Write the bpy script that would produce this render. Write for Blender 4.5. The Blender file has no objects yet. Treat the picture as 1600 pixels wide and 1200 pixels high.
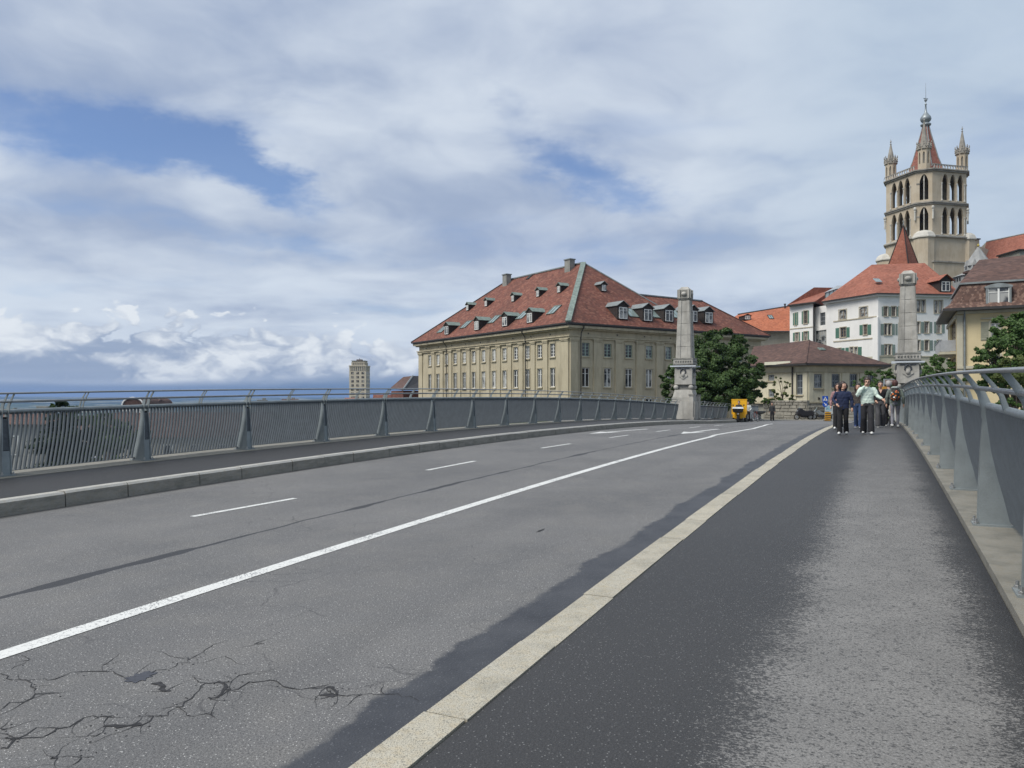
import bpy, bmesh, math, random
import numpy as np
from mathutils import Vector, Matrix
random.seed(7)
rng = np.random.default_rng(7)
R_ = math.radians
scene = bpy.context.scene
COL = scene.collection

# ------------------------------------------------------------------ camera
F = 1200.0          # focal length in photograph pixels (1600 wide)
HZ = 620.0          # eye level row
CAMZ = 1.6
cd = bpy.data.cameras.new('camera')
cd.sensor_width = 36.0
cd.lens = 36.0 * F / 1600.0
cd.shift_y = 20.0 / 1600.0
cd.clip_start = 0.05
cd.clip_end = 120000
cam = bpy.data.objects.new('camera', cd)
cam.location = (0, 0, CAMZ)
cam.rotation_euler = (R_(90), 0, 0)
COL.objects.link(cam)
scene.camera = cam

# ------------------------------------------------------------------ world
world = bpy.data.worlds.new('World')
scene.world = world
world.use_nodes = True
SUN_EL, SUN_AZ = R_(52), R_(-120)      # azimuth measured from +Y towards +X
class NT:
    """small helper to write node maths"""
    def __init__(s, tree):
        s.t = tree; s.n = tree.nodes; s.l = tree.links
    def new(s, typ, **kw):
        n = s.n.new(typ)
        for k, v in kw.items(): setattr(n, k, v)
        return n
    def put(s, sock, v):
        if isinstance(v, bpy.types.NodeSocket): s.l.new(v, sock)
        else: sock.default_value = v
    def m(s, op, a, b=None, c=None, clamp=False):
        n = s.new('ShaderNodeMath', operation=op); n.use_clamp = clamp
        s.put(n.inputs[0], a)
        if b is not None: s.put(n.inputs[1], b)
        if c is not None: s.put(n.inputs[2], c)
        return n.outputs[0]
    def vm(s, op, a, b=None):
        n = s.new('ShaderNodeVectorMath', operation=op)
        s.put(n.inputs[0], a)
        if b is not None:
            if op == 'SCALE': s.put(n.inputs[3], b)
            else: s.put(n.inputs[1], b)
        return n.outputs[0]
    def xyz(s, x, y, z):
        n = s.new('ShaderNodeCombineXYZ')
        for i, v in enumerate((x, y, z)): s.put(n.inputs[i], v)
        return n.outputs[0]
    def sep(s, v):
        n = s.new('ShaderNodeSeparateXYZ'); s.put(n.inputs[0], v)
        return n.outputs
    def noise(s, vec, scale, detail=4, rough=.55, dist=0.0, dims='3D'):
        n = s.new('ShaderNodeTexNoise'); n.noise_dimensions = dims
        s.put(n.inputs['Vector'], vec)
        n.inputs['Scale'].default_value = scale
        n.inputs['Detail'].default_value = detail
        n.inputs['Roughness'].default_value = rough
        n.inputs['Distortion'].default_value = dist
        return n.outputs['Fac']
    def voro(s, vec, scale, feature='F1', out='Distance', rnd=1.0):
        n = s.new('ShaderNodeTexVoronoi'); n.feature = feature
        s.put(n.inputs['Vector'], vec)
        n.inputs['Scale'].default_value = scale
        n.inputs['Randomness'].default_value = rnd
        return n.outputs[out]
    def ss(s, v, lo, hi, a=0.0, b=1.0):
        n = s.new('ShaderNodeMapRange'); n.interpolation_type = 'SMOOTHSTEP'
        s.put(n.inputs[0], v); s.put(n.inputs[1], lo); s.put(n.inputs[2], hi)
        n.inputs[3].default_value = a; n.inputs[4].default_value = b
        return n.outputs[0]
    def mix(s, f, a, b, mode='MIX'):
        n = s.new('ShaderNodeMix', data_type='RGBA', blend_type=mode)
        s.put(n.inputs[0], f)
        for i, v in ((6, a), (7, b)):
            if not isinstance(v, bpy.types.NodeSocket) and len(v) == 3: v = (*v, 1)
            s.put(n.inputs[i], v)
        return n.outputs[2]

def srgb(r, g, b):
    f = lambda c: (c/255/12.92) if c/255 <= .04045 else ((c/255+.055)/1.055)**2.4
    return (f(r), f(g), f(b), 1)

def build_world():
    k = NT(world.node_tree)
    k.n.clear()
    out = k.new('ShaderNodeOutputWorld')
    tc = k.new('ShaderNodeTexCoord').outputs['Generated']
    d = k.vm('NORMALIZE', tc)
    x, y, z = k.sep(d)
    az = k.m('ARCTAN2', x, y)                 # 0 ahead, + to the right
    el = k.m('ARCSINE', z)
    sky = k.new('ShaderNodeTexSky'); sky.sky_type = 'NISHITA'; sky.sun_disc = False
    sky.sun_elevation = SUN_EL; sky.sun_rotation = SUN_AZ
    sky.altitude = 500; sky.dust_density = 1.2; sky.ozone_density = 2.0
    blue = k.vm('SCALE', sky.outputs[0], 0.15)
    blue = k.vm('MULTIPLY', blue, (.72, .76, .88))
    # cloud sheet seen from below: planar coordinates at a fixed height
    zz = k.m('ADD', k.m('MAXIMUM', z, 0.0), 0.16)
    P = k.xyz(k.m('DIVIDE', x, zz), k.m('DIVIDE', y, zz), 0.0)
    Pw = k.vm('ADD', P, k.vm('SCALE', k.xyz(k.noise(P, .9, 3), k.noise(k.vm('ADD', P, (7, 3, 1)), .9, 3), 0), .7))
    n1 = k.noise(k.vm('MULTIPLY', Pw, (.6, 1.2, 1)), 1.15, 6, .52)
    n2 = k.noise(k.vm('ADD', Pw, (13, 5, 2)), 2.4, 6, .52)
    n3 = k.noise(k.vm('MULTIPLY', k.vm('ADD', Pw, (3, 9, 4)), (.5, 1.4, 1)), .8, 3, .5)
    # openings in the sheet (azimuth, elevation in radians, sizes)
    AE = k.xyz(az, k.m('MULTIPLY', el, 2.0), 0.0)
    wa = k.m('MULTIPLY', k.m('SUBTRACT', k.noise(AE, 7.0, 5, .62), .5), .22)
    we = k.m('MULTIPLY', k.m('SUBTRACT', k.noise(k.vm('ADD', AE, (3, 8, 2)), 6.0, 5, .62), .5), .11)
    aw = k.m('ADD', az, wa); ew = k.m('ADD', el, we)
    def blob(px, py, w, h, s, tilt=0.0):
        a0 = math.atan((px-800)/F); e0 = math.atan((HZ-py)/F*math.cos(a0))
        da = k.m('SUBTRACT', aw, a0); de = k.m('SUBTRACT', ew, e0)
        de = k.m('SUBTRACT', de, k.m('MULTIPLY', da, tilt))
        q = k.m('ADD', k.m('POWER', k.m('DIVIDE', da, w/F), 2.0), k.m('POWER', k.m('DIVIDE', de, h/F), 2.0))
        return k.m('MULTIPLY', k.m('POWER', 2.7183, k.m('MULTIPLY', q, -1.0)), s)
    tot = 0.0
    for b in [(60, 190, 200, 26, .70, 0), (215, 225, 130, 44, .95, -.10), (340, 245, 120, 42, .95, -.25), (455, 290, 90, 40, 1.1, -.3),
              (770, 152, 85, 26, .62, -.1), (885, 248, 90, 38, .95, -.25), (990, 308, 85, 28, .8, -.15),
              (430, 385, 160, 24, .55, -.05), (485, 150, 40, 18, .35, 0), (950, 385, 110, 16, .30, 0), (120, 335, 200, 24, .35, -.05)]:
        tot = k.m('ADD', tot, blob(*b))
    nn = k.m('ADD', k.m('MULTIPLY', n1, .55), k.m('MULTIPLY', n2, .45))
    hole = k.m('ADD', k.m('MULTIPLY', tot, .92), k.m('MULTIPLY', k.m('SUBTRACT', .5, nn), 3.0))
    hole = k.ss(hole, .05, 1.20, 0, .95)
    # cloud shades
    shade = k.ss(k.m('ADD', k.m('MULTIPLY', n2, .5), k.m('MULTIPLY', n3, .5)), .37, .63)
    cloud = k.mix(shade, srgb(160, 176, 203), srgb(211, 221, 234))
    cloud = k.mix(k.m('MULTIPLY', k.ss(az, .15, .5), .55), cloud, srgb(178, 198, 218))
    thin = k.ss(k.noise(k.vm('MULTIPLY', k.xyz(az, el, 0), (1.5, 6.5, 1)), 1.3, 4, .5), .50, .68)
    thin = k.m('MULTIPLY', thin, k.m('MULTIPLY', k.ss(el, .10, .17), k.ss(el, .42, .28)))
    cloud = k.mix(k.m('MULTIPLY', thin, .55), cloud, srgb(140, 166, 208))
    # brighter band of cloud low down
    band = k.m('MULTIPLY', k.ss(el, .03, .09), k.ss(el, .20, .11))
    band = k.m('MULTIPLY', band, k.ss(k.noise(k.vm('MULTIPLY', k.xyz(az, el, 0), (2.2, 9, 1)), 1.6, 5, .55), .30, .58))
    cloud = k.mix(k.m('MULTIPLY', band, .9), cloud, srgb(214, 225, 238))
    col = k.mix(hole, cloud, blue)
    # heaps of cumulus above the horizon
    Q = k.xyz(az, k.m('MULTIPLY', el, 1.8), 0.0)
    Qw = k.vm('ADD', Q, k.vm('SCALE', k.xyz(k.m('SUBTRACT', k.noise(Q, 14, 4), .5), k.m('SUBTRACT', k.noise(k.vm('ADD', Q, (4, 4, 4)), 14, 4), .5), 0), .085))
    puff = k.voro(Qw, 21.0, 'SMOOTH_F1')
    puff2 = k.voro(k.vm('ADD', Qw, (2, 1, 0)), 52.0, 'SMOOTH_F1')
    fine = k.noise(Qw, 45.0, 6, .62)
    base = k.noise(Qw, 6.0, 4, .6)
    lump = k.m('SUBTRACT', 1.05, k.m('ADD', k.m('MULTIPLY', puff, .9), k.m('ADD', k.m('MULTIPLY', puff2, .6), k.m('MULTIPLY', fine, .5))))
    top = k.m('ADD', .076, k.m('MULTIPLY', k.m('SUBTRACT', k.noise(k.xyz(az, 0, 3), 4.5, 3, .6), .5), .07))
    top = k.m('ADD', top, k.m('MULTIPLY', k.ss(az, .02, -.28), .028))
    body = k.m('SUBTRACT', top, el)
    bodyf = k.m('ADD', k.m('MULTIPLY', body, 22.0), k.m('MULTIPLY', k.m('SUBTRACT', lump, .30), 1.9))
    cum = k.m('MULTIPLY', k.ss(bodyf, .0, .28), k.ss(k.m('SUBTRACT', el, k.m('MULTIPLY', k.ss(az, -.5, -.15), .012)), .006, .024))
    lit = k.m('ADD', k.m('MULTIPLY', k.m('SUBTRACT', lump, .3), 2.1), k.m('ADD', k.m('MULTIPLY', k.m('SUBTRACT', base, .5), 3.2), k.m('MULTIPLY', k.m('SUBTRACT', el, .055), 9.0)))
    lit = k.m('ADD', lit, k.m('MULTIPLY', k.m('SUBTRACT', k.noise(Qw, 22, 5, .6), .5), 1.6))
    lit = k.ss(lit, -.95, .62)
    ccol = k.mix(lit, srgb(150, 167, 194), srgb(232, 238, 244))
    fade = k.m('ADD', .22, k.m('MULTIPLY', k.ss(az, .12, -.15), .68))
    col = k.mix(k.m('MULTIPLY', cum, fade), col, ccol)
    # rain-blue band under the heaps
    lowc = k.mix(k.ss(az, -.50, -.22), srgb(134, 154, 185), srgb(108, 134, 168))
    lowf = k.m('MULTIPLY', k.ss(el, k.m('ADD', .020, k.m('MULTIPLY', k.ss(az, -.5, -.15), .014)), .010), k.ss(az, .45, .10, .2, 1.0))
    lowf = k.m('MULTIPLY', lowf, k.ss(k.noise(k.vm('MULTIPLY', k.xyz(az, el, 0), (1, 5, 1)), 9, 3), .25, .5, .8, 1.0))
    col = k.mix(lowf, col, lowc)
    # below the horizon
    col = k.mix(k.ss(el, .0, -.03), col, srgb(110, 125, 140))
    bg = k.new('ShaderNodeBackground'); k.l.new(col, bg.inputs[0]); bg.inputs[1].default_value = 1.0
    k.l.new(bg.outputs[0], out.inputs[0])
build_world()

sl = bpy.data.lights.new('sun', 'SUN'); sl.energy = 3.6; sl.angle = R_(30); sl.color = (1, .955, .88)
so = bpy.data.objects.new('sun', sl)
sd = Vector((math.sin(SUN_AZ)*math.cos(SUN_EL), math.cos(SUN_AZ)*math.cos(SUN_EL), math.sin(SUN_EL)))
so.rotation_euler = sd.to_track_quat('Z', 'Y').to_euler(); so.location = sd*100
COL.objects.link(so)
scene.view_settings.view_transform = 'Standard'
scene.view_settings.look = 'None'
scene.view_settings.exposure = 0.0
scene.view_settings.gamma = 1.0
scene.view_settings.use_curve_mapping = False
scene.render.engine = 'CYCLES'
scene.cycles.volume_bounces = 0
scene.cycles.max_bounces = 6

# ------------------------------------------------------------------ frames
TH = math.atan(577/1200.0)          # bridge axis, clockwise from +Y
SN, CS = math.sin(TH), math.cos(TH)
def prof(u):
    a = .00072*(u-23.5)**2 if u < 23.5 else (.00064*(u-23.5)**2 if u <= 50 else .00064*26.5**2 + .021*(u-50))
    return a
CV = [(-13.2, 1.00), (-11.80, 1.03), (-10.2, 1.09), (-10.0, 1.29), (-4.75, 1.24), (-1.82, 1.21), (-1.8, 1.11), (-1.62, 1.10), (.71, 1.05), (1.4, 1.05)]
def cv(v, side=None):
    if v <= CV[0][0]: return CV[0][1]
    for (a, b), (c, d) in zip(CV, CV[1:]):
        if a <= v <= c: return b+(d-b)*(v-a)/(c-a)
    return CV[-1][1]
def BW(u, v, z):     # bridge frame to world, z absolute
    return Vector((u*SN+v*CS, u*CS-v*SN, z))
def road_z(u, v): return CAMZ-(cv(v)+prof(u))
def BS(u, v, dz=0.0): return BW(u, v, road_z(u, v)+dz)
def pix_to_road(px, py, c=None):
    """where the sight line of a photograph pixel meets the road"""
    X = (px-800)/F; Z = (HZ-py)/F
    lo, hi = 1.0, 300.0
    def g(Y):
        x = X*Y; u = x*SN+Y*CS; v = x*CS-Y*SN
        return Z*Y+(c if c else cv(v))+prof(u)
    Y = 1.5
    while Y < 120 and g(Y) > 0: Y += .1
    x = X*Y
    return x*SN+Y*CS, x*CS-Y*SN
def PX(px, py, Y): return Vector(((px-800)/F*Y, Y, CAMZ+(HZ-py)/F*Y))
def XY(px, Y): return Vector(((px-800)/F*Y, Y, 0))
def ZZ(py, Y): return CAMZ+(HZ-py)/F*Y
def ray_plane(px, py, p, n):
    d = Vector(((px-800)/F, 1.0, (HZ-py)/F)); o = Vector((0, 0, CAMZ))
    t = (p-o).dot(n)/d.dot(n)
    return o+d*t

# ------------------------------------------------------------------ materials
MATS = {}
def mat(name, col, rough=.8, var=.12, scale=3.0, bump=0.0, bscale=40.0, metal=0.0, dirt=0.0, spec=.5, detail=5, coat=0, stretch=None, hue=None):
    if name in MATS: return MATS[name]
    m = bpy.data.materials.new(name); m.use_nodes = True
    k = NT(m.node_tree); b = k.n['Principled BSDF']
    pos = k.new('ShaderNodeNewGeometry').outputs['Position']
    if stretch: pos = k.vm('MULTIPLY', pos, stretch)
    n = k.noise(pos, scale, detail, .6)
    c = Vector(col[:3])
    lo = tuple(max(0, v) for v in c*(1-var)); hi = tuple(c*(1+var))
    if hue: hi = tuple(Vector(hi)*.5+Vector(hue[:3])*.5)
    colr = k.mix(k.ss(n, .3, .7), (*lo, 1), (*hi, 1))
    if dirt:
        dn = k.noise(k.vm('MULTIPLY', pos, (1, 1, .18)), .9, 6, .65)
        colr = k.mix(k.ss(dn, .48, .72, 0, dirt), colr, (*(c*.42), 1))
        dn2 = k.noise(k.vm('MULTIPLY', pos, (3.3, 3.3, .3)), 1.2, 5, .6)
        colr = k.mix(k.ss(dn2, .5, .75, 0, dirt*.7), colr, (*(c*.55), 1))
    k.l.new(colr, b.inputs['Base Color'])
    b.inputs['Roughness'].default_value = rough
    b.inputs['Metallic'].default_value = metal
    b.inputs['Specular IOR Level'].default_value = spec
    if coat: b.inputs['Coat Weight'].default_value = coat
    if bump:
        bn = k.new('ShaderNodeBump'); bn.inputs['Strength'].default_value = min(1, bump); bn.inputs['Distance'].default_value = .02
        k.l.new(k.noise(pos, bscale, 4, .6), bn.inputs['Height']); k.l.new(bn.outputs[0], b.inputs['Normal'])
    MATS[name] = m
    return m

# ------------------------------------------------------------------ mesh builder
class MB:
    def __init__(s):
        s.v = []; s.f = []; s.mi = []; s.uv = None
    def add(s, vs, fs, mi=0):
        o = len(s.v); s.v += [tuple(p) for p in vs]
        s.f += [tuple(i+o for i in f) for f in fs]; s.mi += [mi]*len(fs)
        return s
    def poly(s, pts, mi=0): return s.add(pts, [tuple(range(len(pts)))], mi)
    def obox(s, c, ax, ay, az, mi=0):
        """box: centre and three half-axis vectors"""
        c, ax, ay, az = map(Vector, (c, ax, ay, az))
        vs = [c+ax*i+ay*j+az*k for k in (-1, 1) for j in (-1, 1) for i in (-1, 1)]
        fs = [(0, 2, 3, 1), (4, 5, 7, 6), (0, 1, 5, 4), (2, 6, 7, 3), (0, 4, 6, 2), (1, 3, 7, 5)]
        if ax.cross(ay).dot(az) < 0: fs = [f[::-1] for f in fs]
        return s.add(vs, fs, mi)
    def box(s, x0, x1, y0, y1, z0, z1, mi=0):
        return s.obox(((x0+x1)/2, (y0+y1)/2, (z0+z1)/2), ((x1-x0)/2, 0, 0), (0, (y1-y0)/2, 0), (0, 0, (z1-z0)/2), mi)
    def fbox(s, fr, a0, a1, d0, d1, z0, z1, mi=0):
        """box in a facade frame: along, outwards, up"""
        p, ta, no = fr
        c = p+ta*((a0+a1)/2)+no*((d0+d1)/2); c = Vector((c.x, c.y, (z0+z1)/2))
        return s.obox(c, ta*((a1-a0)/2), no*((d1-d0)/2), (0, 0, (z1-z0)/2), mi)
    def prism(s, pts, z0, z1, mi=0, cap=True):
        n = len(pts)
        ar = sum(pts[i][0]*pts[(i+1) % n][1]-pts[(i+1) % n][0]*pts[i][1] for i in range(n))
        if ar < 0: pts = pts[::-1]
        vs = [(p[0], p[1], z0) for p in pts]+[(p[0], p[1], z1) for p in pts]
        fs = [(i, (i+1) % n, (i+1) % n+n, i+n) for i in range(n)]
        if cap: fs += [tuple(range(n))[::-1], tuple(range(n, 2*n))]
        return s.add(vs, fs, mi)
    def tube(s, path, rad, n=8, mi=0, cap=True, flat=None):
        """round tube along points; rad a number or list; flat = (sx, sy) scale of the section"""
        path = [Vector(p) for p in path]; m = len(path)
        if not hasattr(rad, '__len__'): rad = [rad]*m
        vs = []; fs = []
        t0 = (path[1]-path[0]).normalized()
        up = Vector((0, 0, 1)) if abs(t0.z) < .9 else Vector((0, 1, 0))
        xa = t0.cross(up).normalized()
        for i, p in enumerate(path):
            t = (path[min(i+1, m-1)]-path[max(i-1, 0)]).normalized()
            xa = (xa-t*xa.dot(t)).normalized(); ya = t.cross(xa)
            for j in range(n):
                a = 2*math.pi*j/n
                vs.append(p+xa*(math.cos(a)*rad[i]*(flat[0] if flat else 1))+ya*(math.sin(a)*rad[i]*(flat[1] if flat else 1)))
        for i in range(m-1):
            for j in range(n):
                fs.append((i*n+j, i*n+(j+1) % n, (i+1)*n+(j+1) % n, (i+1)*n+j))
        fs = [f[::-1] for f in fs]
        if cap: fs += [tuple(range(n)), tuple(range((m-1)*n, m*n))[::-1]]
        return s.add(vs, fs, mi)
    def lathe(s, c, prof_, n=16, mi=0, ph=0.0):
        c = Vector(c); vs = []; fs = []; m = len(prof_)
        for r, z in prof_:
            for j in range(n):
                a = 2*math.pi*j/n+ph
                vs.append((c.x+r*math.cos(a), c.y+r*math.sin(a), c.z+z))
        for i in range(m-1):
            for j in range(n):
                fs.append((i*n+j, i*n+(j+1) % n, (i+1)*n+(j+1) % n, (i+1)*n+j))
        if prof_[0][0] > 1e-4: fs.append(tuple(range(n))[::-1])
        if prof_[-1][0] > 1e-4: fs.append(tuple(range((m-1)*n, m*n)))
        return s.add(vs, fs, mi)
    def ball(s, c, r, n=10, mi=0, sc=(1, 1, 1)):
        c = Vector(c); vs = []; fs = []; m = max(4, n//2+1)
        for i in range(m+1):
            a = math.pi*i/m
            for j in range(n):
                b = 2*math.pi*j/n
                vs.append((c.x+r*sc[0]*math.sin(a)*math.cos(b), c.y+r*sc[1]*math.sin(a)*math.sin(b), c.z-r*sc[2]*math.cos(a)))
        for i in range(m):
            for j in range(n):
                fs.append((i*n+j, i*n+(j+1) % n, (i+1)*n+(j+1) % n, (i+1)*n+j))
        return s.add(vs, fs, mi)
    def mesh(s, name, mats, org=(0, 0, 0), smooth=False):
        me = bpy.data.meshes.new(name)
        o = Vector(org)
        me.from_pydata([(p[0]-o.x, p[1]-o.y, p[2]-o.z) for p in s.v], [], s.f)
        if not isinstance(mats, (list, tuple)): mats = [mats]
        for m in mats: me.materials.append(m)
        if len(mats) > 1: me.polygons.foreach_set('material_index', s.mi)
        if smooth:
            me.polygons.foreach_set('use_smooth', [True]*len(me.polygons))
        me.update()
        return me
    def build(s, name, mats, parent=None, smooth=False, **kw):
        """ONE mesh object in world coordinates, re-based on its parent's place"""
        if parent is not None: org = worldloc(parent)
        else: org = Vector(kw.pop('at', (0, 0, 0)))
        me = s.mesh(name, mats, org, smooth)
        o = bpy.data.objects.new(name, me); COL.objects.link(o)
        if parent is not None: o.parent = parent
        else: o.location = org
        for a, b in kw.items(): o[a] = b
        return o
def worldloc(o):
    l = Vector((0, 0, 0))
    while o is not None:
        l += o.location; o = o.parent
    return l
def thing(name, label, cat, loc=(0, 0, 0), group=None, rz=0.0):
    o = bpy.data.objects.new(name, None); o.empty_display_size = .3
    o.location = loc; o.rotation_euler = (0, 0, rz); COL.objects.link(o)
    o['label'] = label; o['category'] = cat
    if group: o['group'] = group
    return o
def inst(me, name, parent, loc=(0, 0, 0), rz=0.0, **kw):
    """object sharing mesh data, location relative to the parent"""
    o = bpy.data.objects.new(name, me); COL.objects.link(o)
    o.location = loc; o.rotation_euler = (0, 0, rz); o.parent = parent
    for a, b in kw.items(): o[a] = b
    return o
def copy_tree(o, parent=None):
    c = o.copy(); COL.objects.link(c); c.parent = parent
    for ch in list(o.children): copy_tree(ch, c)
    return c
# ================================================================== SURFACE MATERIALS
def asphalt(name, kind):
    m = bpy.data.materials.new(name); m.use_nodes = True
    k = NT(m.node_tree); b = k.n['Principled BSDF']
    uv = k.new('ShaderNodeUVMap').outputs[0]
    u, v, _ = k.sep(uv)
    big = k.noise(uv, .35, 5, .6); mid = k.noise(uv, 2.2, 5, .6); med2 = k.noise(k.vm('MULTIPLY', uv, (.12, 1, 1)), 1.3, 4, .6)
    grit = k.noise(uv, 95, 3, .7); grit2 = k.noise(uv, 240, 2, .6)
    chips = k.voro(uv, 75.0); chipsel = k.voro(uv, 75.0, out='Color')
    cr, cg, cb = k.sep(chipsel)
    bright = k.m('MULTIPLY', k.ss(chips, .30, .16), k.ss(cr, .70, .82))
    dark = k.m('MULTIPLY', k.ss(chips, .42, .20), k.ss(cg, .72, .86))
    rough = .78
    if kind == 'road':
        c = k.mix(k.ss(big, .3, .7), (.118, .118, .119, 1), (.185, .181, .177, 1))
        c = k.mix(k.ss(mid, .40, .7, 0, .40), c, (.21, .20, .183, 1))
        trk = k.m('ADD', k.m('POWER', 2.7183, k.m('MULTIPLY', k.m('POWER', k.m('DIVIDE', k.m('ADD', v, 3.9), .28), 2.0), -1.0)), k.m('POWER', 2.7183, k.m('MULTIPLY', k.m('POWER', k.m('DIVIDE', k.m('ADD', v, 2.9), .22), 2.0), -1.0)))
        trk = k.m('ADD', trk, k.m('POWER', 2.7183, k.m('MULTIPLY', k.m('POWER', k.m('DIVIDE', k.m('ADD', v, 6.9), .35), 2.0), -1.0)))
        c = k.mix(k.m('MULTIPLY', trk, k.ss(med2, .3, .7, .10, .38)), c, (.10, .10, .103, 1))
        c = k.mix(k.ss(med2, .45, .7, 0, .35), c, (.14, .138, .136, 1))
        c = k.mix(k.ss(grit, .40, .60), k.mix(.55, c, (.03, .03, .032, 1)), c)
        c = k.mix(k.m('MULTIPLY', dark, .75), c, (.03, .03, .032, 1))
        c = k.mix(k.m('MULTIPLY', bright, .9), c, (.55, .54, .52, 1))
        c = k.mix(k.m('MULTIPLY', k.ss(grit2, .54, .66), .55), c, (.38, .375, .365, 1))
        # damp gutter beside the pale kerb
        e = k.m('ADD', v, k.m('MULTIPLY', k.m('SUBTRACT', k.noise(k.vm('MULTIPLY', uv, (1, 0, 0)), .9, 3, .55), .5), .42))
        e = k.m('ADD', e, k.m('MULTIPLY', k.m('SUBTRACT', k.noise(uv, 9, 5, .7), .5), .16))
        e = k.m('ADD', e, k.m('MULTIPLY', k.m('SUBTRACT', grit, .5), .05))
        w = k.ss(e, -2.29, -2.23)
        wetc = k.mix(k.ss(mid, .3, .7), (.034, .036, .042, 1), (.058, .060, .066, 1))
        wetc = k.mix(k.m('MULTIPLY', bright, .40), wetc, (.30, .31, .33, 1))
        wetc = k.mix(k.m('MULTIPLY', k.ss(grit2, .58, .72), .30), wetc, (.16, .17, .19, 1))
        c = k.mix(w, c, wetc)
        # shade of the left kerb, painted along the far gutter
        g = k.ss(k.m('ADD', v, k.m('MULTIPLY', k.m('SUBTRACT', k.noise(uv, 3, 4), .5), .12)), -9.80, -9.88)
        c = k.mix(k.m('MULTIPLY', g, .8), c, (.05, .05, .048, 1))
        # tar joint along the lane
        j = k.m('ADD', v, k.m('ADD', 6.07, k.m('MULTIPLY', k.m('SUBTRACT', k.noise(k.vm('MULTIPLY', uv, (1, 0, 0)), .8, 4, .6), .5), .22)))
        wd = k.m('ADD', .014, k.m('MULTIPLY', k.ss(k.noise(k.vm('MULTIPLY', uv, (1, 0, 0)), .35, 3, .7), .45, .65), .07))
        jm = k.ss(k.m('SUBTRACT', k.m('ABSOLUTE', j), wd), .018, 0)
        c = k.mix(k.m('MULTIPLY', jm, .85), c, (.028, .030, .036, 1))
        # hairline crazing in the near lane
        cz = k.vm('ADD', uv, k.vm('SCALE', k.xyz(k.noise(uv, 3, 4), k.noise(k.vm('ADD', uv, (5, 5, 0)), 3, 4), 0), .35))
        cl = k.voro(cz, 1.7, 'DISTANCE_TO_EDGE')
        cm = k.m('MULTIPLY', k.ss(cl, .012, .003), k.ss(k.noise(uv, .8, 2), .52, .62))
        c = k.mix(k.m('MULTIPLY', cm, .45), c, (.03, .03, .034, 1))
        ro = k.m('ADD', k.m('MULTIPLY', w, -.26), .80)
    else:
        lightc = k.mix(k.ss(mid, .3, .7), (.20, .195, .187, 1), (.25, .243, .232, 1))
        darkc = k.mix(big, (.034, .0335, .034, 1), (.050, .049, .048, 1))
        st = k.noise(k.vm('MULTIPLY', uv, (2.0, 1, 1)), 7, 6, .7)
        st2 = k.noise(k.vm('MULTIPLY', uv, (2.0, 1, 1)), 42, 3, .6)
        wob = k.m('MULTIPLY', k.m('SUBTRACT', k.noise(k.vm('MULTIPLY', uv, (1, .4, 0)), .9, 4, .6), .5), .55)
        wob2 = k.m('MULTIPLY', k.m('SUBTRACT', k.noise(k.vm('MULTIPLY', uv, (1, .4, 0)), 1.7, 5, .6), .5), .35)
        vv = k.m('ADD', v, wob)
        if kind == 'walk':
            a = k.m('SUBTRACT', k.ss(vv, -.88, -.22), k.ss(k.m('ADD', v, wob2), .28, .76))
            # paler towards the near end, damp again further on
            a = k.m('MULTIPLY', a, k.ss(u, 40, 6, .62, 1.0))
        else:
            a = k.m('MULTIPLY', k.ss(k.noise(k.vm('MULTIPLY', uv, (.4, 1, 1)), .8, 5, .6), .55, .75), .25)
        a = k.m('ADD', a, k.m('MULTIPLY', k.m('SUBTRACT', st, .5), .9))
        f1 = k.noise(k.vm('MULTIPLY', uv, (1.0, .5, 1)), 70, 3, .6)
        f2 = k.noise(k.vm('MULTIPLY', uv, (1.0, .6, 1)), 150, 2, .6)
        f3 = k.noise(k.vm('MULTIPLY', uv, (1.6, 1, 1)), 14, 4, .6)
        fl = k.m('ADD', k.m('MULTIPLY', f1, .5), k.m('ADD', k.m('MULTIPLY', f2, .35), k.m('MULTIPLY', f3, .15)))
        thr = k.m('SUBTRACT', .64, k.m('MULTIPLY', a, .195))
        t = k.ss(k.m('SUBTRACT', fl, thr), -.02, .03)
        t = k.m('ADD', k.m('MULTIPLY', t, .82), k.m('MULTIPLY', k.ss(a, .2, 1.1), .16))
        lightc = k.mix(k.ss(u, 5, 24), lightc, (.115, .114, .114, 1))
        c = k.mix(t, darkc, lightc)
        c = k.mix(k.ss(grit, .34, .62), k.mix(.40, c, (.012, .012, .014, 1)), c)
        c = k.mix(k.m('MULTIPLY', bright, k.m('ADD', .5, k.m('MULTIPLY', t, .1))), c, (.38, .38, .37, 1))
        c = k.mix(k.m('MULTIPLY', k.ss(grit2, .57, .70), .42), c, (.20, .20, .205, 1))
        edge = k.ss(k.m('ADD', v, k.m('MULTIPLY', k.m('SUBTRACT', k.noise(uv, 4, 4), .5), .12)), .56, .70)
        c = k.mix(k.m('MULTIPLY', edge, .75), c, (.018, .019, .022, 1))
        ro = k.m('ADD', k.m('MULTIPLY', t, .2), .58)
    k.l.new(c, b.inputs['Base Color']); k.l.new(ro, b.inputs['Roughness'])
    b.inputs['Specular IOR Level'].default_value = .38
    bn = k.new('ShaderNodeBump'); bn.inputs['Strength'].default_value = .75; bn.inputs['Distance'].default_value = .006
    hgt = k.m('ADD', k.m('MULTIPLY', grit, .6), k.m('MULTIPLY', k.m('SUBTRACT', 1.0, chips), .5))
    k.l.new(hgt, bn.inputs['Height']); k.l.new(bn.outputs[0], b.inputs['Normal'])
    return m
M_ROAD = asphalt('road_asphalt', 'road')
M_WALK = asphalt('walk_asphalt', 'walk')
M_WALKL = asphalt('walk_asphalt_dark', 'walkl')

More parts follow.
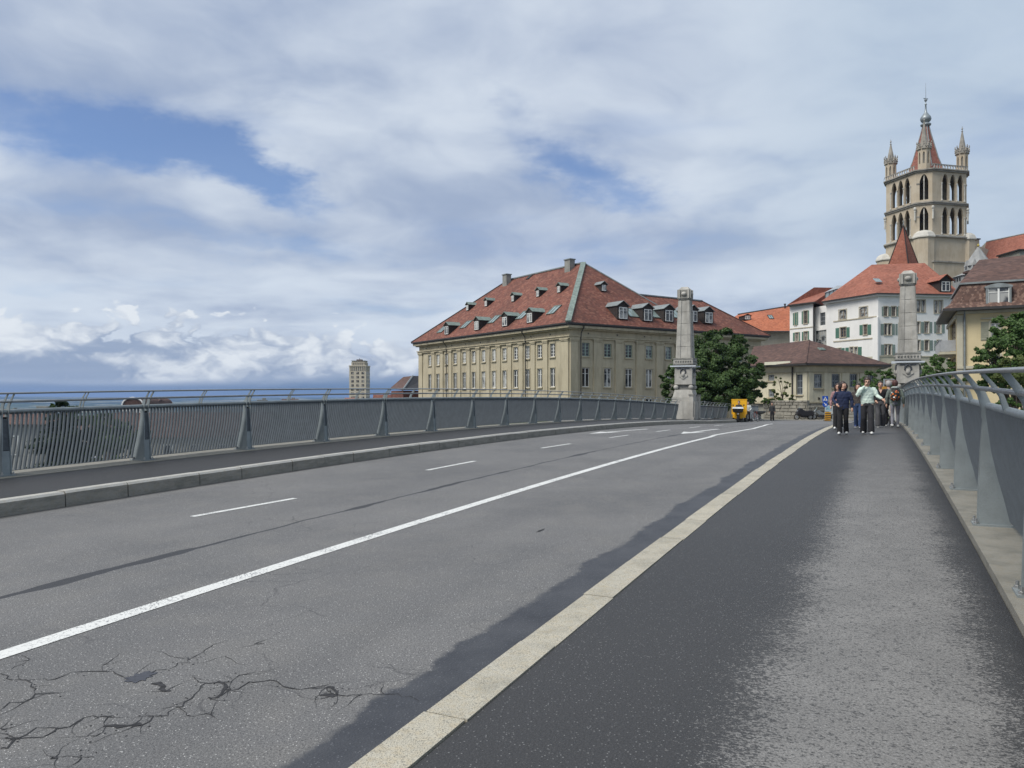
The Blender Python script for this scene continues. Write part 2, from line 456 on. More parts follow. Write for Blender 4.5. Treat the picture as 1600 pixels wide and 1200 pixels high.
def paint_mat():
    m = bpy.data.materials.new('road_paint'); m.use_nodes = True
    k = NT(m.node_tree); b = k.n['Principled BSDF']
    pos = k.new('ShaderNodeNewGeometry').outputs['Position']
    n = k.noise(pos, 60, 4, .7); n2 = k.noise(pos, 5, 3, .6); n3 = k.noise(pos, 1.2, 2, .6)
    c = k.mix(n2, (.60, .60, .57, 1), (.74, .74, .71, 1))
    t = k.ss(k.m('ADD', n, k.m('MULTIPLY', k.m('SUBTRACT', n2, .5), .35)), .545, .59)
    c = k.mix(k.m('MULTIPLY', t, k.ss(n3, .3, .55, .4, .95)), c, (.13, .13, .135, 1))
    k.l.new(c, b.inputs['Base Color']); b.inputs['Roughness'].default_value = .6
    return m
M_PAINT = paint_mat()
def granite(name, c1, c2, speck, dirt):
    m = bpy.data.materials.new(name); m.use_nodes = True
    k = NT(m.node_tree); b = k.n['Principled BSDF']
    pos = k.new('ShaderNodeNewGeometry').outputs['Position']
    oi = k.new('ShaderNodeObjectInfo').outputs['Random']
    n = k.noise(pos, 2.5, 5, .6); g = k.noise(pos, 170, 3, .7); h = k.noise(pos, 24, 5, .65)
    c = k.mix(n, (*c1, 1), (*c2, 1))
    c = k.mix(k.ss(h, .4, .7, 0, .45), c, (c1[0]*1.08, c1[1]*.95, c1[2]*.75, 1))
    c = k.mix(k.ss(g, .50, .60, 0, speck), c, (.10, .10, .09, 1))
    c = k.mix(k.m('MULTIPLY', k.m('SUBTRACT', oi, .5), .25), c, (.2, .2, .19, 1))
    d = k.noise(k.vm('MULTIPLY', pos, (1, 1, 4)), 3.0, 6, .7)
    c = k.mix(k.ss(d, .42, .7, 0, dirt), c, (.10, .10, .085, 1))
    k.l.new(c, b.inputs['Base Color']); b.inputs['Roughness'].default_value = .75
    bn = k.new('ShaderNodeBump'); bn.inputs['Strength'].default_value = .6; bn.inputs['Distance'].default_value = .004
    k.l.new(g, bn.inputs['Height']); k.l.new(bn.outputs[0], b.inputs['Normal'])
    return m
M_BAND = granite('pale_granite', (.42, .385, .30), (.53, .495, .41), .75, .30)
M_KERB = granite('kerb_granite_shaded', (.25, .235, .20), (.33, .31, .275), .5, .55)
M_KERBLIT = granite('kerb_granite_lit', (.40, .39, .36), (.50, .49, .46), .5, .25)  # lit copy of the kerb stone; light on its top painted as paler colour
M_CONC = granite('edge_concrete', (.20, .19, .16), (.27, .26, .225), .35, .55)
M_STEEL = mat('galvanised_paint', (.255, .285, .292), .48, .10, 5, bump=.15, bscale=60, metal=.35, dirt=.25)
M_SLAT = mat('slat_paint', (.15, .170, .19), .50, .08, 6, metal=.35)
M_RAILTOP = mat('rail_bar_paint', (.27, .285, .295), .38, .1, 6, metal=.45)
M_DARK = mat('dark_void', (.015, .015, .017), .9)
M_BOLT = mat('bolt_metal', (.45, .45, .44), .35, .1, 20, metal=.9)

# ================================================================== SURFACES
def sheet(name, vs, u0, u1, du, material, dz=0.0, z=None, thick=None, **kw):
    us = list(np.arange(u0, u1, du))+[u1]
    V = []; Fs = []; UV = []
    for u in us:
        for v in vs:
            p = BS(u, v, dz) if z is None else BW(u, v, z(u, v))
            V.append(tuple(p)); UV.append((u, v))
    n = len(vs)
    for i in range(len(us)-1):
        for j in range(n-1):
            Fs.append((i*n+j, i*n+j+1, (i+1)*n+j+1, (i+1)*n+j))
    me = bpy.data.meshes.new(name); me.from_pydata(V, [], Fs)
    uvl = me.uv_layers.new(name='UVMap')
    li = np.zeros(len(me.loops), dtype=np.int32); me.loops.foreach_get('vertex_index', li)
    uvl.data.foreach_set('uv', np.array(UV, dtype=np.float32)[li].ravel())
    me.materials.append(material); me.update()
    me.polygons.foreach_set('use_smooth', [True]*len(me.polygons))
    o = bpy.data.objects.new(name, me); COL.objects.link(o)
    for a, b in kw.items(): o[a] = b
    return o
UE = 52.0
road = sheet('road', [-9.995, -9, -7.5, -6, -4.75, -3.5, -2.5, -1.83], -14, UE, 1.0, M_ROAD, kind='structure')
walk_r = sheet('pavement', [-1.615, -1, -.4, .1, .5, .69], -14, UE, 1.0, M_WALK, kind='structure')
walk_l = sheet('pavement', [-11.795, -11.2, -10.7, -10.21], -14, UE, 1.0, M_WALKL, kind='structure')

def solid_strip(mb, v0, v1, u0, u1, du, top, bot, mi=0):
    """solid bar along the bridge following the road; top/bot functions of u"""
    us = list(np.arange(u0, u1-1e-6, du))+[u1]
    V = []
    for u in us:
        V += [BW(u, v0, bot(u)), BW(u, v1, bot(u)), BW(u, v1, top(u)), BW(u, v0, top(u))]
    Fs = [(0, 1, 2, 3), tuple(len(V)-4+i for i in (3, 2, 1, 0))]
    for i in range(len(us)-1):
        a = i*4; b = a+4
        for j in range(4): Fs.append((a+j, b+j, b+(j+1) % 4, a+(j+1) % 4))
    mb.add(V, Fs, mi)
    return mb

# deck body under the surfaces
mb = MB()
solid_strip(mb, -12.9, 1.45, -14, UE, 4.0, lambda u: CAMZ-1.34-prof(u)-.12, lambda u: CAMZ-1.34-prof(u)-1.6)
mb.build('bridge_deck', M_CONC, kind='structure')
# concrete edge strips that carry the railings
mb = MB(); solid_strip(mb, -12.75, -11.80, -14, UE-.9, 1.0, lambda u: CAMZ-1.02-prof(u), lambda u: CAMZ-1.02-prof(u)-.5)
mb.build('edge_strip', M_CONC, kind='structure')
mb = MB(); solid_strip(mb, .695, 1.30, -14, UE-.9, 1.0, lambda u: CAMZ-.99-prof(u), lambda u: CAMZ-.99-prof(u)-.6)
mb.build('edge_strip', M_CONC, kind='structure')

# kerb of pale granite stones, flush with the right pavement
def root(name, loc=(0, 0, 0), **kw):
    o = bpy.data.objects.new(name, None); o.location = loc; COL.objects.link(o)
    for a, b in kw.items(): o[a] = b
    return o
kerb_r = root('kerb', (0, 0, 0), kind='structure')
u = -6.0
rr = random.Random(3)
while u < UE-.1:
    L = 1.0+rr.uniform(-.03, .03); j = rr.uniform(-.006, .006); hz = rr.uniform(-.003, .003)
    mb = MB()
    solid_strip(mb, -1.825+j, -1.618+j, u+.004, min(u+L-.004, UE), .5, lambda q: CAMZ-1.10-prof(q)+.006+hz, lambda q: CAMZ-1.10-prof(q)-.25)
    mb.build('kerb_stone', M_BAND, kerb_r)
    u += L
mb = MB(); solid_strip(mb, -1.815, -1.63, -6, UE, 2, lambda q: CAMZ-1.10-prof(q)-.012, lambda q: CAMZ-1.10-prof(q)-.26)
mb.build('kerb_bedding', M_DARK, kerb_r)
# raised kerb of the left pavement
kerb_l = root('kerb', (0, 0, 0), kind='structure')
u = -4.0; first = True
pat = [.94, .94, 1.29, .94, 1.29, .94, .94, 1.29, 1.29]
i = 0
while u < UE+8:
    L = pat[i % len(pat)]*rr.uniform(.97, 1.03); i += 1
    j = rr.uniform(-.006, .006); hz = rr.uniform(-.004, .004)
    mb = MB()
    ue = u+L-.008
    us = [u+.008, (u+ue)/2, ue]
    V = []
    for q in us:
        z0 = CAMZ-1.29-prof(q)-.15; zt = CAMZ-1.085-prof(q)+hz
        V += [BW(q, -10.19, z0), BW(q, -9.985+j, z0), BW(q, -10.0+j, zt-.03), BW(q, -10.03+j, zt), BW(q, -10.19, zt)]
    Fs = [(4, 3, 2, 1, 0), (10, 11, 12, 13, 14)]
    for a in (0, 5):
        for jj in range(5): Fs.append((a+jj, a+5+jj, a+5+(jj+1) % 5, a+(jj+1) % 5)[::-1])
    mi = []
    mb.add(V, [f[::-1] for f in Fs]); mb.mi = [0, 0]+[1 if (jj in (2, 3)) else 0 for a in (0, 5) for jj in range(5)]
    mb.build('kerb_stone', [M_KERB, M_KERBLIT], kerb_l)
    u += L
mb = MB(); solid_strip(mb, -10.18, -10.02, -4, UE+8, 2, lambda q: CAMZ-1.09-prof(q)-.02, lambda q: CAMZ-1.29-prof(q)-.2)
mb.build('kerb_bedding', M_DARK, kerb_l)

# ------------------------------------------------------------------ painted lines
def ribbon(mb, pts, w, dz=.004, jag=0.0, step=None):
    """flat strip on the road along (u, v) points, width w (number or list)"""
    P = [Vector((p[0], p[1])) for p in pts]
    if step:
        Q = [P[0]]
        for a, b in zip(P, P[1:]):
            n = max(1, int((b-a).length/step))
            for t in range(1, n+1): Q.append(a.lerp(b, t/n))
        P = Q
    n = len(P); V = []
    for i, p in enumerate(P):
        t = (P[min(i+1, n-1)]-P[max(i-1, 0)]).normalized(); no = Vector((-t.y, t.x))
        ww = (w if not hasattr(w, '__len__') else np.interp(i/(n-1), np.linspace(0, 1, len(w)), w))/2
        for s in (1, -1):
            q = p+no*s*ww*(1+(rr.uniform(-jag, jag) if jag else 0)); V.append(BS(q.x, q.y, dz))
    Fs = [(2*i, 2*i+1, 2*i+3, 2*i+2) for i in range(n-1)]
    mb.add(V, Fs)
    return mb
def flat_up(o):
    me = o.data; bm = bmesh.new(); bm.from_mesh(me)
    for f in bm.faces:
        if f.normal.z < 0: f.normal_flip()
    bm.to_mesh(me); bm.free(); return o
cl = [(u, -4.75) for u in np.arange(-6, 27, 1.0)]
tail = [pix_to_road(*p) for p in [(1117, 680), (1150, 674.5), (1177, 670), (1193, 665.5), (1206, 662.3)]]
cl = [p for p in cl if p[0] < tail[0][0]-.6]+tail
mb = ribbon(MB(), cl, .15, step=.5)
flat_up(mb.build('lane_line', M_PAINT, kind='structure'))
for (a, b, c, d) in [(300, 809, 461, 779.5), (667, 735.5, 742, 721), (846, 700.5, 891, 693.5), (953, 684, 982, 680), (1026, 674.5, 1047, 671.8), (1077, 668.6, 1094, 666.8), (1116, 665.6, 1130, 664.2)]:
    p = pix_to_road(a, b); q = pix_to_road(c, d)
    vm = -7.75
    L = q[0]-p[0]
    flat_up(ribbon(MB(), [(p[0], p[1]), (q[0], q[1])], .10, step=.5).build('lane_dash', M_PAINT, kind='structure'))
def arrow(p0, p1, name='lane_arrow'):
    """arrow painted for traffic coming towards the camera: head at p0, tail at p1"""
    a = Vector(p0); b = Vector(p1); t = (b-a).normalized(); no = Vector((-t.y, t.x)); L = (b-a).length
    mb = MB()
    def P(s, w): q = a+t*s+no*w; return BS(q.x, q.y, .004)
    mb.poly([P(0, 0), P(L*.34, .42), P(L*.30, .10), P(L*.30, -.10), P(L*.34, -.42)])
    n = 6
    for i in range(n):
        s0 = L*.30+(L*.7)*i/n; s1 = L*.30+(L*.7)*(i+1)/n
        mb.poly([P(s0, .09), P(s1, .09), P(s1, -.09), P(s0, -.09)])
    return flat_up(mb.build(name, M_PAINT, kind='structure'))
arrow(pix_to_road(920, 678), pix_to_road(1012, 670.5))
ar = arrow(pix_to_road(1064, 678.2), pix_to_road(1122, 670.5))
# small turn branch of the second arrow
mb = MB()
pa = Vector(pix_to_road(1070, 676.6)); pb = Vector(pix_to_road(1100, 675.2)); 
flat_up(ribbon(mb, [pa, pb], [.45, .12], dz=.0048).build('lane_arrow', M_PAINT, kind='structure'))
for (a, b, c, d) in [(1247, 657.9, 1316, 658.9)]:
    p = pix_to_road(a, b); q = pix_to_road(c, d)

# ------------------------------------------------------------------ cracks in the near lane
M_CRACK = mat('crack_dark', (.026, .026, .028), .9, .5, 30)
def zp(pts): return [pix_to_road(x/2.6667, 960+y/2.6667) for x, y in pts]
cracks = [([(0, 248), (60, 228), (120, 200)], .008), ([(0, 272), (50, 283), (108, 290), (128, 330), (146, 352)], .012),
          ([(0, 412), (40, 388), (100, 372), (146, 352), (190, 345), (250, 330)], .012),
          ([(146, 290), (230, 282), (300, 265), (360, 256), (430, 242), (470, 258), (520, 268), (560, 276)], .012),
          ([(430, 242), (432, 224), (426, 218)], .006),
          ([(600, 270), (650, 250), (700, 232), (740, 218), (790, 208), (850, 208), (940, 198)], .011),
          ([(730, 182), (770, 198), (800, 208)], .006), ([(760, 215), (810, 196), (850, 176)], .006),
          ([(630, 292), (660, 310), (690, 322), (712, 330)], .045),
          ([(800, 282), (850, 296), (910, 297), (960, 290), (1000, 268), (1012, 256)], .014),
          ([(900, 296), (925, 312), (935, 330), (905, 352), (870, 382)], .03), ([(925, 322), (960, 335), (890, 350)], .012),
          ([(860, 292), (830, 322), (800, 356), (760, 388), (740, 412)], .014),
          ([(740, 412), (700, 426), (640, 446), (590, 468), (560, 480)], .016), ([(590, 468), (540, 484), (480, 498), (430, 500)], .045),
          ([(440, 492), (400, 512), (360, 532)], .010), ([(740, 412), (780, 426), (830, 436), (880, 442)], .011),
          ([(940, 330), (990, 322), (1040, 312), (1095, 302), (1150, 310), (1210, 316), (1290, 320), (1360, 324), (1410, 340), (1470, 352), (1510, 354)], .015),
          ([(1330, 352), (1380, 346), (1410, 346)], .04), ([(1360, 322), (1385, 330), (1405, 338)], .03),
          ([(1510, 354), (1600, 348), (1660, 362), (1745, 388)], .010),
          ([(0, 535), (80, 530), (150, 505), (220, 488), (290, 474), (350, 466), (410, 462), (440, 458)], .014),
          ([(20, 536), (110, 536), (180, 522), (240, 490)], .022), ([(0, 580), (30, 562), (60, 545)], .02), ([(0, 496), (40, 478)], .014),
          ([(400, 456), (450, 462), (480, 458)], .010), ([(340, 602), (370, 600), (395, 596)], .010), ([(225, 620), (240, 616)], .03),
          ([(1100, 135), (1060, 128)], .006)]
mb = MB()
for pts, w in cracks:
    P = [Vector(q) for q in zp(pts)]
    Q = [P[0]]
    for a, b in zip(P, P[1:]):
        n = max(2, int((b-a).length/.035))
        for t in range(1, n+1):
            q = a.lerp(b, t/n); j = .017 if t < n else 0
            Q.append(q+Vector((rr.uniform(-j, j), rr.uniform(-j, j))))
    w *= .62 if w < .03 else .8
    Q = Q
    ribbon(mb, Q, [w*.3, w, w*.5, w*1.2, w*.4, w, w*.2], dz=.0025, jag=.75)
for pts, w in cracks:
    for x, y in zp(pts):
        for q in range(rr.randint(0, 3)):
            cx, cy = x+rr.gauss(0, .05), y+rr.gauss(0, .04); r = rr.uniform(.002, .006); n = 5
            mb.poly([BS(cx+r*math.cos(2*math.pi*i/n)*rr.uniform(.6, 1.5), cy+r*math.sin(2*math.pi*i/n)*rr.uniform(.5, 1.3), .0022) for i in range(n)])
    for q in range(2):
        x, y = rr.choice(zp(pts)); an = rr.uniform(0, 6.283); P_ = [Vector((x, y))]
        for t in range(rr.randint(3, 7)): an += rr.uniform(-.5, .5); P_.append(P_[-1]+Vector((math.cos(an), math.sin(an)))*.035)
        ribbon(mb, P_, [.005, .0025, .001], dz=.0021, jag=.7)
o = flat_up(mb.build('crack', M_CRACK, road, kind='stuff'))
# sealed pothole spot
def blot(px, py, a, b, n=22):
    c = Vector(pix_to_road(px, py)); V = []
    for i in range(n):
        t = 2*math.pi*i/n; r = 1+rr.uniform(-.32, .32)
        V.append(BS(c.x+math.cos(t)*a*r, c.y+math.sin(t)*b*r, .003))
    return MB().poly(V)
flat_up(blot(219, 1068, .075, .06, 34).build('sealed_spot', mat('bitumen_spot', (.05, .052, .062), .6, .2, 40), road))
flat_up(blot(845, 831.5, .10, .018, 14).build('patch', M_CRACK, road))

# ================================================================== RAILINGS
RZ = math.pi/2-TH
OUT = [(0.0, -.30), (.10, -.285), (.22, -.25), (.38, -.205), (.58, -.158), (.78, -.125), (.95, -.110)]
def outy(z): return float(np.interp(z, [p[0] for p in OUT], [p[1] for p in OUT]))
def plate_poly(mb, prof2, x0, x1, mi=0):
    """extrude a y-z polygon between x0 and x1 (both may vary with z through a function)"""
    n = len(prof2)
    vs = [(x0(z) if callable(x0) else x0, y, z) for y, z in prof2]+[(x1(z) if callable(x1) else x1, y, z) for y, z in prof2]
    fs = [tuple(range(n))[::-1], tuple(range(n, 2*n))]+[(i, (i+1) % n, (i+1) % n+n, i+n) for i in range(n)]
    return mb.add(vs, fs, mi)
def post_meshes():
    out = {}
    mb = MB()
    inner = [(0, 0), (-.008, .3), (-.022, .6), (-.045, .9)]
    outer = [(outy(z)-.012, z) for z in (.9, .78, .58, .38, .22, .10, 0)]
    blade = inner+outer
    hw = lambda z: .070-.028*z
    for s in (-1, 1):
        plate_poly(mb, blade, (lambda z, s=s: s*hw(z)-.006), (lambda z, s=s: s*hw(z)+.006))
    # front web: solid below, recessed and louvred above
    V = [(-hw(0)+.007, -.012, 0), (hw(0)-.007, -.012, 0), (hw(.36)-.007, -.022, .36), (-hw(.36)+.007, -.022, .36)]
    mb.poly(V)
    mb2 = MB()
    V = [(-hw(.36)+.007, -.045, .36), (hw(.36)-.007, -.045, .36), (hw(.88)-.007, -.075, .88), (-hw(.88)+.007, -.075, .88)]
    mb2.poly(V); out['web'] = mb2.mesh('web', M_DARK)
    mb.poly([(-hw(.36)+.007, -.022, .36), (hw(.36)-.007, -.022, .36), (hw(.36)-.007, -.045, .36), (-hw(.36)+.007, -.045, .36)])
    out['post'] = mb.mesh('post', M_STEEL)
    mb = MB()
    for q in range(26):
        z = .375+q*.0185
        mb.obox((0, -.036-.028*(z-.36)/.5, z), (hw(z)-.009, 0, 0), (0, .007, .002), (0, 0, .0055))
    out['louvre'] = mb.mesh('louvre', M_SLAT)
    mb = MB()
    mb.box(-.11, .11, -.34, .045, -.022, 0)
    out['base_plate'] = mb.mesh('base_plate', M_STEEL)
    mb = MB()
    mb.lathe((0, 0, 0), [(.022, 0), (.022, .016), (.012, .018), (.012, .042), (0, .044)], 6)
    out['bolt'] = mb.mesh('bolt', M_BOLT)
    # upper arms: pair of shaped blades reaching inwards
    arm = [(-.145, .86), (-.035, .86), (-.032, .94), (.0, 1.06), (.062, 1.16), (.118, 1.236), (.080, 1.236), (.0, 1.135), (-.055, 1.09), (-.10, .99)]
    mb = MB()
    for s in (-1, 1): plate_poly(mb, arm, s*.046-.005, s*.046+.005)
    out['arm'] = mb.mesh('arm', M_STEEL)
    arm2 = [(-.10, .95), (-.055, .95), (-.02, 1.07), (.045, 1.16), (.108, 1.236), (.082, 1.236), (.012, 1.16), (-.05, 1.08)]
    mb = MB()
    for s in (-1, 1): plate_poly(mb, arm2, s*.028-.004, s*.028+.004)
    out['baluster_arm'] = mb.mesh('baluster_arm', M_STEEL)
    # slat: bent flat bar
    mb = MB(); zs = [.035, .22, .38, .6, .90, .945]
    V = []
    for z in zs:
        y = outy(z)+.012
        for dx, dy in ((-.007, 0), (.007, 0), (.007, .050), (-.007, .050)): V.append((dx, y+dy, z))
    Fs = [(3, 2, 1, 0), tuple(len(V)-4+i for i in range(4))]
    for i in range(len(zs)-1):
        for j in range(4): Fs.append((i*4+j, i*4+(j+1) % 4, (i+1)*4+(j+1) % 4, (i+1)*4+j))
    mb.add(V, Fs)
    out['slat'] = mb.mesh('slat', M_SLAT)
    return out
PM = post_meshes()
SLAT_MB = PM['slat']

def railing(label, v0, side, posts_u, u_start, u_end, single, cz, hs=1.0):
    """side +1: inward is +v (left railing); -1: inward is -v. cz = depth of the base below the camera line"""
    zf = lambda u: CAMZ-cz-prof(u)
    rz = RZ if side < 0 else RZ+math.pi
    base = BW(posts_u[0], v0, zf(posts_u[0]))
    r = thing('bridge_railing', label, 'railing', base)
    def W(u, y, z):    # y inward
        return BW(u, v0+side*y, zf(u)+z*hs)
    def sc(o): o.scale = (1, 1, hs); return o
    for u in posts_u:
        p = sc(inst(PM['post'], 'post', r, W(u, 0, 0)-base, rz))
        inst(PM['base_plate'], 'base_plate', p)
        inst(PM['web'], 'web', p)
        if u < 34: inst(PM['louvre'], 'louvre', p, kind='stuff')
        if u < 24:
            for bx in (-.085, .085):
                for by in (.018, -.27): inst(PM['bolt'], 'bolt', p, (bx, by, 0))
        sc(inst(PM['arm'], 'arm', r, W(u, 0, 0)-base, rz))
    for u, w in zip(posts_u, posts_u[1:]):
        if w-u < 3.5:
            sc(inst(PM['baluster_arm'], 'baluster_arm', r, W((u+w)/2, 0, 0)-base, rz))
    us = list(np.arange(u_start, u_end, 1.25))+[u_end]
    mb = MB(); mb.tube([W(u, -.085, .965) for u in us], .034, 10); mb.build('handrail', M_STEEL, r, smooth=True)
    mb = MB(); mb.tube([W(u, .012, 1.115) for u in us], .019, 8); mb.build('middle_rail', M_RAILTOP, r, smooth=True)
    mb = MB(); mb.tube([W(u, .105, 1.245) for u in us], .030, 10, flat=(1.25, .55)); mb.build('top_rail', M_RAILTOP, r, smooth=True)
    for z, y in ((.03, outy(.03)+.03), (.925, outy(.925)+.035)):
        mb = MB(); mb.tube([W(u, y, z) for u in us], .012, 5, flat=(1.5, .6)); mb.build('slat_rail', M_SLAT, r)
    # slats
    cnt = 0; smb = MB(); sv = [tuple(v.co) for v in SLAT_MB.vertices]; sf = [tuple(p.vertices) for p in SLAT_MB.polygons]
    bays = [(u_start, posts_u[0])]+list(zip(posts_u, posts_u[1:]))+[(posts_u[-1], u_end)]
    R = Matrix.Rotation(rz, 4, 'Z')
    for a, b in bays:
        n = int(round((b-a)/.0695))
        for i in range(1, n):
            u = a+(b-a)*i/n
            if abs(u-a) < .085 and a in posts_u: continue
            if abs(u-b) < .085 and b in posts_u: continue
            loc = W(u, 0, 0)
            if cnt < single and u > 2.0:
                sc(inst(SLAT_MB, 'slat', r, loc-base, rz)); cnt += 1
            else:
                smb.add([tuple(loc+R @ Vector((p[0], p[1], p[2]*hs))) for p in sv], sf)
    smb.build('slat_row', M_SLAT, r, kind='stuff')
    return r
PU = [7.24+2.5*i for i in range(-3, 18)]
railing('long grey slatted railing on the far left side of the bridge, up to the obelisk', -12.05, 1, PU, PU[0]-1.2, 50.7, 290, 1.00)
railing('short grey railing continuing behind the left obelisk towards the cargo bike', -12.05, 1, [7.24+2.5*i for i in range(19, 25)], 53.2, 69.0, 0, 1.00)
railing('grey steel railing close on the right, curving away beside the pavement', .79, -1, [5.65+2.5*i for i in range(-3, 18)], -3, 49.5, 120, .975, 1.10)
# ================================================================== BUILDING KIT
def glass_mat():
    m = bpy.data.materials.new('window_glass'); m.use_nodes = True
    k = NT(m.node_tree); b = k.n['Principled BSDF']
    oi = k.new('ShaderNodeObjectInfo').outputs['Random']
    pos = k.new('ShaderNodeNewGeometry').outputs['Position']
    c = k.mix(oi, (.012, .014, .017, 1), (.075, .08, .085, 1))
    n = k.noise(pos, .9, 3)
    c = k.mix(k.m('MULTIPLY', k.ss(n, .42, .55), k.ss(oi, .35, .45)), c, (.34, .34, .32, 1))
    k.l.new(c, b.inputs['Base Color']); b.inputs['Roughness'].default_value = .12
    b.inputs['Specular IOR Level'].default_value = .6
    return m
M_GLASS = glass_mat()
M_WFRAME = mat('white_frame', (.76, .76, .72), .5, .06)
M_MOLASSE = mat('molasse_stone', (.475, .415, .29), .9, .14, .45, bump=.2, bscale=14, dirt=.52, hue=(.42, .38, .28))
M_MOLASSE2 = mat('molasse_trim', (.42, .37, .26), .9, .14, 1.2, bump=.2, bscale=14, dirt=.5)
M_COPPER = mat('copper_patina', (.17, .215, .19), .6, .25, 2.5, dirt=.35)
M_LEADG = mat('lead_grey', (.20, .22, .22), .5, .2, 2)
M_TIMBER = mat('dark_cheek', (.028, .022, .020), .85, .25, 4)
M_GUTTER = mat('gutter_dark', (.035, .032, .030), .5, .2)
M_BRASSPIPE = mat('down_pipe', (.06, .055, .045), .5, .2)
def roof_mat(name, c1, c2, c3, scale=1.0, rows=5.0, lichen=.0):
    m = bpy.data.materials.new(name); m.use_nodes = True
    k = NT(m.node_tree); b = k.n['Principled BSDF']
    g = k.new('ShaderNodeNewGeometry'); pos = g.outputs['Position']
    x, y, z = k.sep(pos)
    row = k.m('MULTIPLY', z, rows*scale)
    cell = k.xyz(k.m('MULTIPLY', k.m('ADD', x, k.m('MULTIPLY', k.m('FLOOR', row), .37)), 3.2*scale), k.m('MULTIPLY', y, 3.2*scale), k.m('FLOOR', row))
    wn = k.new('ShaderNodeTexWhiteNoise'); k.l.new(k.vm('FLOOR', cell), wn.inputs[0])
    big = k.noise(pos, .16, 5, .65); md = k.noise(pos, 1.1, 5, .65)
    c = k.mix(k.ss(md, .3, .7), (*c1, 1), (*c2, 1))
    c = k.mix(k.ss(wn.outputs[0], .55, 1.0, 0, .75), c, (*c3, 1))
    c = k.mix(k.ss(wn.outputs[0], .30, .0, 0, .45), c, tuple(v*.45 for v in c1)+(1,))
    c = k.mix(k.ss(big, .42, .7, 0, .5), c, tuple(v*.55 for v in c1)+(1,))
    if lichen: c = k.mix(k.ss(k.noise(pos, 2.3, 5, .7), .56, .7, 0, lichen), c, (.22, .2, .15, 1))
    k.l.new(c, b.inputs['Base Color']); b.inputs['Roughness'].default_value = .85
    bn = k.new('ShaderNodeBump'); bn.inputs['Strength'].default_value = .6; bn.inputs['Distance'].default_value = .05
    k.l.new(k.m('FRACT', row), bn.inputs['Height']); k.l.new(bn.outputs[0], b.inputs['Normal'])
    MATS[name] = m
    return m
M_ROOFA = roof_mat('old_red_tiles', (.125, .047, .033), (.185, .062, .040), (.27, .12, .080), rows=4.5)
M_ROOFO = roof_mat('orange_tiles', (.36, .115, .058), (.42, .135, .065), (.46, .17, .09), rows=4.5)
M_ROOFR = roof_mat('red_tiles', (.25, .088, .055), (.31, .108, .068), (.36, .15, .10), rows=5)
M_ROOFB = roof_mat('brown_tiles', (.080, .046, .038), (.110, .060, .047), (.145, .082, .065), rows=5)
M_ROOFM = roof_mat('mansard_tiles', (.085, .046, .035), (.115, .06, .044), (.25, .16, .12), scale=2.2, rows=1.9)

def frame_from(P0, P1, inside):
    """facade frame whose local x runs so that the left-hand normal looks outside"""
    P0 = Vector((P0[0], P0[1], 0)); P1 = Vector((P1[0], P1[1], 0)); I = Vector((inside[0], inside[1], 0))
    ta = (P1-P0).normalized(); no = Vector((-ta.y, ta.x, 0)); flip = False
    if no.dot((P0+P1)/2-I) < 0:
        P0, P1 = P1, P0; ta = -ta; no = -no; flip = True
    return (P0, ta, no), (P1-P0).length, flip
def wall_px(fr, px):
    """distance along the facade where pixel column px crosses it"""
    p, ta, no = fr
    k_ = (px-800)/F
    # (p.x + t ta.x) = k (p.y + t ta.y)
    return (k_*p.y-p.x)/(ta.x-k_*ta.y)
def wall_pt(fr, a, z, d=0.0):
    p, ta, no = fr
    q = p+ta*a+no*d
    return Vector((q.x, q.y, z))
def wall_z(fr, a, py):
    q = wall_pt(fr, a, 0)
    return ZZ(py, q.y)
def arch_pts(a0, a1, zs, z1, kind, n=6):
    """points from (a0, zs) over the top to (a1, zs)"""
    w = (a1-a0)/2; c = (a0+a1)/2; h = z1-zs; pts = []
    for i in range(2*n+1):
        t = i/n-1.0           # -1..1
        if kind == 'gothic':
            s = abs(t); yv = 1-s**2.3
            pts.append((c+w*t, zs+h*yv))
        else:
            pts.append((c+w*t, zs+h*math.sqrt(max(0, 1-t*t))))
    return pts
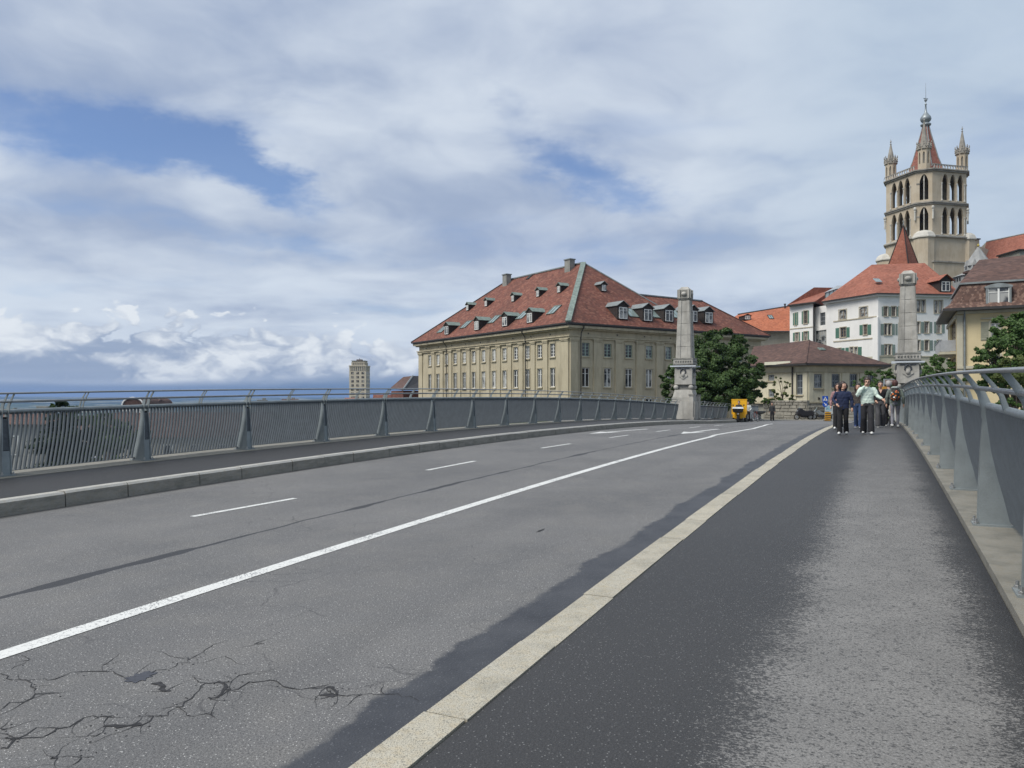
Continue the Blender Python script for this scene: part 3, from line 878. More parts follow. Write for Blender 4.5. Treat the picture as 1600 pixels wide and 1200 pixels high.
def wall_panel(mb, fr, a0, a1, z0, z1, ops, depth=.25, mi=0, both=False):
    """wall surface with real openings and reveals. ops: (a0,a1,z0,z1,kind,spring)"""
    ops = [o if len(o) > 4 else (*o, 'rect', None) for o in ops]
    ops = [o for o in ops if o[0] > a0 and o[1] < a1 and o[3] > z0+.01 and o[2] < z1-.01]
    ops = [o if (o[2] >= z0 and o[3] <= z1) else (o[0], o[1], max(o[2], z0), min(o[3], z1), 'rect', None) for o in ops]
    A = sorted(set([a0, a1]+[o[0] for o in ops]+[o[1] for o in ops]))
    Z = sorted(set([z0, z1]+[max(z0, o[2]) for o in ops]+[min(z1, o[3]) for o in ops]))
    layers = [0.0]+([-depth] if both else [])
    for d in layers:
        def q(a, z): return wall_pt(fr, a, z, d)
        for i in range(len(A)-1):
            # merge vertically
            runs = []; cur = None
            for j in range(len(Z)-1):
                cx, cz = (A[i]+A[i+1])/2, (Z[j]+Z[j+1])/2
                hole = any(o[0] < cx < o[1] and o[2] < cz < o[3] for o in ops)
                if not hole:
                    if cur is None: cur = [Z[j], Z[j+1]]
                    else: cur[1] = Z[j+1]
                elif cur is not None: runs.append(cur); cur = None
            if cur is not None: runs.append(cur)
            for za, zb in runs:
                f = [q(A[i], za), q(A[i+1], za), q(A[i+1], zb), q(A[i], zb)]
                mb.poly(f[::-1] if d == 0.0 else f, mi)
        for o in ops:
            if o[4] != 'rect':
                pts = arch_pts(o[0], o[1], o[5], o[3], o[4])
                for (xa, ya), (xb, yb) in zip(pts, pts[1:]):
                    f = [q(xa, ya), q(xb, yb), q(xb, o[3]), q(xa, o[3])]
                    if abs(ya-o[3]) < 1e-6: f = f[1:]
                    elif abs(yb-o[3]) < 1e-6: f = [f[0], f[1], f[3]]
                    mb.poly(f[::-1] if d == 0.0 else f, mi)
    for o in ops:
        def g(a, z, d): return wall_pt(fr, a, z, d)
        zt = o[3] if o[4] == 'rect' else o[5]
        mb.poly([g(o[0], o[2], 0), g(o[0], zt, 0), g(o[0], zt, -depth), g(o[0], o[2], -depth)], mi)
        mb.poly([g(o[1], o[2], 0), g(o[1], o[2], -depth), g(o[1], zt, -depth), g(o[1], zt, 0)], mi)
        if o[2] > z0: mb.poly([g(o[0], o[2], 0), g(o[0], o[2], -depth), g(o[1], o[2], -depth), g(o[1], o[2], 0)], mi)
        if o[4] == 'rect':
            mb.poly([g(o[0], o[3], 0), g(o[1], o[3], 0), g(o[1], o[3], -depth), g(o[0], o[3], -depth)], mi)
        else:
            pts = arch_pts(o[0], o[1], o[5], o[3], o[4])
            for (xa, ya), (xb, yb) in zip(pts, pts[1:]):
                mb.poly([g(xa, ya, 0), g(xb, yb, 0), g(xb, yb, -depth), g(xa, ya, -depth)], mi)
    return mb
WCACHE = {}
def window_mesh(w, h, style, fm):
    key = (round(w, 1), round(h, 1), style, fm.name)
    if key in WCACHE: return WCACHE[key]
    w = key[0]; h = key[1]
    t = .075; mb = MB()
    def bar(x0, x1, z0, z1, y0=-.03, y1=.03): mb.box(x0, x1, y0, y1, z0, z1)
    bar(-w/2, -w/2+t, 0, h); bar(w/2-t, w/2, 0, h); bar(-w/2+t, w/2-t, 0, t); bar(-w/2+t, w/2-t, h-t, h)
    if style in ('casement', 'casement3', 'casement2'):
        bar(-.06, .06, t, h-t, -.03, .038)
        n = {'casement': 1, 'casement2': 2, 'casement3': 3}[style]
        for i in range(1, n+1):
            z = h*i/(n+1) if style != 'casement' else h*.70
            for s in (-1, 1):
                xa, xb = (-w/2+t, -.046) if s < 0 else (.046, w/2-t)
                bar(xa, xb, z-.02, z+.02, -.025, .022)
    elif style == 'bars':
        n = 4
        for i in range(1, n):
            x = -w/2+w*i/n; bar(x-.025, x+.025, t, h-t, -.02, .03)
        nz = max(1, int(round(h/1.3)))
        for i in range(1, nz+1):
            z = h*i/(nz+1); bar(-w/2+t, w/2-t, z-.03, z+.03, -.026, .024)
    elif style == 'louvre':
        for i in range(1, 6):
            z = h*i/6; bar(-w/2+t, w/2-t, z-.02, z+.02, -.025, .022)
        bar(-.02, .02, t, h-t, -.03, .03)
    elif style == 'single':
        pass
    fme = mb.mesh('window', fm)
    p = MB().box(-w/2+.02, w/2-.02, -.012, .0, .02, h-.02).mesh('pane', M_GLASS)
    WCACHE[key] = (fme, p)
    return WCACHE[key]
def put_window(par, fr, a, z, w, h, style='casement', fm=None, depth=.2, base=None, rnd=None):
    fme, p = window_mesh(w, h, style, fm or M_WFRAME)
    ta = fr[1]; rz = math.atan2(ta.y, ta.x)
    q = wall_pt(fr, a, z, -depth)
    o = inst(fme, 'window', par, q-worldloc(par), rz)
    inst(p, 'pane', o)
    return o
def sill(mb, fr, a, w, z, h=.12, d=.12, mi=0): mb.fbox(fr, a-w/2-.12, a+w/2+.12, .004, d, z-h, z-.002, mi)
def surround(mb, fr, a, w, z0, z1, t=.16, d=.045, mi=0):
    mb.fbox(fr, a-w/2-t, a-w/2-.003, .004, d, z0, z1, mi); mb.fbox(fr, a+w/2+.003, a+w/2+t, .004, d, z0, z1, mi)
    mb.fbox(fr, a-w/2-t, a+w/2+t, .004, d+.01, z1+.002, z1+t, mi)
def slab(mb, pts, th, mi=0):
    """thin solid from a planar outline, thickness downwards"""
    n = len(pts); b = [Vector(p)-Vector((0, 0, th)) for p in pts]
    nz = sum((Vector(pts[i])-Vector(pts[0])).cross(Vector(pts[(i+1) % n])-Vector(pts[0])).z for i in range(n))
    pts = [Vector(p) for p in pts]
    if nz < 0: pts = pts[::-1]; b = b[::-1]
    mb.add(pts+b, [tuple(range(n)), tuple(range(2*n-1, n-1, -1))]+[(i+n, (i+1) % n+n, (i+1) % n, i) for i in range(n)], mi)
    return mb
def slopes(mb, polys, mi=0):
    """roof planes; oriented upwards"""
    for p in polys:
        p = [Vector(q) for q in p]
        nz = (p[1]-p[0]).cross(p[2]-p[0]).z
        mb.poly(p if nz > 0 else p[::-1], mi)
    return mb
def dormer(par, fr_no, front, w, h, ln, roofm, wstyle='casement', ov=.16, rise=.38, fm=None, hipped=False, cheek=None):
    """small roof dormer: front = world point at bottom centre of its window, fr_no = outward direction"""
    no = Vector((fr_no[0], fr_no[1], 0)).normalized(); ta = Vector((no.y, -no.x, 0))
    rz = math.atan2(ta.y, ta.x)
    f = Vector(front)
    d = bpy.data.objects.new('dormer', None)
    mb = MB()
    def P(a, b, z): return f+ta*a+no*b+Vector((0, 0, z))
    hw = w/2
    # body (front ring around the window, cheeks)
    for s in (-1, 1):
        mb.add([P(s*hw, 0, -.05), P(s*hw, -ln, -.05), P(s*hw, -ln, h), P(s*hw, 0, h)], [(0, 1, 2, 3) if s > 0 else (3, 2, 1, 0)])
    mb.poly([P(-hw, 0, -.05), P(hw, 0, -.05), P(hw, 0, h), P(0, 0, h+rise), P(-hw, 0, h)][::-1])
    mb.poly([P(-hw, -ln, -.05), P(hw, -ln, -.05), P(hw, -ln, h), P(0, -ln, h+rise), P(-hw, -ln, h)])
    o = mb.build('dormer', cheek or M_TIMBER, par)
    mb = MB()
    e = ov
    L = [P(-hw-e, e, h-.04), P(-hw-e, -ln, h-.04), P(0, -ln, h+rise+.05), P(0, e, h+rise+.05)]
    Rr = [P(hw+e, e, h-.04), P(0, e, h+rise+.05), P(0, -ln, h+rise+.05), P(hw+e, -ln, h-.04)]
    slab(mb, L, .06); slab(mb, Rr, .06)
    mb.build('dormer_roof', roofm, o)
    fme, p = window_mesh(w*.72, h*.86, wstyle, fm or M_WFRAME)
    q = f+no*.035+Vector((0, 0, .02))
    # frames face outwards: local y must equal no
    wo = inst(fme, 'window', o, q-worldloc(o), math.atan2(-no.x, no.y) if False else math.atan2(ta.y, ta.x)+math.pi)
    gp = MB()
    gp.obox(f+no*.03+Vector((0, 0, h*.45)), ta*(w*.36), no*.004, (0, 0, h*.42))
    gp.build('pane', M_GLASS, o)
    return o
def skylight(par, c, n, up, w, h, fm=None):
    c = Vector(c); n = Vector(n).normalized(); up = (Vector(up)-n*Vector(up).dot(n)).normalized(); ri = up.cross(n)
    mb = MB()
    for (a, b, x, y) in ((-w/2, 0, .05, h/2), (w/2, 0, .05, h/2), (0, -h/2, w/2+.05, .05), (0, h/2, w/2+.05, .05), (0, 0, .03, h/2)):
        mb.obox(c+ri*a+up*b+n*.06, ri*x, up*y, n*.06)
    o = mb.build('skylight', fm or M_COPPER, par)
    MB().obox(c+n*.05, ri*(w/2-.02), up*(h/2-.02), n*.02).build('pane', M_SKYG, o)
    return o
M_SKYG = mat('skylight_glass', (.22, .28, .28), .12, .2, 1.0, spec=.9)
# ================================================================== LARGE MUSEUM-LIKE STONE BUILDING
def big_building():
    C = Vector((7.13, 95.1, 0)); Ld = Vector((-.5547, .832, 0)); Rd = Vector((.832, .5547, 0))
    LL, DD, RL, WD = 41.0, 21.5, 36.3, 12.0
    base = Vector((C.x, C.y, -10))
    b = thing('stone_building', 'long sandstone building with steep red tiled roof and rows of dormers behind the left railing', 'building', base)
    def P(r, l, z=0): q = C+Rd*r+Ld*l; return Vector((q.x, q.y, z))
    cen = P(10, 15)
    ZB, ZC, ZE = -12.0, 9.95, 10.75
    frL, lenL, _ = frame_from(P(0, 0), P(0, LL), cen)
    frR, lenR, _ = frame_from(P(0, 0), P(RL, 0), cen)
    flipL = (frL[0]-P(0, 0)).length > 1; flipR = (frR[0]-P(0, 0)).length > 1
    aL = lambda l: (LL-l) if flipL else l
    aR = lambda r: (RL-r) if flipR else r
    rows = [(6.70, 8.40, 1.05), (2.85, 5.28, 1.05), (-1.6, 1.35, 1.05)]
    opsL = []; opsR = []
    lw = [3.5+2.8*i for i in range(13)]; rw = [2.55+3.62*i for i in range(9)]
    for z0, z1, w in rows:
        for l in lw: opsL.append((aL(l)-w/2, aL(l)+w/2, z0, z1))
        for r in rw: opsR.append((aR(r)-.6, aR(r)+.6, z0, z1))
    mb = MB()
    wall_panel(mb, frL, 0, LL, ZB, ZC, opsL, .32)
    wall_panel(mb, frR, 0, RL, ZB, ZC, opsR, .32)
    # rear walls
    for a, c in ((P(0, LL), P(DD, LL)), (P(DD, LL), P(DD, WD)), (P(DD, WD), P(RL, WD)), (P(RL, WD), P(RL, 0))):
        fr, L, _ = frame_from(a, c, cen if a != P(DD, WD) else P(25, 6)); wall_panel(mb, fr, 0, L, ZB, ZC, [])
    mb.build('wall', M_MOLASSE, b)
    # dark rooms behind the windows are closed by a liner
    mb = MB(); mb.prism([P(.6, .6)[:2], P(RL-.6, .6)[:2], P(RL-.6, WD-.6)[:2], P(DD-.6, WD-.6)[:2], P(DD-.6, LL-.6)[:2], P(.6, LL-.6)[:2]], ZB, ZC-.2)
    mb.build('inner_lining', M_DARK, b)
    for z0, z1, w in rows:
        st = 'casement3' if z0 > 6 else 'casement'
        for l in lw: put_window(b, frL, aL(l), z0, 1.05, z1-z0, st, depth=.13)
        for r in rw: put_window(b, frR, aR(r), z0, 1.2, z1-z0, st, depth=.13, fm=M_WFRAME if z0 < 6 else M_PALEGREEN)
    # trims: sills and surrounds, one object per window
    for z0, z1, w in rows:
        for fr, lst, f, ww in ((frL, lw, aL, 1.05), (frR, rw, aR, 1.2)):
            for l in lst:
                mb = MB(); sill(mb, fr, f(l), ww, z0, .16, .16); mb.build('window_sill', M_MOLASSE2, b)
                mb = MB(); surround(mb, fr, f(l), ww, z0+.002, z1, .15, .05); mb.build('window_surround', M_MOLASSE2, b)
    # pilasters with capitals between the windows
    def pil(fr, a, w=.85):
        mb = MB(); mb.fbox(fr, a-w/2, a+w/2, .003, .16, ZB, 8.55)
        p = mb.build('pilaster', M_MOLASSE, b)
        mb = MB()
        mb.fbox(fr, a-w/2-.08, a+w/2+.08, .005, .24, 8.56, 8.72); mb.fbox(fr, a-w/2-.14, a+w/2+.14, .005, .30, 8.722, 8.86)
        mb.build('capital', M_MOLASSE2, p)
    for i in range(12): pil(frL, aL(3.5+2.8*i+1.4), .9)
    for i in range(8): pil(frR, aR(2.55+3.62*i+1.81), 1.15)
    for fr, a, w in ((frL, aL(.85), 1.5), (frL, aL(LL-.7), 1.3), (frR, aR(.65), 1.2), (frR, aR(RL-.65), 1.2)):
        pil(fr, a, w)
    # entablature
    for i, (z0, z1, d, m_) in enumerate([(8.87, 9.10, .22, M_MOLASSE2), (9.10, 9.24, .34, M_MOLASSE2), (9.95, 10.12, .45, M_MOLASSE2), (10.12, 10.42, .78, M_MOLASSE2)]):
        mb = MB()
        pts = [P(-d, -d), P(RL+d, -d), P(RL+d, WD+d), P(DD+d, WD+d), P(DD+d, LL+d), P(-d, LL+d)]
        mb.prism([p[:2] for p in pts], z0+.002*i, z1, 0)
        mb.build('cornice', m_, b)
    mb = MB(); d = .82
    pts = [P(-d, -d), P(RL+d, -d), P(RL+d, WD+d), P(DD+d, WD+d), P(DD+d, LL+d), P(-d, LL+d)]
    mb.prism([p[:2] for p in pts], 10.425, 10.56)
    d = 1.02
    pts2 = [P(-d, -d), P(RL+d, -d), P(RL+d, WD+d), P(DD+d, WD+d), P(DD+d, LL+d), P(-d, LL+d)]
    mb.prism([p[:2] for p in pts2], 10.56, 10.74)
    mb.build('gutter', M_GUTTER, b)
    for fr, a in ((frL, aL(9.2)), (frL, aL(31.0)), (frR, aR(1.55))):
        mb = MB(); mb.tube([wall_pt(fr, a, z, dd) for z, dd in ((10.5, .95), (10.2, .9), (9.6, .38), (8.9, .3), (ZB, .3))], .075, 8)
        mb.build('down_pipe', M_BRASSPIPE, b)
    # anchor plates in the frieze
    for i in range(9):
        mb = MB(); mb.fbox(frL, aL(4+4.3*i)-.09, aL(4+4.3*i)+.09, .003, .05, 9.5, 9.66); mb.build('tie_plate', M_GUTTER, b)
    for i in range(7):
        mb = MB(); mb.fbox(frR, aR(3+4.8*i)-.09, aR(3+4.8*i)+.09, .003, .05, 9.5, 9.66); mb.build('tie_plate', M_GUTTER, b)
    # roof
    e = 1.0; ZR = 20.75; ZW = 16.15
    ze = ZE
    A = P(-e, -e, ze); B = P(DD+e, -e, ze); Cc = P(DD+e, LL+e, ze); D = P(-e, LL+e, ze)
    ap = P(DD/2, DD/2-.2, ZR); aq = P(DD/2, LL-11.0, ZR)
    mb = MB()
    slopes(mb, [(A, D, aq, ap), (A, ap, B), (B, ap, aq, Cc), (Cc, aq, D)])
    # lower wing
    k_ = (ZR-ZE)/(DD/2+e)
    wr = WD/2
    zr2 = ZW
    rr0 = 13.0
    E0 = P(rr0, -e-.0, ze); E1 = P(RL+e, -e, ze); E2 = P(RL+e, WD+e, ze); E3 = P(rr0, WD+e, ze)
    w0 = P(rr0, wr, zr2); w1 = P(RL-wr-.2, wr, zr2)
    up = Vector((0, 0, .0))
    dz = Vector((0, 0, .012))
    slopes(mb, [(E0+dz, E1+dz, w1, w0), (E1+dz, E2+dz, w1), (E2+dz, E3+dz, w0, w1)])
    mb.build('roof', M_ROOFA, b)
    # ridge and hip flashings
    def strip(p, q, w, t, m_, name='ridge_flashing'):
        p, q = Vector(p), Vector(q); t_ = (q-p).normalized(); s = t_.cross(Vector((0, 0, 1))).normalized(); n = s.cross(t_)
        MB().obox((p+q)/2+n*t*.5, (q-p)/2, s*w, n*t).build(name, m_, b)
    strip(A+Vector((0, 0, .05)), ap, .36, .10, M_COPPER, 'hip_flashing')
    strip(ap, aq, .22, .09, M_LEADG); strip(ap, B+(ap-B)*.37, .16, .07, M_LEADG); strip(w0, w1, .2, .09, M_LEADG)
    strip(aq, D, .14, .07, M_GUTTER); strip(w1, E1, .14, .06, M_ROOFB)
    # dormers
    nL = (D-A).cross(ap-A).normalized(); nL = nL if nL.z > 0 else -nL
    nR = (B-A).cross(ap-A).normalized(); nR = nR if nR.z > 0 else -nR
    nW = (E1-E0).cross(w1-E0).normalized(); nW = nW if nW.z > 0 else -nW
    for x, y in [(700, 522), (747, 515), (791, 509), (830, 503.5)]:
        q = ray_plane(x, y, A, nL); dormer(b, -Rd, q+Vector((0, 0, -.05))-Rd*.25, 1.5, 1.45, 2.3, M_COPPER, rise=.5)
    for x, y in [(732, 485), (761, 478.5), (803, 471), (842, 463.5), (875, 457)]:
        q = ray_plane(x, y, A, nL); dormer(b, -Rd, q-Rd*.2, .85, .95, 1.6, M_COPPER, rise=.38)
    for x, y in [(692, 515), (728.5, 507.7), (772.7, 499.5), (817, 493), (866, 484.8)]:
        q = ray_plane(x, y, A, nL); skylight(b, q+nL*.03, nL, (0, 0, 1), 1.5, 1.75)
    q = ray_plane(828.5, 432.7, A, nL); skylight(b, q+nL*.03, nL, (0, 0, 1), .6, 1.3, M_GUTTER)
    for x, y in [(971, 498), (1010, 501), (1043, 502), (1081, 502.5), (1105, 504.5)]:
        q = ray_plane(x, y, A, nR); dormer(b, -Ld, q-Ld*.3+Vector((0, 0, -.05)), 1.9, 1.75, 3.0, M_LEADG, rise=.6)
    q = ray_plane(942, 455, A, nR); dormer(b, -Ld, q-Ld*.2, 1.0, .95, 1.6, M_LEADG, rise=.38)
    for x, y in [(985, 489), (1021, 490.5), (1053.5, 491)]:
        q = ray_plane(x, y, A, nR); skylight(b, q+nR*.03, nR, (0, 0, 1), 1.5, 1.9)
    for r, l, w, top in ((DD/2-.9, 12.6, .62, 1.1), (DD/2-1.0, LL-12.0, .60, .9)):
        c = P(r, l, 0)
        mb = MB(); mb.obox((c.x, c.y, ZR-1.3), Rd*w*.75, Ld*w, (0, 0, 1.9)); o = mb.build('chimney', M_CHIM, b)
        mb = MB(); mb.obox((c.x, c.y, ZR+.672), Rd*(w*.75+.1), Ld*(w+.1), (0, 0, .07)); mb.build('chimney_cap', M_LEADG, o)
    return b
M_PALEGREEN = mat('pale_green_frame', (.34, .43, .36), .5, .06)
M_CHIM = mat('chimney_render', (.25, .25, .23), .9, .15, 2, dirt=.4)
big_building()

# ================================================================== OBELISKS AT THE END OF THE BRIDGE
M_OBEL = mat('obelisk_stone', (.38, .365, .33), .85, .18, 1.6, bump=.25, bscale=30, dirt=.72)
M_OBEL2 = mat('obelisk_stone_dark', (.23, .225, .205), .85, .2, 3, bump=.25, bscale=30, dirt=.5)
def obelisk(u, v, zb, top, label, flip):
    """square in the bridge frame; heights measured from zb"""
    o = thing('obelisk', label, 'obelisk', BW(u, v, zb), 'stone obelisks flanking the end of the bridge')
    H = top-zb
    U = Vector((SN, CS, 0)); V = Vector((CS, -SN, 0))
    def P(a, c, z): q = BW(u, v, zb+z)+U*a+V*c; return q
    def box_(name, hu, z0, z1, m_, hv=None, par=None, taper=None):
        hv = hv or hu; mb = MB(); t = taper or 1.0
        lo = [P(-hu, -hv, z0), P(hu, -hv, z0), P(hu, hv, z0), P(-hu, hv, z0)]
        hi = [P(-hu*t, -hv*t, z1), P(hu*t, -hv*t, z1), P(hu*t, hv*t, z1), P(-hu*t, hv*t, z1)]
        mb.add(lo+hi, [(0, 3, 2, 1), (4, 5, 6, 7), (0, 1, 5, 4), (1, 2, 6, 5), (2, 3, 7, 6), (3, 0, 4, 7)])
        if (lo[1]-lo[0]).cross(lo[3]-lo[0]).z < 0: mb.f = [f[::-1] for f in mb.f]
        return mb.build(name, m_, par or o)
    s = H/8.95
    box_('pedestal', .82*s, 0, 1.25*s, M_OBEL)
    box_('pedestal', .74*s, 1.252*s, 1.50*s, M_OBEL)
    box_('pedestal', .70*s, 1.502*s, 2.02*s, M_OBEL, taper=.82)
    for a in (-1, 1):
        for c in (-1, 1):
            mb = MB(); mb.ball(P(a*.50*s, c*.50*s, 2.19*s), .175*s, 14, sc=(1, 1, .92)); mb.build('stone_ball', M_OBEL, o, smooth=True)
    box_('core', .40*s, 2.02*s, 2.372*s, M_OBEL2)
    die = box_('die', .585*s, 2.374*s, 3.64*s, M_OBEL, taper=.985)
    # ribbon and shield carved on the faces
    for k_ in range(4):
        if k_ == 0: no, ta = -U, V
        elif k_ == 1: no, ta = V, U
        elif k_ == 2: no, ta = U, -V
        else: no, ta = -V, -U
        f = P(0, 0, -.06*s)+no*.58*s
        mb = MB()
        def Q(a, z, d): return f+ta*a*s+no*d*s+Vector((0, 0, z*s))
        mb.obox(Q(0, 3.50, .0), ta*.42*s, no*.03*s, (0, 0, .03*s))
        mb.tube([Q(-.02, 3.50, .03), Q(-.13, 3.40, .05), Q(-.17, 3.22, .04), Q(-.13, 3.12, .03)], [.05*s, .055*s, .05*s, .03*s], 6)
        mb.tube([Q(.02, 3.50, .03), Q(.13, 3.40, .05), Q(.17, 3.22, .04), Q(.13, 3.12, .03)], [.05*s, .055*s, .05*s, .03*s], 6)
        mb.build('carved_ribbon', M_GUTTER if False else M_RIB, die)
        mb = MB()
        pts = [(-.17, 3.30), (.17, 3.30), (.22, 3.16), (.30, 3.05), (.27, 2.97), (.17, 2.93), (.10, 2.84), (0, 2.80), (-.10, 2.84), (-.17, 2.93), (-.27, 2.97), (-.30, 3.05), (-.22, 3.16)]
        fr = [Q(a, z, .05) for a, z in pts]; bk = [Q(a, z, -.02) for a, z in pts]; n = len(pts)
        mb.add(fr+bk, [tuple(range(n))[::-1]]+[(i, (i+1) % n, (i+1) % n+n, i+n) for i in range(n)])
        mb.ball(Q(0, 3.08, .04), .13*s, 10, sc=(1, 1, 1.25))
        mb.build('carved_shield', M_OBEL, die)
    # lamp ring arms just under the moulding
    mb = MB()
    for c in (-1,):
        mb.obox(P(-.64*s, 0, 3.60*s), V*.86*s, U*.055*s, (0, 0, .045*s))
        mb.obox(P(.64*s, 0, 3.60*s), V*.86*s, U*.055*s, (0, 0, .045*s))
    mb.build('light_bar', M_PALEBAR, o)
    box_('necking', .54*s, 3.642*s, 3.70*s, M_OBEL)
    box_('moulding', .68*s, 3.702*s, 3.79*s, M_OBEL2); m2 = box_('moulding', .645*s, 3.792*s, 4.06*s, M_OBEL); box_('moulding', .67*s, 4.062*s, 4.14*s, M_OBEL2)
    # carved frieze bumps
    for no, ta in ((-U, V), (V, U), (U, V), (-V, U)):
        mb = MB()
        for i in range(-3, 4):
            mb.ball(P(0, 0, 3.925*s)+no*.645*s+ta*i*.165*s, .062*s, 8, sc=(1, 1, 1.2))
        mb.build('frieze_carving', M_OBEL2, m2, kind='stuff')
    # shaft of coursed blocks with a sunk panel look
    z0, z1 = 4.14, 8.02; hb, ht = .495, .355
    n = 5
    for i in range(n):
        a = z0+(z1-z0)*i/n; c = z0+(z1-z0)*(i+1)/n
        ha = hb+(ht-hb)*i/n; hc = hb+(ht-hb)*(i+1)/n
        box_('shaft_block', ha*s, (a+.012)*s, (c-.012)*s, M_OBEL, taper=hc/ha)
        for no, ta in ((-U, V), (V, U), (U, V), (-V, U)):
            for sgn in (-1, 1):
                mb = MB()
                pa = P(0, 0, a*s)+no*(ha+.018)*s+ta*sgn*ha*.72*s; pb = P(0, 0, c*s)+no*(hc+.018)*s+ta*sgn*hc*.72*s
                e1 = ta*ha*.26*s
                mb.obox((pa+pb)/2, (pb-pa)/2*.985, e1, no*.022*s); mb.build('corner_strip', M_OBEL, o)
    box_('shaft_core', .44*s, 4.14*s, 8.0*s, M_OBEL2, taper=.72)
    box_('neck_groove', .33*s, 8.02*s, 8.072*s, M_OBEL2)
    cap = box_('cap_block', .385*s, 8.074*s, 8.74*s, M_OBEL2, taper=1.0)
    mb = MB(); mb.add([P(-.385*s, -.385*s, 8.742*s), P(.385*s, -.385*s, 8.742*s), P(.385*s, .385*s, 8.742*s), P(-.385*s, .385*s, 8.742*s), P(-.2*s, -.2*s, 8.95*s), P(.2*s, -.2*s, 8.95*s), P(.2*s, .2*s, 8.95*s), P(-.2*s, .2*s, 8.95*s)],
                      [(3, 2, 1, 0), (4, 5, 6, 7), (0, 1, 5, 4), (1, 2, 6, 5), (2, 3, 7, 6), (3, 0, 4, 7)])
    mb.f = [f[::-1] for f in mb.f]
    mb.build('cap_top', M_OBEL, o)
    for no, ta in ((-U, V), (V, U), (U, V), (-V, U)):
        c = P(0, 0, 8.46*s)+no*.37*s
        mb = MB(); mb.ball(c, .185*s, 12, sc=(1, 1, .82)); mb.build('oval_boss', M_OBEL, cap, smooth=True)
        for sgn in (-1, 1):
            MB().obox(c+ta*sgn*.31*s+no*.035*s, ta*.055*s, no*.05*s, (0, 0, .30*s)).build('cap_strip', M_OBEL, cap)
        MB().obox(P(0, 0, 8.20*s)+no*.40*s, ta*.37*s, no*.025*s, (0, 0, .05*s)).build('cap_band', M_OBEL2, cap)
    return o
M_RIB = mat('dark_carving', (.05, .055, .065), .8, .2, 6)
M_PALEBAR = mat('pale_bar', (.50, .53, .56), .4, .05)
zL = ZZ(655, 52.6)
obelisk(52.1, -12.0, ZZ(655.5, 52.5), ZZ(450, 52.5), 'pale stone obelisk at the end of the left railing, before the dark tree', False)
obelisk(51.5, 1.42, ZZ(662, 45.8), ZZ(423.5, 45.8), 'pale stone obelisk at the end of the right railing, before the white building', True)
# twin stone posts closing the left railing
for i, (px) in enumerate((1080.5, 1090.5)):
    g = thing('stone_post', ('left' if i == 0 else 'right')+' one of two slim pale stone posts standing before the left obelisk', 'stone post', PX(px, 656, 51.2+i*1.0), 'stone posts at the foot of the left obelisk')
    p = PX(px, 656, 51.2+i*1.0); U = Vector((SN, CS, 0)); V = Vector((CS, -SN, 0))
    MB().obox(p+Vector((0, 0, .80)), U*.14, V*.14, (0, 0, .80)).build('shaft', M_OBEL, g)
    MB().obox(p+Vector((0, 0, 1.66)), U*.17, V*.17, (0, 0, .055)).build('cap', M_OBEL2, g)
    MB().obox(p+Vector((0, 0, .05)), U*.20, V*.20, (0, 0, .12)).build('foot', M_OBEL, g)
# ================================================================== OTHER BUILDINGS
M_WHITE = mat('white_render', (.74, .73, .70), .9, .05, .5, dirt=.10)
M_CREAMSTONE = mat('cream_stone', (.46, .43, .33), .9, .1, 1.0, dirt=.2)
M_SHUT = mat('green_shutter', (.075, .17, .125), .6, .12, 3)
M_SHUTG = mat('grey_green_shutter', (.20, .25, .22), .6, .12, 3)
M_STONETRIM = mat('window_stone', (.42, .38, .29), .9, .1, 2)
M_WOODF = mat('brown_frame', (.22, .17, .12), .6, .1)
M_GREYW = mat('grey_render', (.27, .265, .225), .9, .1, .6, dirt=.3)
M_YELLOW = mat('yellow_render', (.60, .50, .30), .9, .06, .7, dirt=.12)
M_BEIGE = mat('beige_blocks', (.57, .53, .40), .9, .1, .8, bump=.2, bscale=10, dirt=.3)
M_METALF = mat('steel_frame', (.30, .33, .35), .5, .1)
M_STEELD = mat('dark_steel', (.12, .13, .14), .5, .1)

def wins(par, fr, lst, zoff=0.0, style='casement2', fm=None, surr=None, depth=.18):
    """window pixel rectangles -> openings plus windows; returns openings"""
    ops = []
    for r in lst:
        x0, x1, y0, y1 = r[:4]; kind = r[4] if len(r) > 4 else 'rect'; st = r[5] if len(r) > 5 else style
        a, b = sorted((wall_px(fr, x0), wall_px(fr, x1)))
        am = (a+b)/2
        z1, z0 = wall_z(fr, am, y0), wall_z(fr, am, y1)
        if kind == 'rect': ops.append((a, b, z0, z1))
        else: ops.append((a, b, z0, z1, 'seg', z1-(b-a)*.18))
        put_window(par, fr, am, z0, b-a, z1-z0, st, fm=fm, depth=depth)
        if surr:
            mb = MB(); surround(mb, fr, am, b-a, z0, z1, .13, .05); sill(mb, fr, am, b-a, z0, .12, .12)
            mb.build('window_surround', surr, par)
    return ops
SH = {}
def shutters(par, fr, lst, m_):
    for x0, x1, y0, y1 in lst:
        a, b = sorted((wall_px(fr, x0), wall_px(fr, x1))); am = (a+b)/2
        z1, z0 = wall_z(fr, am, y0), wall_z(fr, am, y1)
        mb = MB(); mb.fbox(fr, a, b, .015, .05, z0, z1)
        n = 9
        for i in range(n):
            z = z0+(z1-z0)*(i+.5)/n; mb.fbox(fr, a+.07, b-.07, .0502, .066, z-.03, z+.03)
        mb.build('shutter', m_, par)
def band(par, fr, a, b, z0, z1, d, m_, name='string_course'):
    mb = MB(); mb.fbox(fr, a, b, .003, d, z0, z1); return mb.build(name, m_, par)
def V2(px, Y): v = XY(px, Y); return Vector((v.x, v.y, 0))

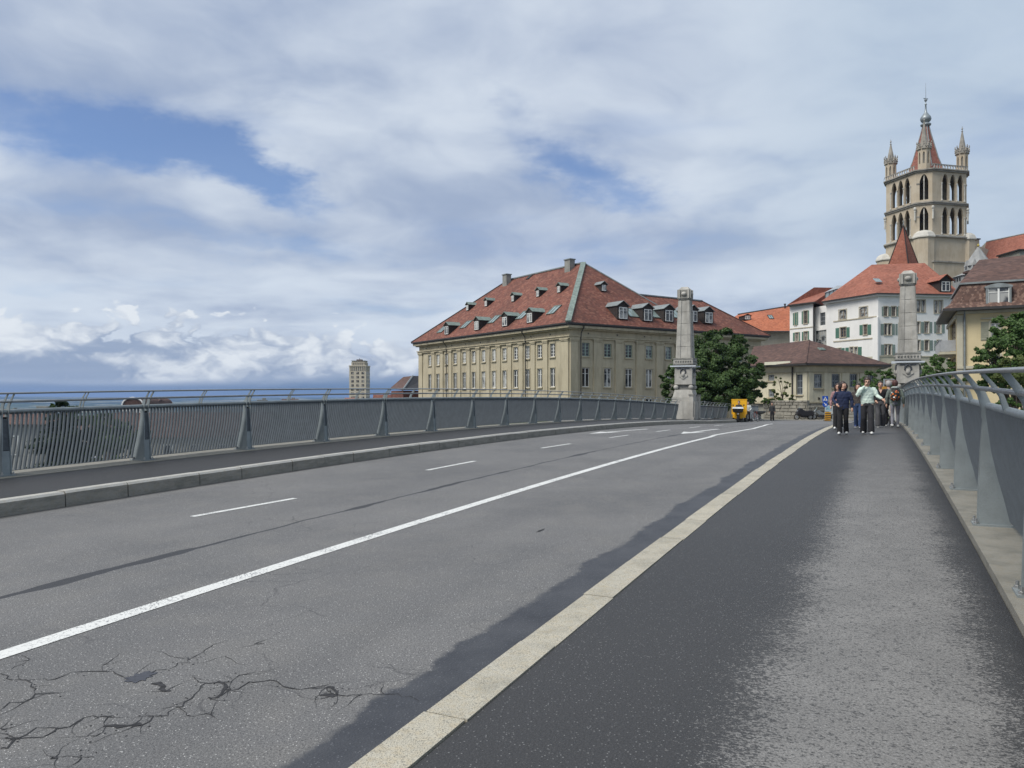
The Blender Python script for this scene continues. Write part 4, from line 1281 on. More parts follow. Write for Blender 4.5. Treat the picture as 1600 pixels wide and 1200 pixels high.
# ------------------------------------------------------------------ white building
def white_building():
    K = V2(1372, 120); A = V2(1292, 130); B = V2(1493, 121.8); Bk = V2(1496, 136); Ak = V2(1310, 146)
    b = thing('white_building', 'large white house with green shutters and orange roofs below the cathedral tower', 'building', (K.x, K.y, -2))
    cen = (A+K+B+Bk+Ak)/5
    zb, ze, zs = -4.0, 17.75, ZZ(556.5, 120)
    fl, Ll, _ = frame_from(A, K, cen); fr, Lr, _ = frame_from(K, B, cen); f3, L3, _ = frame_from(B, Bk, cen); f4, L4, _ = frame_from(A, Ak, cen)
    z4 = lambda l: [tuple([1140+v[0]/4.615, 1140+v[1]/4.615, 380+v[2]/4.615, 380+v[3]/4.615])+tuple(v[4:]) for v in l]
    z5 = lambda l: [tuple([1350+v[0]/4.8, 1350+v[1]/4.8, 340+v[2]/4.8, 340+v[3]/4.8])+tuple(v[4:]) for v in l]
    opl = wins(b, fl, z4([(790, 843, 480, 550, 'seg'), (937, 995, 460, 530, 'seg'), (797, 840, 607, 678), (965, 992, 588, 660),
                          (868, 891, 750, 820, 'rect', 'single'), (900, 922, 750, 820, 'rect', 'single'), (777, 803, 758, 790)]), surr=M_STONETRIM, fm=M_WOODF)
    opr = wins(b, fr, z5([(150, 178, 668, 738), (208, 238, 668, 738), (395, 424, 618, 708, 'rect', 'single'), (431, 458, 618, 708, 'rect', 'single'),
                          (527, 555, 622, 716, 'rect', 'single'), (562, 588, 622, 716, 'rect', 'single'),
                          (152, 176, 797, 880, 'rect', 'single'), (183, 205, 797, 880, 'rect', 'single'), (387, 418, 782, 866), (453, 485, 782, 866), (546, 578, 782, 866),
                          (155, 177, 952, 1030, 'rect', 'single'), (184, 206, 952, 1030, 'rect', 'single'), (390, 420, 920, 995), (456, 485, 920, 995), (549, 578, 920, 995),
                          (190, 205, 1095, 1125), (262, 290, 668, 738), (262, 290, 795, 880), (262, 290, 950, 1030), (330, 352, 780, 866), (330, 352, 920, 995)]), surr=M_STONETRIM, fm=M_WOODF)
    mb = MB(); wall_panel(mb, fl, 0, Ll, zs, ze, opl, .22); wall_panel(mb, fr, 0, Lr, zs, ze, opr, .22)
    wall_panel(mb, f3, 0, L3, zs, ze, []); wall_panel(mb, f4, 0, L4, zs, ze, [])
    mb.build('wall', M_WHITE, b)
    mb = MB(); wall_panel(mb, fl, 0, Ll, zb, zs, opl, .22); wall_panel(mb, fr, 0, Lr, zb, zs, opr, .22)
    wall_panel(mb, f3, 0, L3, zb, zs, []); wall_panel(mb, f4, 0, L4, zb, zs, [])
    mb.build('base_wall', M_CREAMSTONE, b)
    pts = [cen+(p-cen)*.93 for p in (A, K, B, Bk, Ak)]
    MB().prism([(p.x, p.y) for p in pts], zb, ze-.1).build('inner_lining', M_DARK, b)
    shutters(b, fl, z4([(765, 790, 612, 684), (843, 866, 606, 678), (938, 962, 590, 662), (995, 1021, 586, 660), (836, 860, 753, 822), (927, 953, 748, 818), (806, 830, 756, 800)]), M_SHUT)
    shutters(b, fr, z5([(133, 148, 668, 738), (182, 205, 668, 738), (241, 256, 668, 738), (125, 149, 797, 880), (208, 230, 797, 880), (236, 250, 797, 880),
                        (427, 450, 782, 866), (490, 510, 782, 866), (525, 543, 782, 866), (583, 604, 782, 866),
                        (127, 152, 952, 1032), (210, 232, 952, 1032), (428, 446, 920, 996), (490, 515, 920, 996), (526, 545, 922, 996)]), M_SHUTG)
    for y0 in (498, 530.5):
        z = wall_z(fl, wall_px(fl, 1340), y0); band(b, fl, .3, Ll-1.5, z-.09, z+.09, .09, M_STONETRIM)
    z = ZZ(556.5, 120); band(b, fr, .2, Lr-.2, z-.1, z+.1, .09, M_STONETRIM)
    # buttress strip beside the corner
    a = wall_px(fl, 1366)
    mb = MB(); mb.fbox(fl, min(a-1.0, a), max(a-1.0, a), .003, .35, zb, ZZ(497, 121)); mb.build('buttress', M_WHITE, b)
    # roofs
    o = .9
    def ex(p, q=o): d = (p-cen); d.z = 0; d.normalize(); return p+d*q
    A1, K1, B1, Bk1, Ak1 = [Vector((ex(p, 1.0).x, ex(p, 1.0).y, ze)) for p in (A, K, B, Bk, Ak)]
    MB().prism([(ex(p, 1.0).x, ex(p, 1.0).y) for p in (A, K, B, Bk, Ak)], ze-.16, ze-.01).build('eave_board', M_GUTTER, b)
    MB().prism([(ex(p, .65).x, ex(p, .65).y) for p in (A, K, B, Bk, Ak)], ze-.42, ze-.165).build('cornice', M_WHITE, b)
    S = PX(1357, 441, 126); R0 = PX(1362, 413.5, 133); R1 = PX(1445, 411, 130.5)
    mb = MB(); slopes(mb, [(A1, K1, S), (A1, S, R0), (A1, R0, Ak1), (K1, R0, S), (K1, R1, R0), (K1, B1, R1), (B1, Bk1, R1), (R1, Bk1, Ak1), (R1, Ak1, R0)])
    mb.build('roof', M_ROOFR, b)
    n = (B1-K1).cross(R1-K1).normalized(); n = n if n.z > 0 else -n
    q = ray_plane(1475.5, 455.5, K1, n)
    no = Vector((fr[2].x, fr[2].y, 0)); dormer(b, no, q+no*.3, 1.9, 1.75, 3.6, M_ROOFR, rise=.9, ov=.35)
    q = ray_plane(1371, 438.5, K1, n); skylight(b, q, n, (0, 0, 1), .9, 1.1, M_METALF)
    q = ray_plane(1400, 443, K1, n)
    # steep pyramid roof behind
    ap = PX(1411.5, 351.5, 136); zt = ZZ(424, 136)
    c = Vector((ap.x, ap.y, 0)); hw = 2.05
    a_ = R_(35); d1 = Vector((math.cos(a_), math.sin(a_), 0)); d2 = Vector((-d1.y, d1.x, 0))
    cs = [c+d1*hw*i+d2*hw*j for i, j in ((-1, -1), (1, -1), (1, 1), (-1, 1))]
    cs = [Vector((p.x, p.y, zt)) for p in cs]
    mb = MB(); slopes(mb, [(cs[i], cs[(i+1) % 4], ap) for i in range(4)]); sp = mb.build('spire_roof', M_ROOFR, b)
    for i in range(4): MB().tube([cs[i]+(ap-cs[i])*.0, ap], .10, 5).build('hip_flashing', M_TIMBER, sp)
    MB().prism([(p.x, p.y) for p in cs], zt-8, zt-.01).build('spire_base', M_GREYW, b)
    MB().lathe(ap+Vector((0, 0, -.1)), [(.12, 0), (.16, .25), (.05, .35), (.04, 1.3), (0, 1.35)], 8).build('finial', M_LEADG, b)
    # left wing
    W0 = V2(1234, 141); W1 = V2(1270, 136.5); Wb = V2(1300, 150); Wc = V2(1262, 155)
    c2 = (W0+W1+Wb+Wc)/4; zw = ZZ(473.5, 137.5)
    fw, Lw, _ = frame_from(W0, W1, c2)
    opw = wins(b, fw, z4([(470, 484, 505, 590), (534, 562, 488, 580), (474, 498, 645, 705), (536, 562, 637, 700)]), surr=M_STONETRIM, fm=M_WOODF)
    mb = MB(); wall_panel(mb, fw, 0, Lw, zb, zw, opw, .22)
    fs, Ls, _ = frame_from(W0, Wc, c2); wall_panel(mb, fs, 0, Ls, zb, zw, [])
    fs2, Ls2, _ = frame_from(W1, V2(1276, 146), c2); wall_panel(mb, fs2, 0, Ls2, zb, zw, [])
    mb.build('wing_wall', M_WHITE, b)
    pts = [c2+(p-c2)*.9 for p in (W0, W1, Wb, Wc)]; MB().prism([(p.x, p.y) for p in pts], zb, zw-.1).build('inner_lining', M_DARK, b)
    shutters(b, fw, z4([(458, 469, 505, 592), (472, 495, 498, 590), (521, 533, 492, 582), (563, 573, 486, 578), (458, 472, 646, 706), (500, 509, 642, 704), (522, 534, 640, 702), (563, 573, 634, 700)]), M_SHUT)
    z = wall_z(fw, Lw/2, 512.5); band(b, fw, 0, Lw, z-.08, z+.08, .08, M_STONETRIM)
    E = [Vector((p.x, p.y, zw)) for p in (V2(1230, 140.3), V2(1273, 135.4), V2(1306, 147), V2(1262, 156))]
    Rg0 = PX(1272, 449, 145); Rg1 = PX(1306, 449.5, 148)
    mb = MB(); slopes(mb, [(E[0], E[1], Rg1, Rg0), (E[1], E[2], Rg1), (E[2], E[3], Rg0, Rg1), (E[3], E[0], Rg0)]); mb.build('wing_roof', M_ROOFR, b)
    MB().prism([(p.x, p.y) for p in E], zw-.2, zw-.01).build('eave_board', M_GUTTER, b)
    # glazed stair link
    G0 = V2(1271, 138.5); G1 = V2(1297, 134); gc = V2(1292, 146)
    fg, Lg, _ = frame_from(G0, G1, gc)
    opg = wins(b, fg, z4([(650, 690, 500, 592, 'rect', 'bars'), (616, 698, 628, 745, 'rect', 'bars')]), fm=M_METALF)
    mb = MB(); wall_panel(mb, fg, -.6, Lg+.4, zb, ZZ(478, 136), opg, .2); mb.build('link_wall', M_WHITE, b)
    MB().prism([(V2(1274, 141).x, 141), (V2(1296, 137).x, 137), (V2(1296, 145).x, 145), (V2(1276, 145).x, 145)], zb, 16).build('link_room', M_DARK, b)
    # roof lantern of glass
    Lc = PX(1317, 455, 134); mb = MB()
    l0 = mb.box(Lc.x-2.0, Lc.x+2.2, 131.5, 136.5, ZZ(473, 134), ZZ(452, 132)).build('roof_lantern', M_SKYG, b)
    mb = MB(); h0, h1 = ZZ(452, 132), ZZ(443.5, 132)
    slopes(mb, [((Lc.x-2.2, 131.3, h0), (Lc.x+2.6, 131.3, h0), (Lc.x+2.6, 134, h1), (Lc.x-1.0, 134, h1)), ((Lc.x-2.2, 136.7, h0), (Lc.x+2.6, 136.7, h0), (Lc.x+2.6, 134, h1), (Lc.x-1.0, 134, h1)), ((Lc.x-2.2, 131.3, h0), (Lc.x-2.2, 136.7, h0), (Lc.x-1.0, 134, h1))])
    mb.build('lantern_roof', M_METALF, l0)
    for i in range(6):
        x = Lc.x-2.0+4.2*i/5; MB().box(x-.05, x+.05, 131.42, 131.49, ZZ(473, 134), h0).build('lantern_bar', M_STEELD, l0)
    for i in range(4):
        y = 131.5+5*i/3; MB().box(Lc.x-2.08, Lc.x-2.01, y-.05, y+.05, ZZ(473, 134), h0).build('lantern_bar', M_STEELD, l0)
white_building()

# ------------------------------------------------------------------ orange-roofed building in the gap
def orange_building():
    A = V2(1150, 150); B = V2(1246, 150)
    b = thing('orange_roof_building', 'plain grey building with a bright orange tiled roof between sandstone and white houses', 'building', (A.x+5, 151, -2))
    z0 = ZZ(517.5, 150); mb = MB(); f, L, _ = frame_from(A, B, V2(1200, 160)); wall_panel(mb, f, 0, L, -4, z0, []); 
    f2, L2, _ = frame_from(A, V2(1150, 166), V2(1200, 160)); wall_panel(mb, f2, 0, L2, -4, z0, []); mb.build('wall', M_GREYW, b)
    e0 = Vector((A.x-3, 149.2, z0)); e1 = Vector((B.x, 149.2, z0))
    r0 = PX(1153, 491.6, 159); r1 = PX(1246, 476.5, 159); b0 = Vector((A.x-3, 168, z0)); b1 = Vector((B.x, 168, z0))
    mb = MB(); slopes(mb, [(e0, e1, r1, r0), (b0, b1, r1, r0), (e0, b0, r0)]); mb.build('roof', M_ROOFO, b)
    MB().tube([r0, r1], .22, 6).build('ridge_flashing', M_GUTTER, b)
    MB().box(e0.x, e1.x, 149.1, 149.3, z0-.25, z0-.02).build('gutter', M_GUTTER, b)
    n = (e1-e0).cross(r1-e0).normalized(); n = n if n.z > 0 else -n
    q = ray_plane(1204, 495.5, e0, n); skylight(b, q, n, (0, 0, 1), .9, 1.6, M_GUTTER)
    q = ray_plane(1168, 499, e0, n); dormer(b, Vector((.2, -1, 0)), q, 1.5, .8, 2.2, M_ROOFO, rise=.3)
    MB().lathe(PX(1226.5, 483, 158), [(.16, -1), (.16, .9), (.24, .92), (.24, 1.1), (0, 1.12)], 8).build('vent_pipe', M_GUTTER, b)
orange_building()

# ------------------------------------------------------------------ low beige building
def low_building():
    K = V2(1262, 85); Rr = V2(1374, 88.5); Lf = V2(1180, 92); Bk = V2(1370, 97); Bl = V2(1185, 104)
    b = thing('low_beige_building', 'low beige stone building with brown hipped roof behind the stone wall and tree', 'building', (K.x, K.y, -1.2))
    cen = (K+Rr+Lf+Bk+Bl)/5
    z8 = lambda l: [tuple([1180+v[0]/10, 1180+v[1]/10, 520+v[2]/10, 520+v[3]/10])+tuple(v[4:]) for v in l]
    fr, Lr, _ = frame_from(K, Rr, cen); fl, Ll, _ = frame_from(K, Lf, cen)
    zb, zs, ze = -3.5, ZZ(628, 85), ZZ(571, 85)
    opr = wins(b, fr, z8([(920, 1050, 645, 862, 'rect', 'bars'), (1195, 1325, 642, 857, 'rect', 'bars'), (1475, 1600, 640, 852, 'rect', 'bars'), (1745, 1865, 640, 850, 'rect', 'bars')]), fm=M_METALF)
    opl = wins(b, fl, z8([(640, 755, 650, 965, 'rect', 'bars'), (200, 297, 655, 748, 'rect', 'bars'), (208, 302, 880, 1003, 'rect', 'bars')]), fm=M_METALF)
    mb = MB(); wall_panel(mb, fr, 0, Lr, zs, ze, opr, .25); wall_panel(mb, fl, 0, Ll, zs, ze, opl, .25)
    f3, L3, _ = frame_from(Rr, Bk, cen); wall_panel(mb, f3, 0, L3, zs, ze, [])
    mb.build('wall', M_BEIGE, b)
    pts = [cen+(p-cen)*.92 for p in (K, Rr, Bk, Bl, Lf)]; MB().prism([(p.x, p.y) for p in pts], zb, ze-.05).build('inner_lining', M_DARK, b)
    for f, l in ((fr, z8([(920, 1050, 645, 862), (1195, 1325, 642, 857), (1475, 1600, 640, 852), (1745, 1865, 640, 850)])), (fl, z8([(640, 755, 650, 965), (200, 297, 655, 748), (208, 302, 880, 1003)]))):
        for x0, x1, y0, y1 in l:
            a, c = wall_px(f, x0), wall_px(f, x1); am = (a+c)/2
            mb = MB(); sill(mb, f, am, abs(c-a), wall_z(f, am, y1), .16, .16); mb.build('window_sill', M_MOLASSE2, b)
    # pilaster strips between windows
    for px in (1266.5, 1290, 1295.5, 1318, 1323.5, 1346, 1352, 1371):
        a = wall_px(fr, px); mb = MB(); mb.fbox(fr, a-.28, a+.28, .003, .10, zs, ZZ(582, 85)); mb.build('pilaster', M_BEIGE, b)
    for px in (1258.5, 1241.5):
        a = wall_px(fl, px); mb = MB(); mb.fbox(fl, a-.3, a+.3, .003, .10, zs, ZZ(582, 85)); mb.build('pilaster', M_BEIGE, b)
    for f, L in ((fr, Lr), (fl, Ll)):
        band(b, f, 0, L, ZZ(582, 85), ZZ(580.4, 85), .16, M_MOLASSE2); band(b, f, 0, L, ZZ(572.5, 85), ZZ(571, 85)-.003, .35, M_MOLASSE2, 'cornice')
        band(b, f, 0, L, zs-.15, zs-.003, .12, M_MOLASSE2, 'plinth_course')
    a = wall_px(fl, 1239.5); mb = MB(); mb.tube([wall_pt(fl, a, z, .16) for z in (ze, zb)], .09, 8); mb.build('down_pipe', M_GUTTER, b)
    mb = MB(); mb.lathe(wall_pt(fr, wall_px(fr, 1279.5), ZZ(622.7, 85), .02), [(.13, -.13), (.13, .13)], 8); mb.build('vent', M_GUTTER, b)
    # rough stone plinth
    stone_face(b, fr, 0, Lr, zb, zs-.16, .05, .75, .42, 'plinth_stones', M_RUBBLE)
    mb = MB(); wall_panel(mb, fl, 0, Ll, zb, zs-.15, []); mb.build('plinth', M_RUBBLE, b)
    mb = MB(); wall_panel(mb, fr, 0, Lr, zb, zs-.15, []); mb.build('plinth', M_RUBBLE, b)
    # roof
    def E(p, o=1.0): d = (p-cen).normalized(); return Vector((p.x+d.x*o, p.y+d.y*o, ze+.22))
    c0 = PX(1259.5, 568.3, 83.8); c0.z = ze+.22
    r = E(Rr, 1.3); l = E(Lf, 1.2); bk = E(Bk, 1.2); bl = E(Bl, 1.2)
    ap = PX(1264.5, 531.5, 91.5); al = PX(1178, 541.5, 99)
    mb = MB(); slopes(mb, [(c0, r, ap), (l, c0, ap, al), (r, bk, ap), (bk, bl, al, ap), (bl, l, al)]); mb.build('roof', M_ROOFB, b)
    MB().prism([(p.x, p.y) for p in (c0, r, bk, bl, l)], ze-.0, ze+.2).build('eave_board', M_GUTTER, b)
    MB().tube([c0, ap], .09, 5).build('hip_tiles', M_ROOFB, b)
    n = (r-c0).cross(ap-c0).normalized(); n = n if n.z > 0 else -n
    q = ray_plane(1283.5, 546, c0, n); skylight(b, q, n, (0, 0, 1), .7, .5, M_COPPER)
    # pale parapet over the left part
    pa = PX(1196.5, 569.8, 89); pb = PX(1236.5, 569.8, 86.3); d = (pb-pa); d.z = 0; dn = Vector((-d.y, d.x, 0)).normalized()
    MB().obox((pa+pb)/2+Vector((0, 0, .17)), d/2, dn*.25, (0, 0, .17)).build('parapet', M_PARAPET, b)
M_PARAPET = mat('cream_parapet', (.60, .58, .46), .8, .05)
M_RUBBLE = mat('rubble_stone', (.27, .255, .215), .95, .3, 1.6, bump=.4, bscale=12, dirt=.45)
def stone_face(par, fr, a0, a1, z0, z1, d, w, h, name, m_, kind='stuff', seed=5):
    """coursed stones proud of a wall face, joined (too small to pick apart)"""
    r = random.Random(seed); mb = MB(); z = z0
    while z < z1-.05:
        hh = min(h*r.uniform(.75, 1.25), z1-z); a = a0-r.uniform(0, w)
        while a < a1:
            ww = w*r.uniform(.6, 1.5); x0 = max(a, a0)+.015; x1 = min(a+ww, a1)-.015
            if x1-x0 > .08:
                dd = d*r.uniform(.3, 1.3); j = [r.uniform(-.02, .02) for _ in range(4)]
                q = [wall_pt(fr, x0, z+.015+j[0]*.5, .002), wall_pt(fr, x1, z+.015+j[1]*.5, .002), wall_pt(fr, x1, z+hh-.015, .002), wall_pt(fr, x0, z+hh-.015, .002)]
                f = [wall_pt(fr, x0+.03, z+.04, dd), wall_pt(fr, x1-.03, z+.04, dd), wall_pt(fr, x1-.03, z+hh-.04, dd), wall_pt(fr, x0+.03, z+hh-.04, dd)]
                mb.add(q+f, [(7, 6, 5, 4), (0, 4, 5, 1), (1, 5, 6, 2), (2, 6, 7, 3), (3, 7, 4, 0)])
            a += ww
        z += hh
    return mb.build(name, m_, par, kind=kind)
low_building()

# ------------------------------------------------------------------ retaining wall with planting bed
def stone_wall():
    A = V2(1193, 84.5); B = V2(1262, 81.5)
    w = thing('stone_wall', 'rough grey stone retaining wall behind the parked motorcycle', 'wall', (A.x, A.y, -1.3))
    f, L, _ = frame_from(A, B, V2(1230, 95))
    zt = ZZ(625.5, 83); zb = -2.4
    mb = MB(); wall_panel(mb, f, 0, L, zb, zt, []); 
    q = lambda a, d: wall_pt(f, a, 0, d)
    p = [q(0, 0), q(L, 0), q(L, -.6), q(0, -.6)]; MB().prism([(v.x, v.y) for v in p], zb, zt-.01).build('wall_core', M_RUBBLE, w)
    stone_face(w, f, 0, L, zb, zt, .09, .7, .34, 'wall_stones', M_RUBBLE, seed=11)
    B2 = V2(1296, 82.3); f2, L2, _ = frame_from(B, B2, V2(1270, 95))
    p = [wall_pt(f2, a, 0, d) for a, d in ((0, 0), (L2, 0), (L2, -.5), (0, -.5))]
    MB().prism([(v.x, v.y) for v in p], zb, ZZ(634, 82)).build('wall_core', M_RUBBLE, w); stone_face(w, f2, 0, L2, zb, ZZ(634, 82), .09, .8, .36, 'wall_stones', M_RUBBLE, seed=12)
    # kerb step in front
    mb = MB(); a = PX(1170, 657, 78); c = PX(1300, 657, 78)
    # grey hut and gate posts left of the wall
    g = thing('concrete_hut', 'small plain grey-beige building block between the tree and the stone wall', 'hut', PX(1192, 655, 88))
    p = [V2(1177, 88), V2(1201, 86.5), V2(1203, 92), V2(1180, 93)]
    MB().prism([(v.x, v.y) for v in p], -2.4, ZZ(630.5, 87)).build('wall', M_GREYW, g)
    MB().prism([(cen.x, cen.y) for cen in [V2(1175.5, 87.6), V2(1202.5, 86), V2(1205, 92.5), V2(1178, 93.4)]], ZZ(630.5, 87)+.003, ZZ(627.5, 87)).build('roof_slab', M_MOLASSE, g)
stone_wall()

# ------------------------------------------------------------------ yellow building with mansard roof
def yellow_building():
    K = V2(1495, 60); E = V2(1700, 56); Lf = V2(1481, 69.5); Bk = V2(1690, 68)
    b = thing('yellow_building', 'yellow house with brown mansard roof and a balcony on the far right', 'building', (K.x, K.y, -3))
    cen = (K+E+Lf+Bk)/4
    fr, Lr, _ = frame_from(K, E, cen); fl, Ll, _ = frame_from(K, Lf, cen)
    zb, ze = -8, ZZ(487, 60)
    ops = wins(b, fr, [(1548, 1562.5, 503.5, 531, 'rect', 'casement3'), (1612, 1627, 503, 531), (1548, 1562.5, 555, 583)], fm=M_WFRAME, surr=M_CREAMSTONE)
    opl = wins(b, fl, [(1484.5, 1493, 502, 534, 'rect', 'casement3'), (1484.5, 1493, 560, 590, 'rect', 'casement3')], fm=M_WOODF)
    mb = MB(); wall_panel(mb, fr, 0, Lr, zb, ze, ops, .25); wall_panel(mb, fl, 0, Ll, zb, ze, opl, .3)
    f3, L3, _ = frame_from(Lf, Bk, cen); wall_panel(mb, f3, 0, L3, zb, ze, []); mb.build('wall', M_YELLOW, b)
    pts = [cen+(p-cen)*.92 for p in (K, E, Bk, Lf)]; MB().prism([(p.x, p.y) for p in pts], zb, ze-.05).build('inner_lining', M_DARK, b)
    shutters(b, fr, [(1532.5, 1545, 503, 531.5), (1598, 1610, 503, 531)], mat('olive_grey_shutter', (.27, .27, .20), .7, .1))
    a = wall_px(fr, 1499.5); mb = MB(); mb.fbox(fr, min(wall_px(fr, 1495.2), wall_px(fr, 1504.5)), max(wall_px(fr, 1495.2), wall_px(fr, 1504.5)), .003, .09, zb, ze-.3)
    mb.build('corner_pilaster', M_CREAMSTONE, b)
    mb = MB(); mb.tube([wall_pt(fr, wall_px(fr, 1507), z, .17) for z in (ze+.1, zb)], .075, 8); mb.build('down_pipe', M_LEADG, b)
    a = wall_px(fr, 1556); mb = MB(); mb.fbox(fr, a-1.0, a+1.0, .003, .18, ZZ(498.5, 59), ZZ(496.6, 59)); mb.build('lintel_hood', M_CREAMSTONE, b)
    band(b, fr, 0, Lr, ZZ(576, 59.5), ZZ(571.5, 59.5), .15, M_CREAMSTONE); band(b, fl, 0, Ll, ze-.55, ze-.25, .12, M_CREAMSTONE)
    band(b, fr, 0, Lr, ze-.22, ze-.003, .22, M_CREAMSTONE, 'cornice')
    # eaves and mansard
    def O(p, o): 
        d = Vector((0, 0, 0))
        n1 = fr[2] if p in (0, 1) else -fr[2]; n2 = fl[2] if p in (0, 3) else -fl[2]
        q = (K, E, Bk, Lf)[p]
        return q+n1*o+n2*o
    lo = [O(i, .95) for i in range(4)]; up = [O(i, -.35) for i in range(4)]
    MB().prism([(p.x, p.y) for p in lo], ze, ze+.2).build('gutter', M_GUTTER, b)
    z1, z2 = ze+.2, ZZ(446, 60.5)
    mb = MB()
    L0 = [Vector((p.x, p.y, z1)) for p in [O(i, .9) for i in range(4)]]; L1 = [Vector((p.x, p.y, z1+.45)) for p in [O(i, .35) for i in range(4)]]; L2 = [Vector((p.x, p.y, z2)) for p in up]
    for a_, c_ in ((L0, L1), (L1, L2)):
        for i in range(4):
            j = (i+1) % 4; mb.poly([a_[i], a_[j], c_[j], c_[i]] if True else [])
    mb.build('mansard', M_ROOFM, b)
    MB().prism([(p.x, p.y) for p in [O(i, -.18) for i in range(4)]], z2, z2+.14).build('ridge_moulding', M_LEADG, b)
    U = [Vector((p.x, p.y, z2+.142)) for p in [O(i, -.2) for i in range(4)]]
    zr = ZZ(404, 64)
    m1 = Vector((U[0].x+4.3, (U[0].y+U[3].y)/2, zr)); m2 = Vector(((U[1].x+U[2].x)/2-4, (U[1].y+U[2].y)/2, zr))
    mb = MB(); slopes(mb, [(U[0], U[1], m2, m1), (U[1], U[2], m2), (U[2], U[3], m1, m2), (U[3], U[0], m1)]); mb.build('upper_roof', M_ROOFB, b)
    # mansard dormer with segmental head
    def mdormer(px):
        aa = wall_px(fr, px); zz0 = ZZ(478.5, 59)
        w, h = 1.36, 1.35
        mb = MB(); 
        mb.fbox(fr, aa-w/2-.14, aa-w/2, -.9, .62, zz0, zz0+h+.1); mb.fbox(fr, aa+w/2, aa+w/2+.14, -.9, .62, zz0, zz0+h+.1); mb.fbox(fr, aa-w/2-.2, aa+w/2+.2, -.9, .70, zz0-.1, zz0-.002)
        pts = [(aa-w/2-.22+ (w+.44)*i/8, zz0+h+.1+.2*math.sin(math.pi*i/8)) for i in range(9)]
        for (xa, za), (xb, zb_) in zip(pts, pts[1:]):
            vs = [wall_pt(fr, xa, zz0+h-.02, .64), wall_pt(fr, xb, zz0+h-.02, .64), wall_pt(fr, xb, zb_, .64), wall_pt(fr, xa, za, .64)]
            vb = [wall_pt(fr, xa, zz0+h-.02, -1.1), wall_pt(fr, xb, zz0+h-.02, -1.1), wall_pt(fr, xb, zb_, -1.1), wall_pt(fr, xa, za, -1.1)]
            mb.add(vs+vb, [(3, 2, 1, 0), (4, 5, 6, 7), (0, 1, 5, 4), (7, 6, 2, 3)])
        d = mb.build('dormer', M_LEADG, b)
        fme, p = window_mesh(w, h, 'casement', M_WFRAME); inst(fme, 'window', d, wall_pt(fr, aa, zz0, .52)-worldloc(d), math.atan2(fr[1].y, fr[1].x))
        MB().fbox(fr, aa-w/2+.03, aa+w/2-.03, .48, .505, zz0+.03, zz0+h-.03).build('pane', M_GLASS, d)
    mdormer(1559.5); mdormer(1632)
    # balcony
    za, zt = ZZ(552, 63), ZZ(534.5, 63)
    q0 = wall_px(fl, 1494); q1 = wall_px(fl, 1485)
    a0, a1 = sorted((q0, q1)); a0 += 0; a1 = a0+4.0 if a1-a0 < 4 else a1
    if abs(wall_px(fl, 1495)-a0) > abs(wall_px(fl, 1495)-a1): pass
    mb = MB(); mb.fbox(fl, a0, a1, .003, 1.15, za-.2, za); bo = mb.build('balcony', M_CREAMSTONE, b)
    mb = MB(); mb.fbox(fl, a0+.05, a1-.05, 1.08, 1.12, za+.05, zt)
    n = 14
    for i in range(n+1): 
        a = a0+.05+(a1-a0-.1)*i/n; mb.fbox(fl, a-.02, a+.02, 1.122, 1.15, za+.02, zt)
    mb.build('balcony_panel', M_BALC, bo)
    for aa in (a0+.07, a1-.07):
        mb = MB(); mb.fbox(fl, aa-.02, aa+.02, .02, 1.075, za+.05, zt); mb.build('balcony_panel', M_BALC, bo)
    mb = MB(); mb.fbox(fl, a0, a1, 1.04, 1.17, zt, zt+.05); mb.build('balcony_rail', M_METALF, bo)
M_BALC = mat('grey_panel', (.33, .34, .35), .6, .08, 5)
yellow_building()

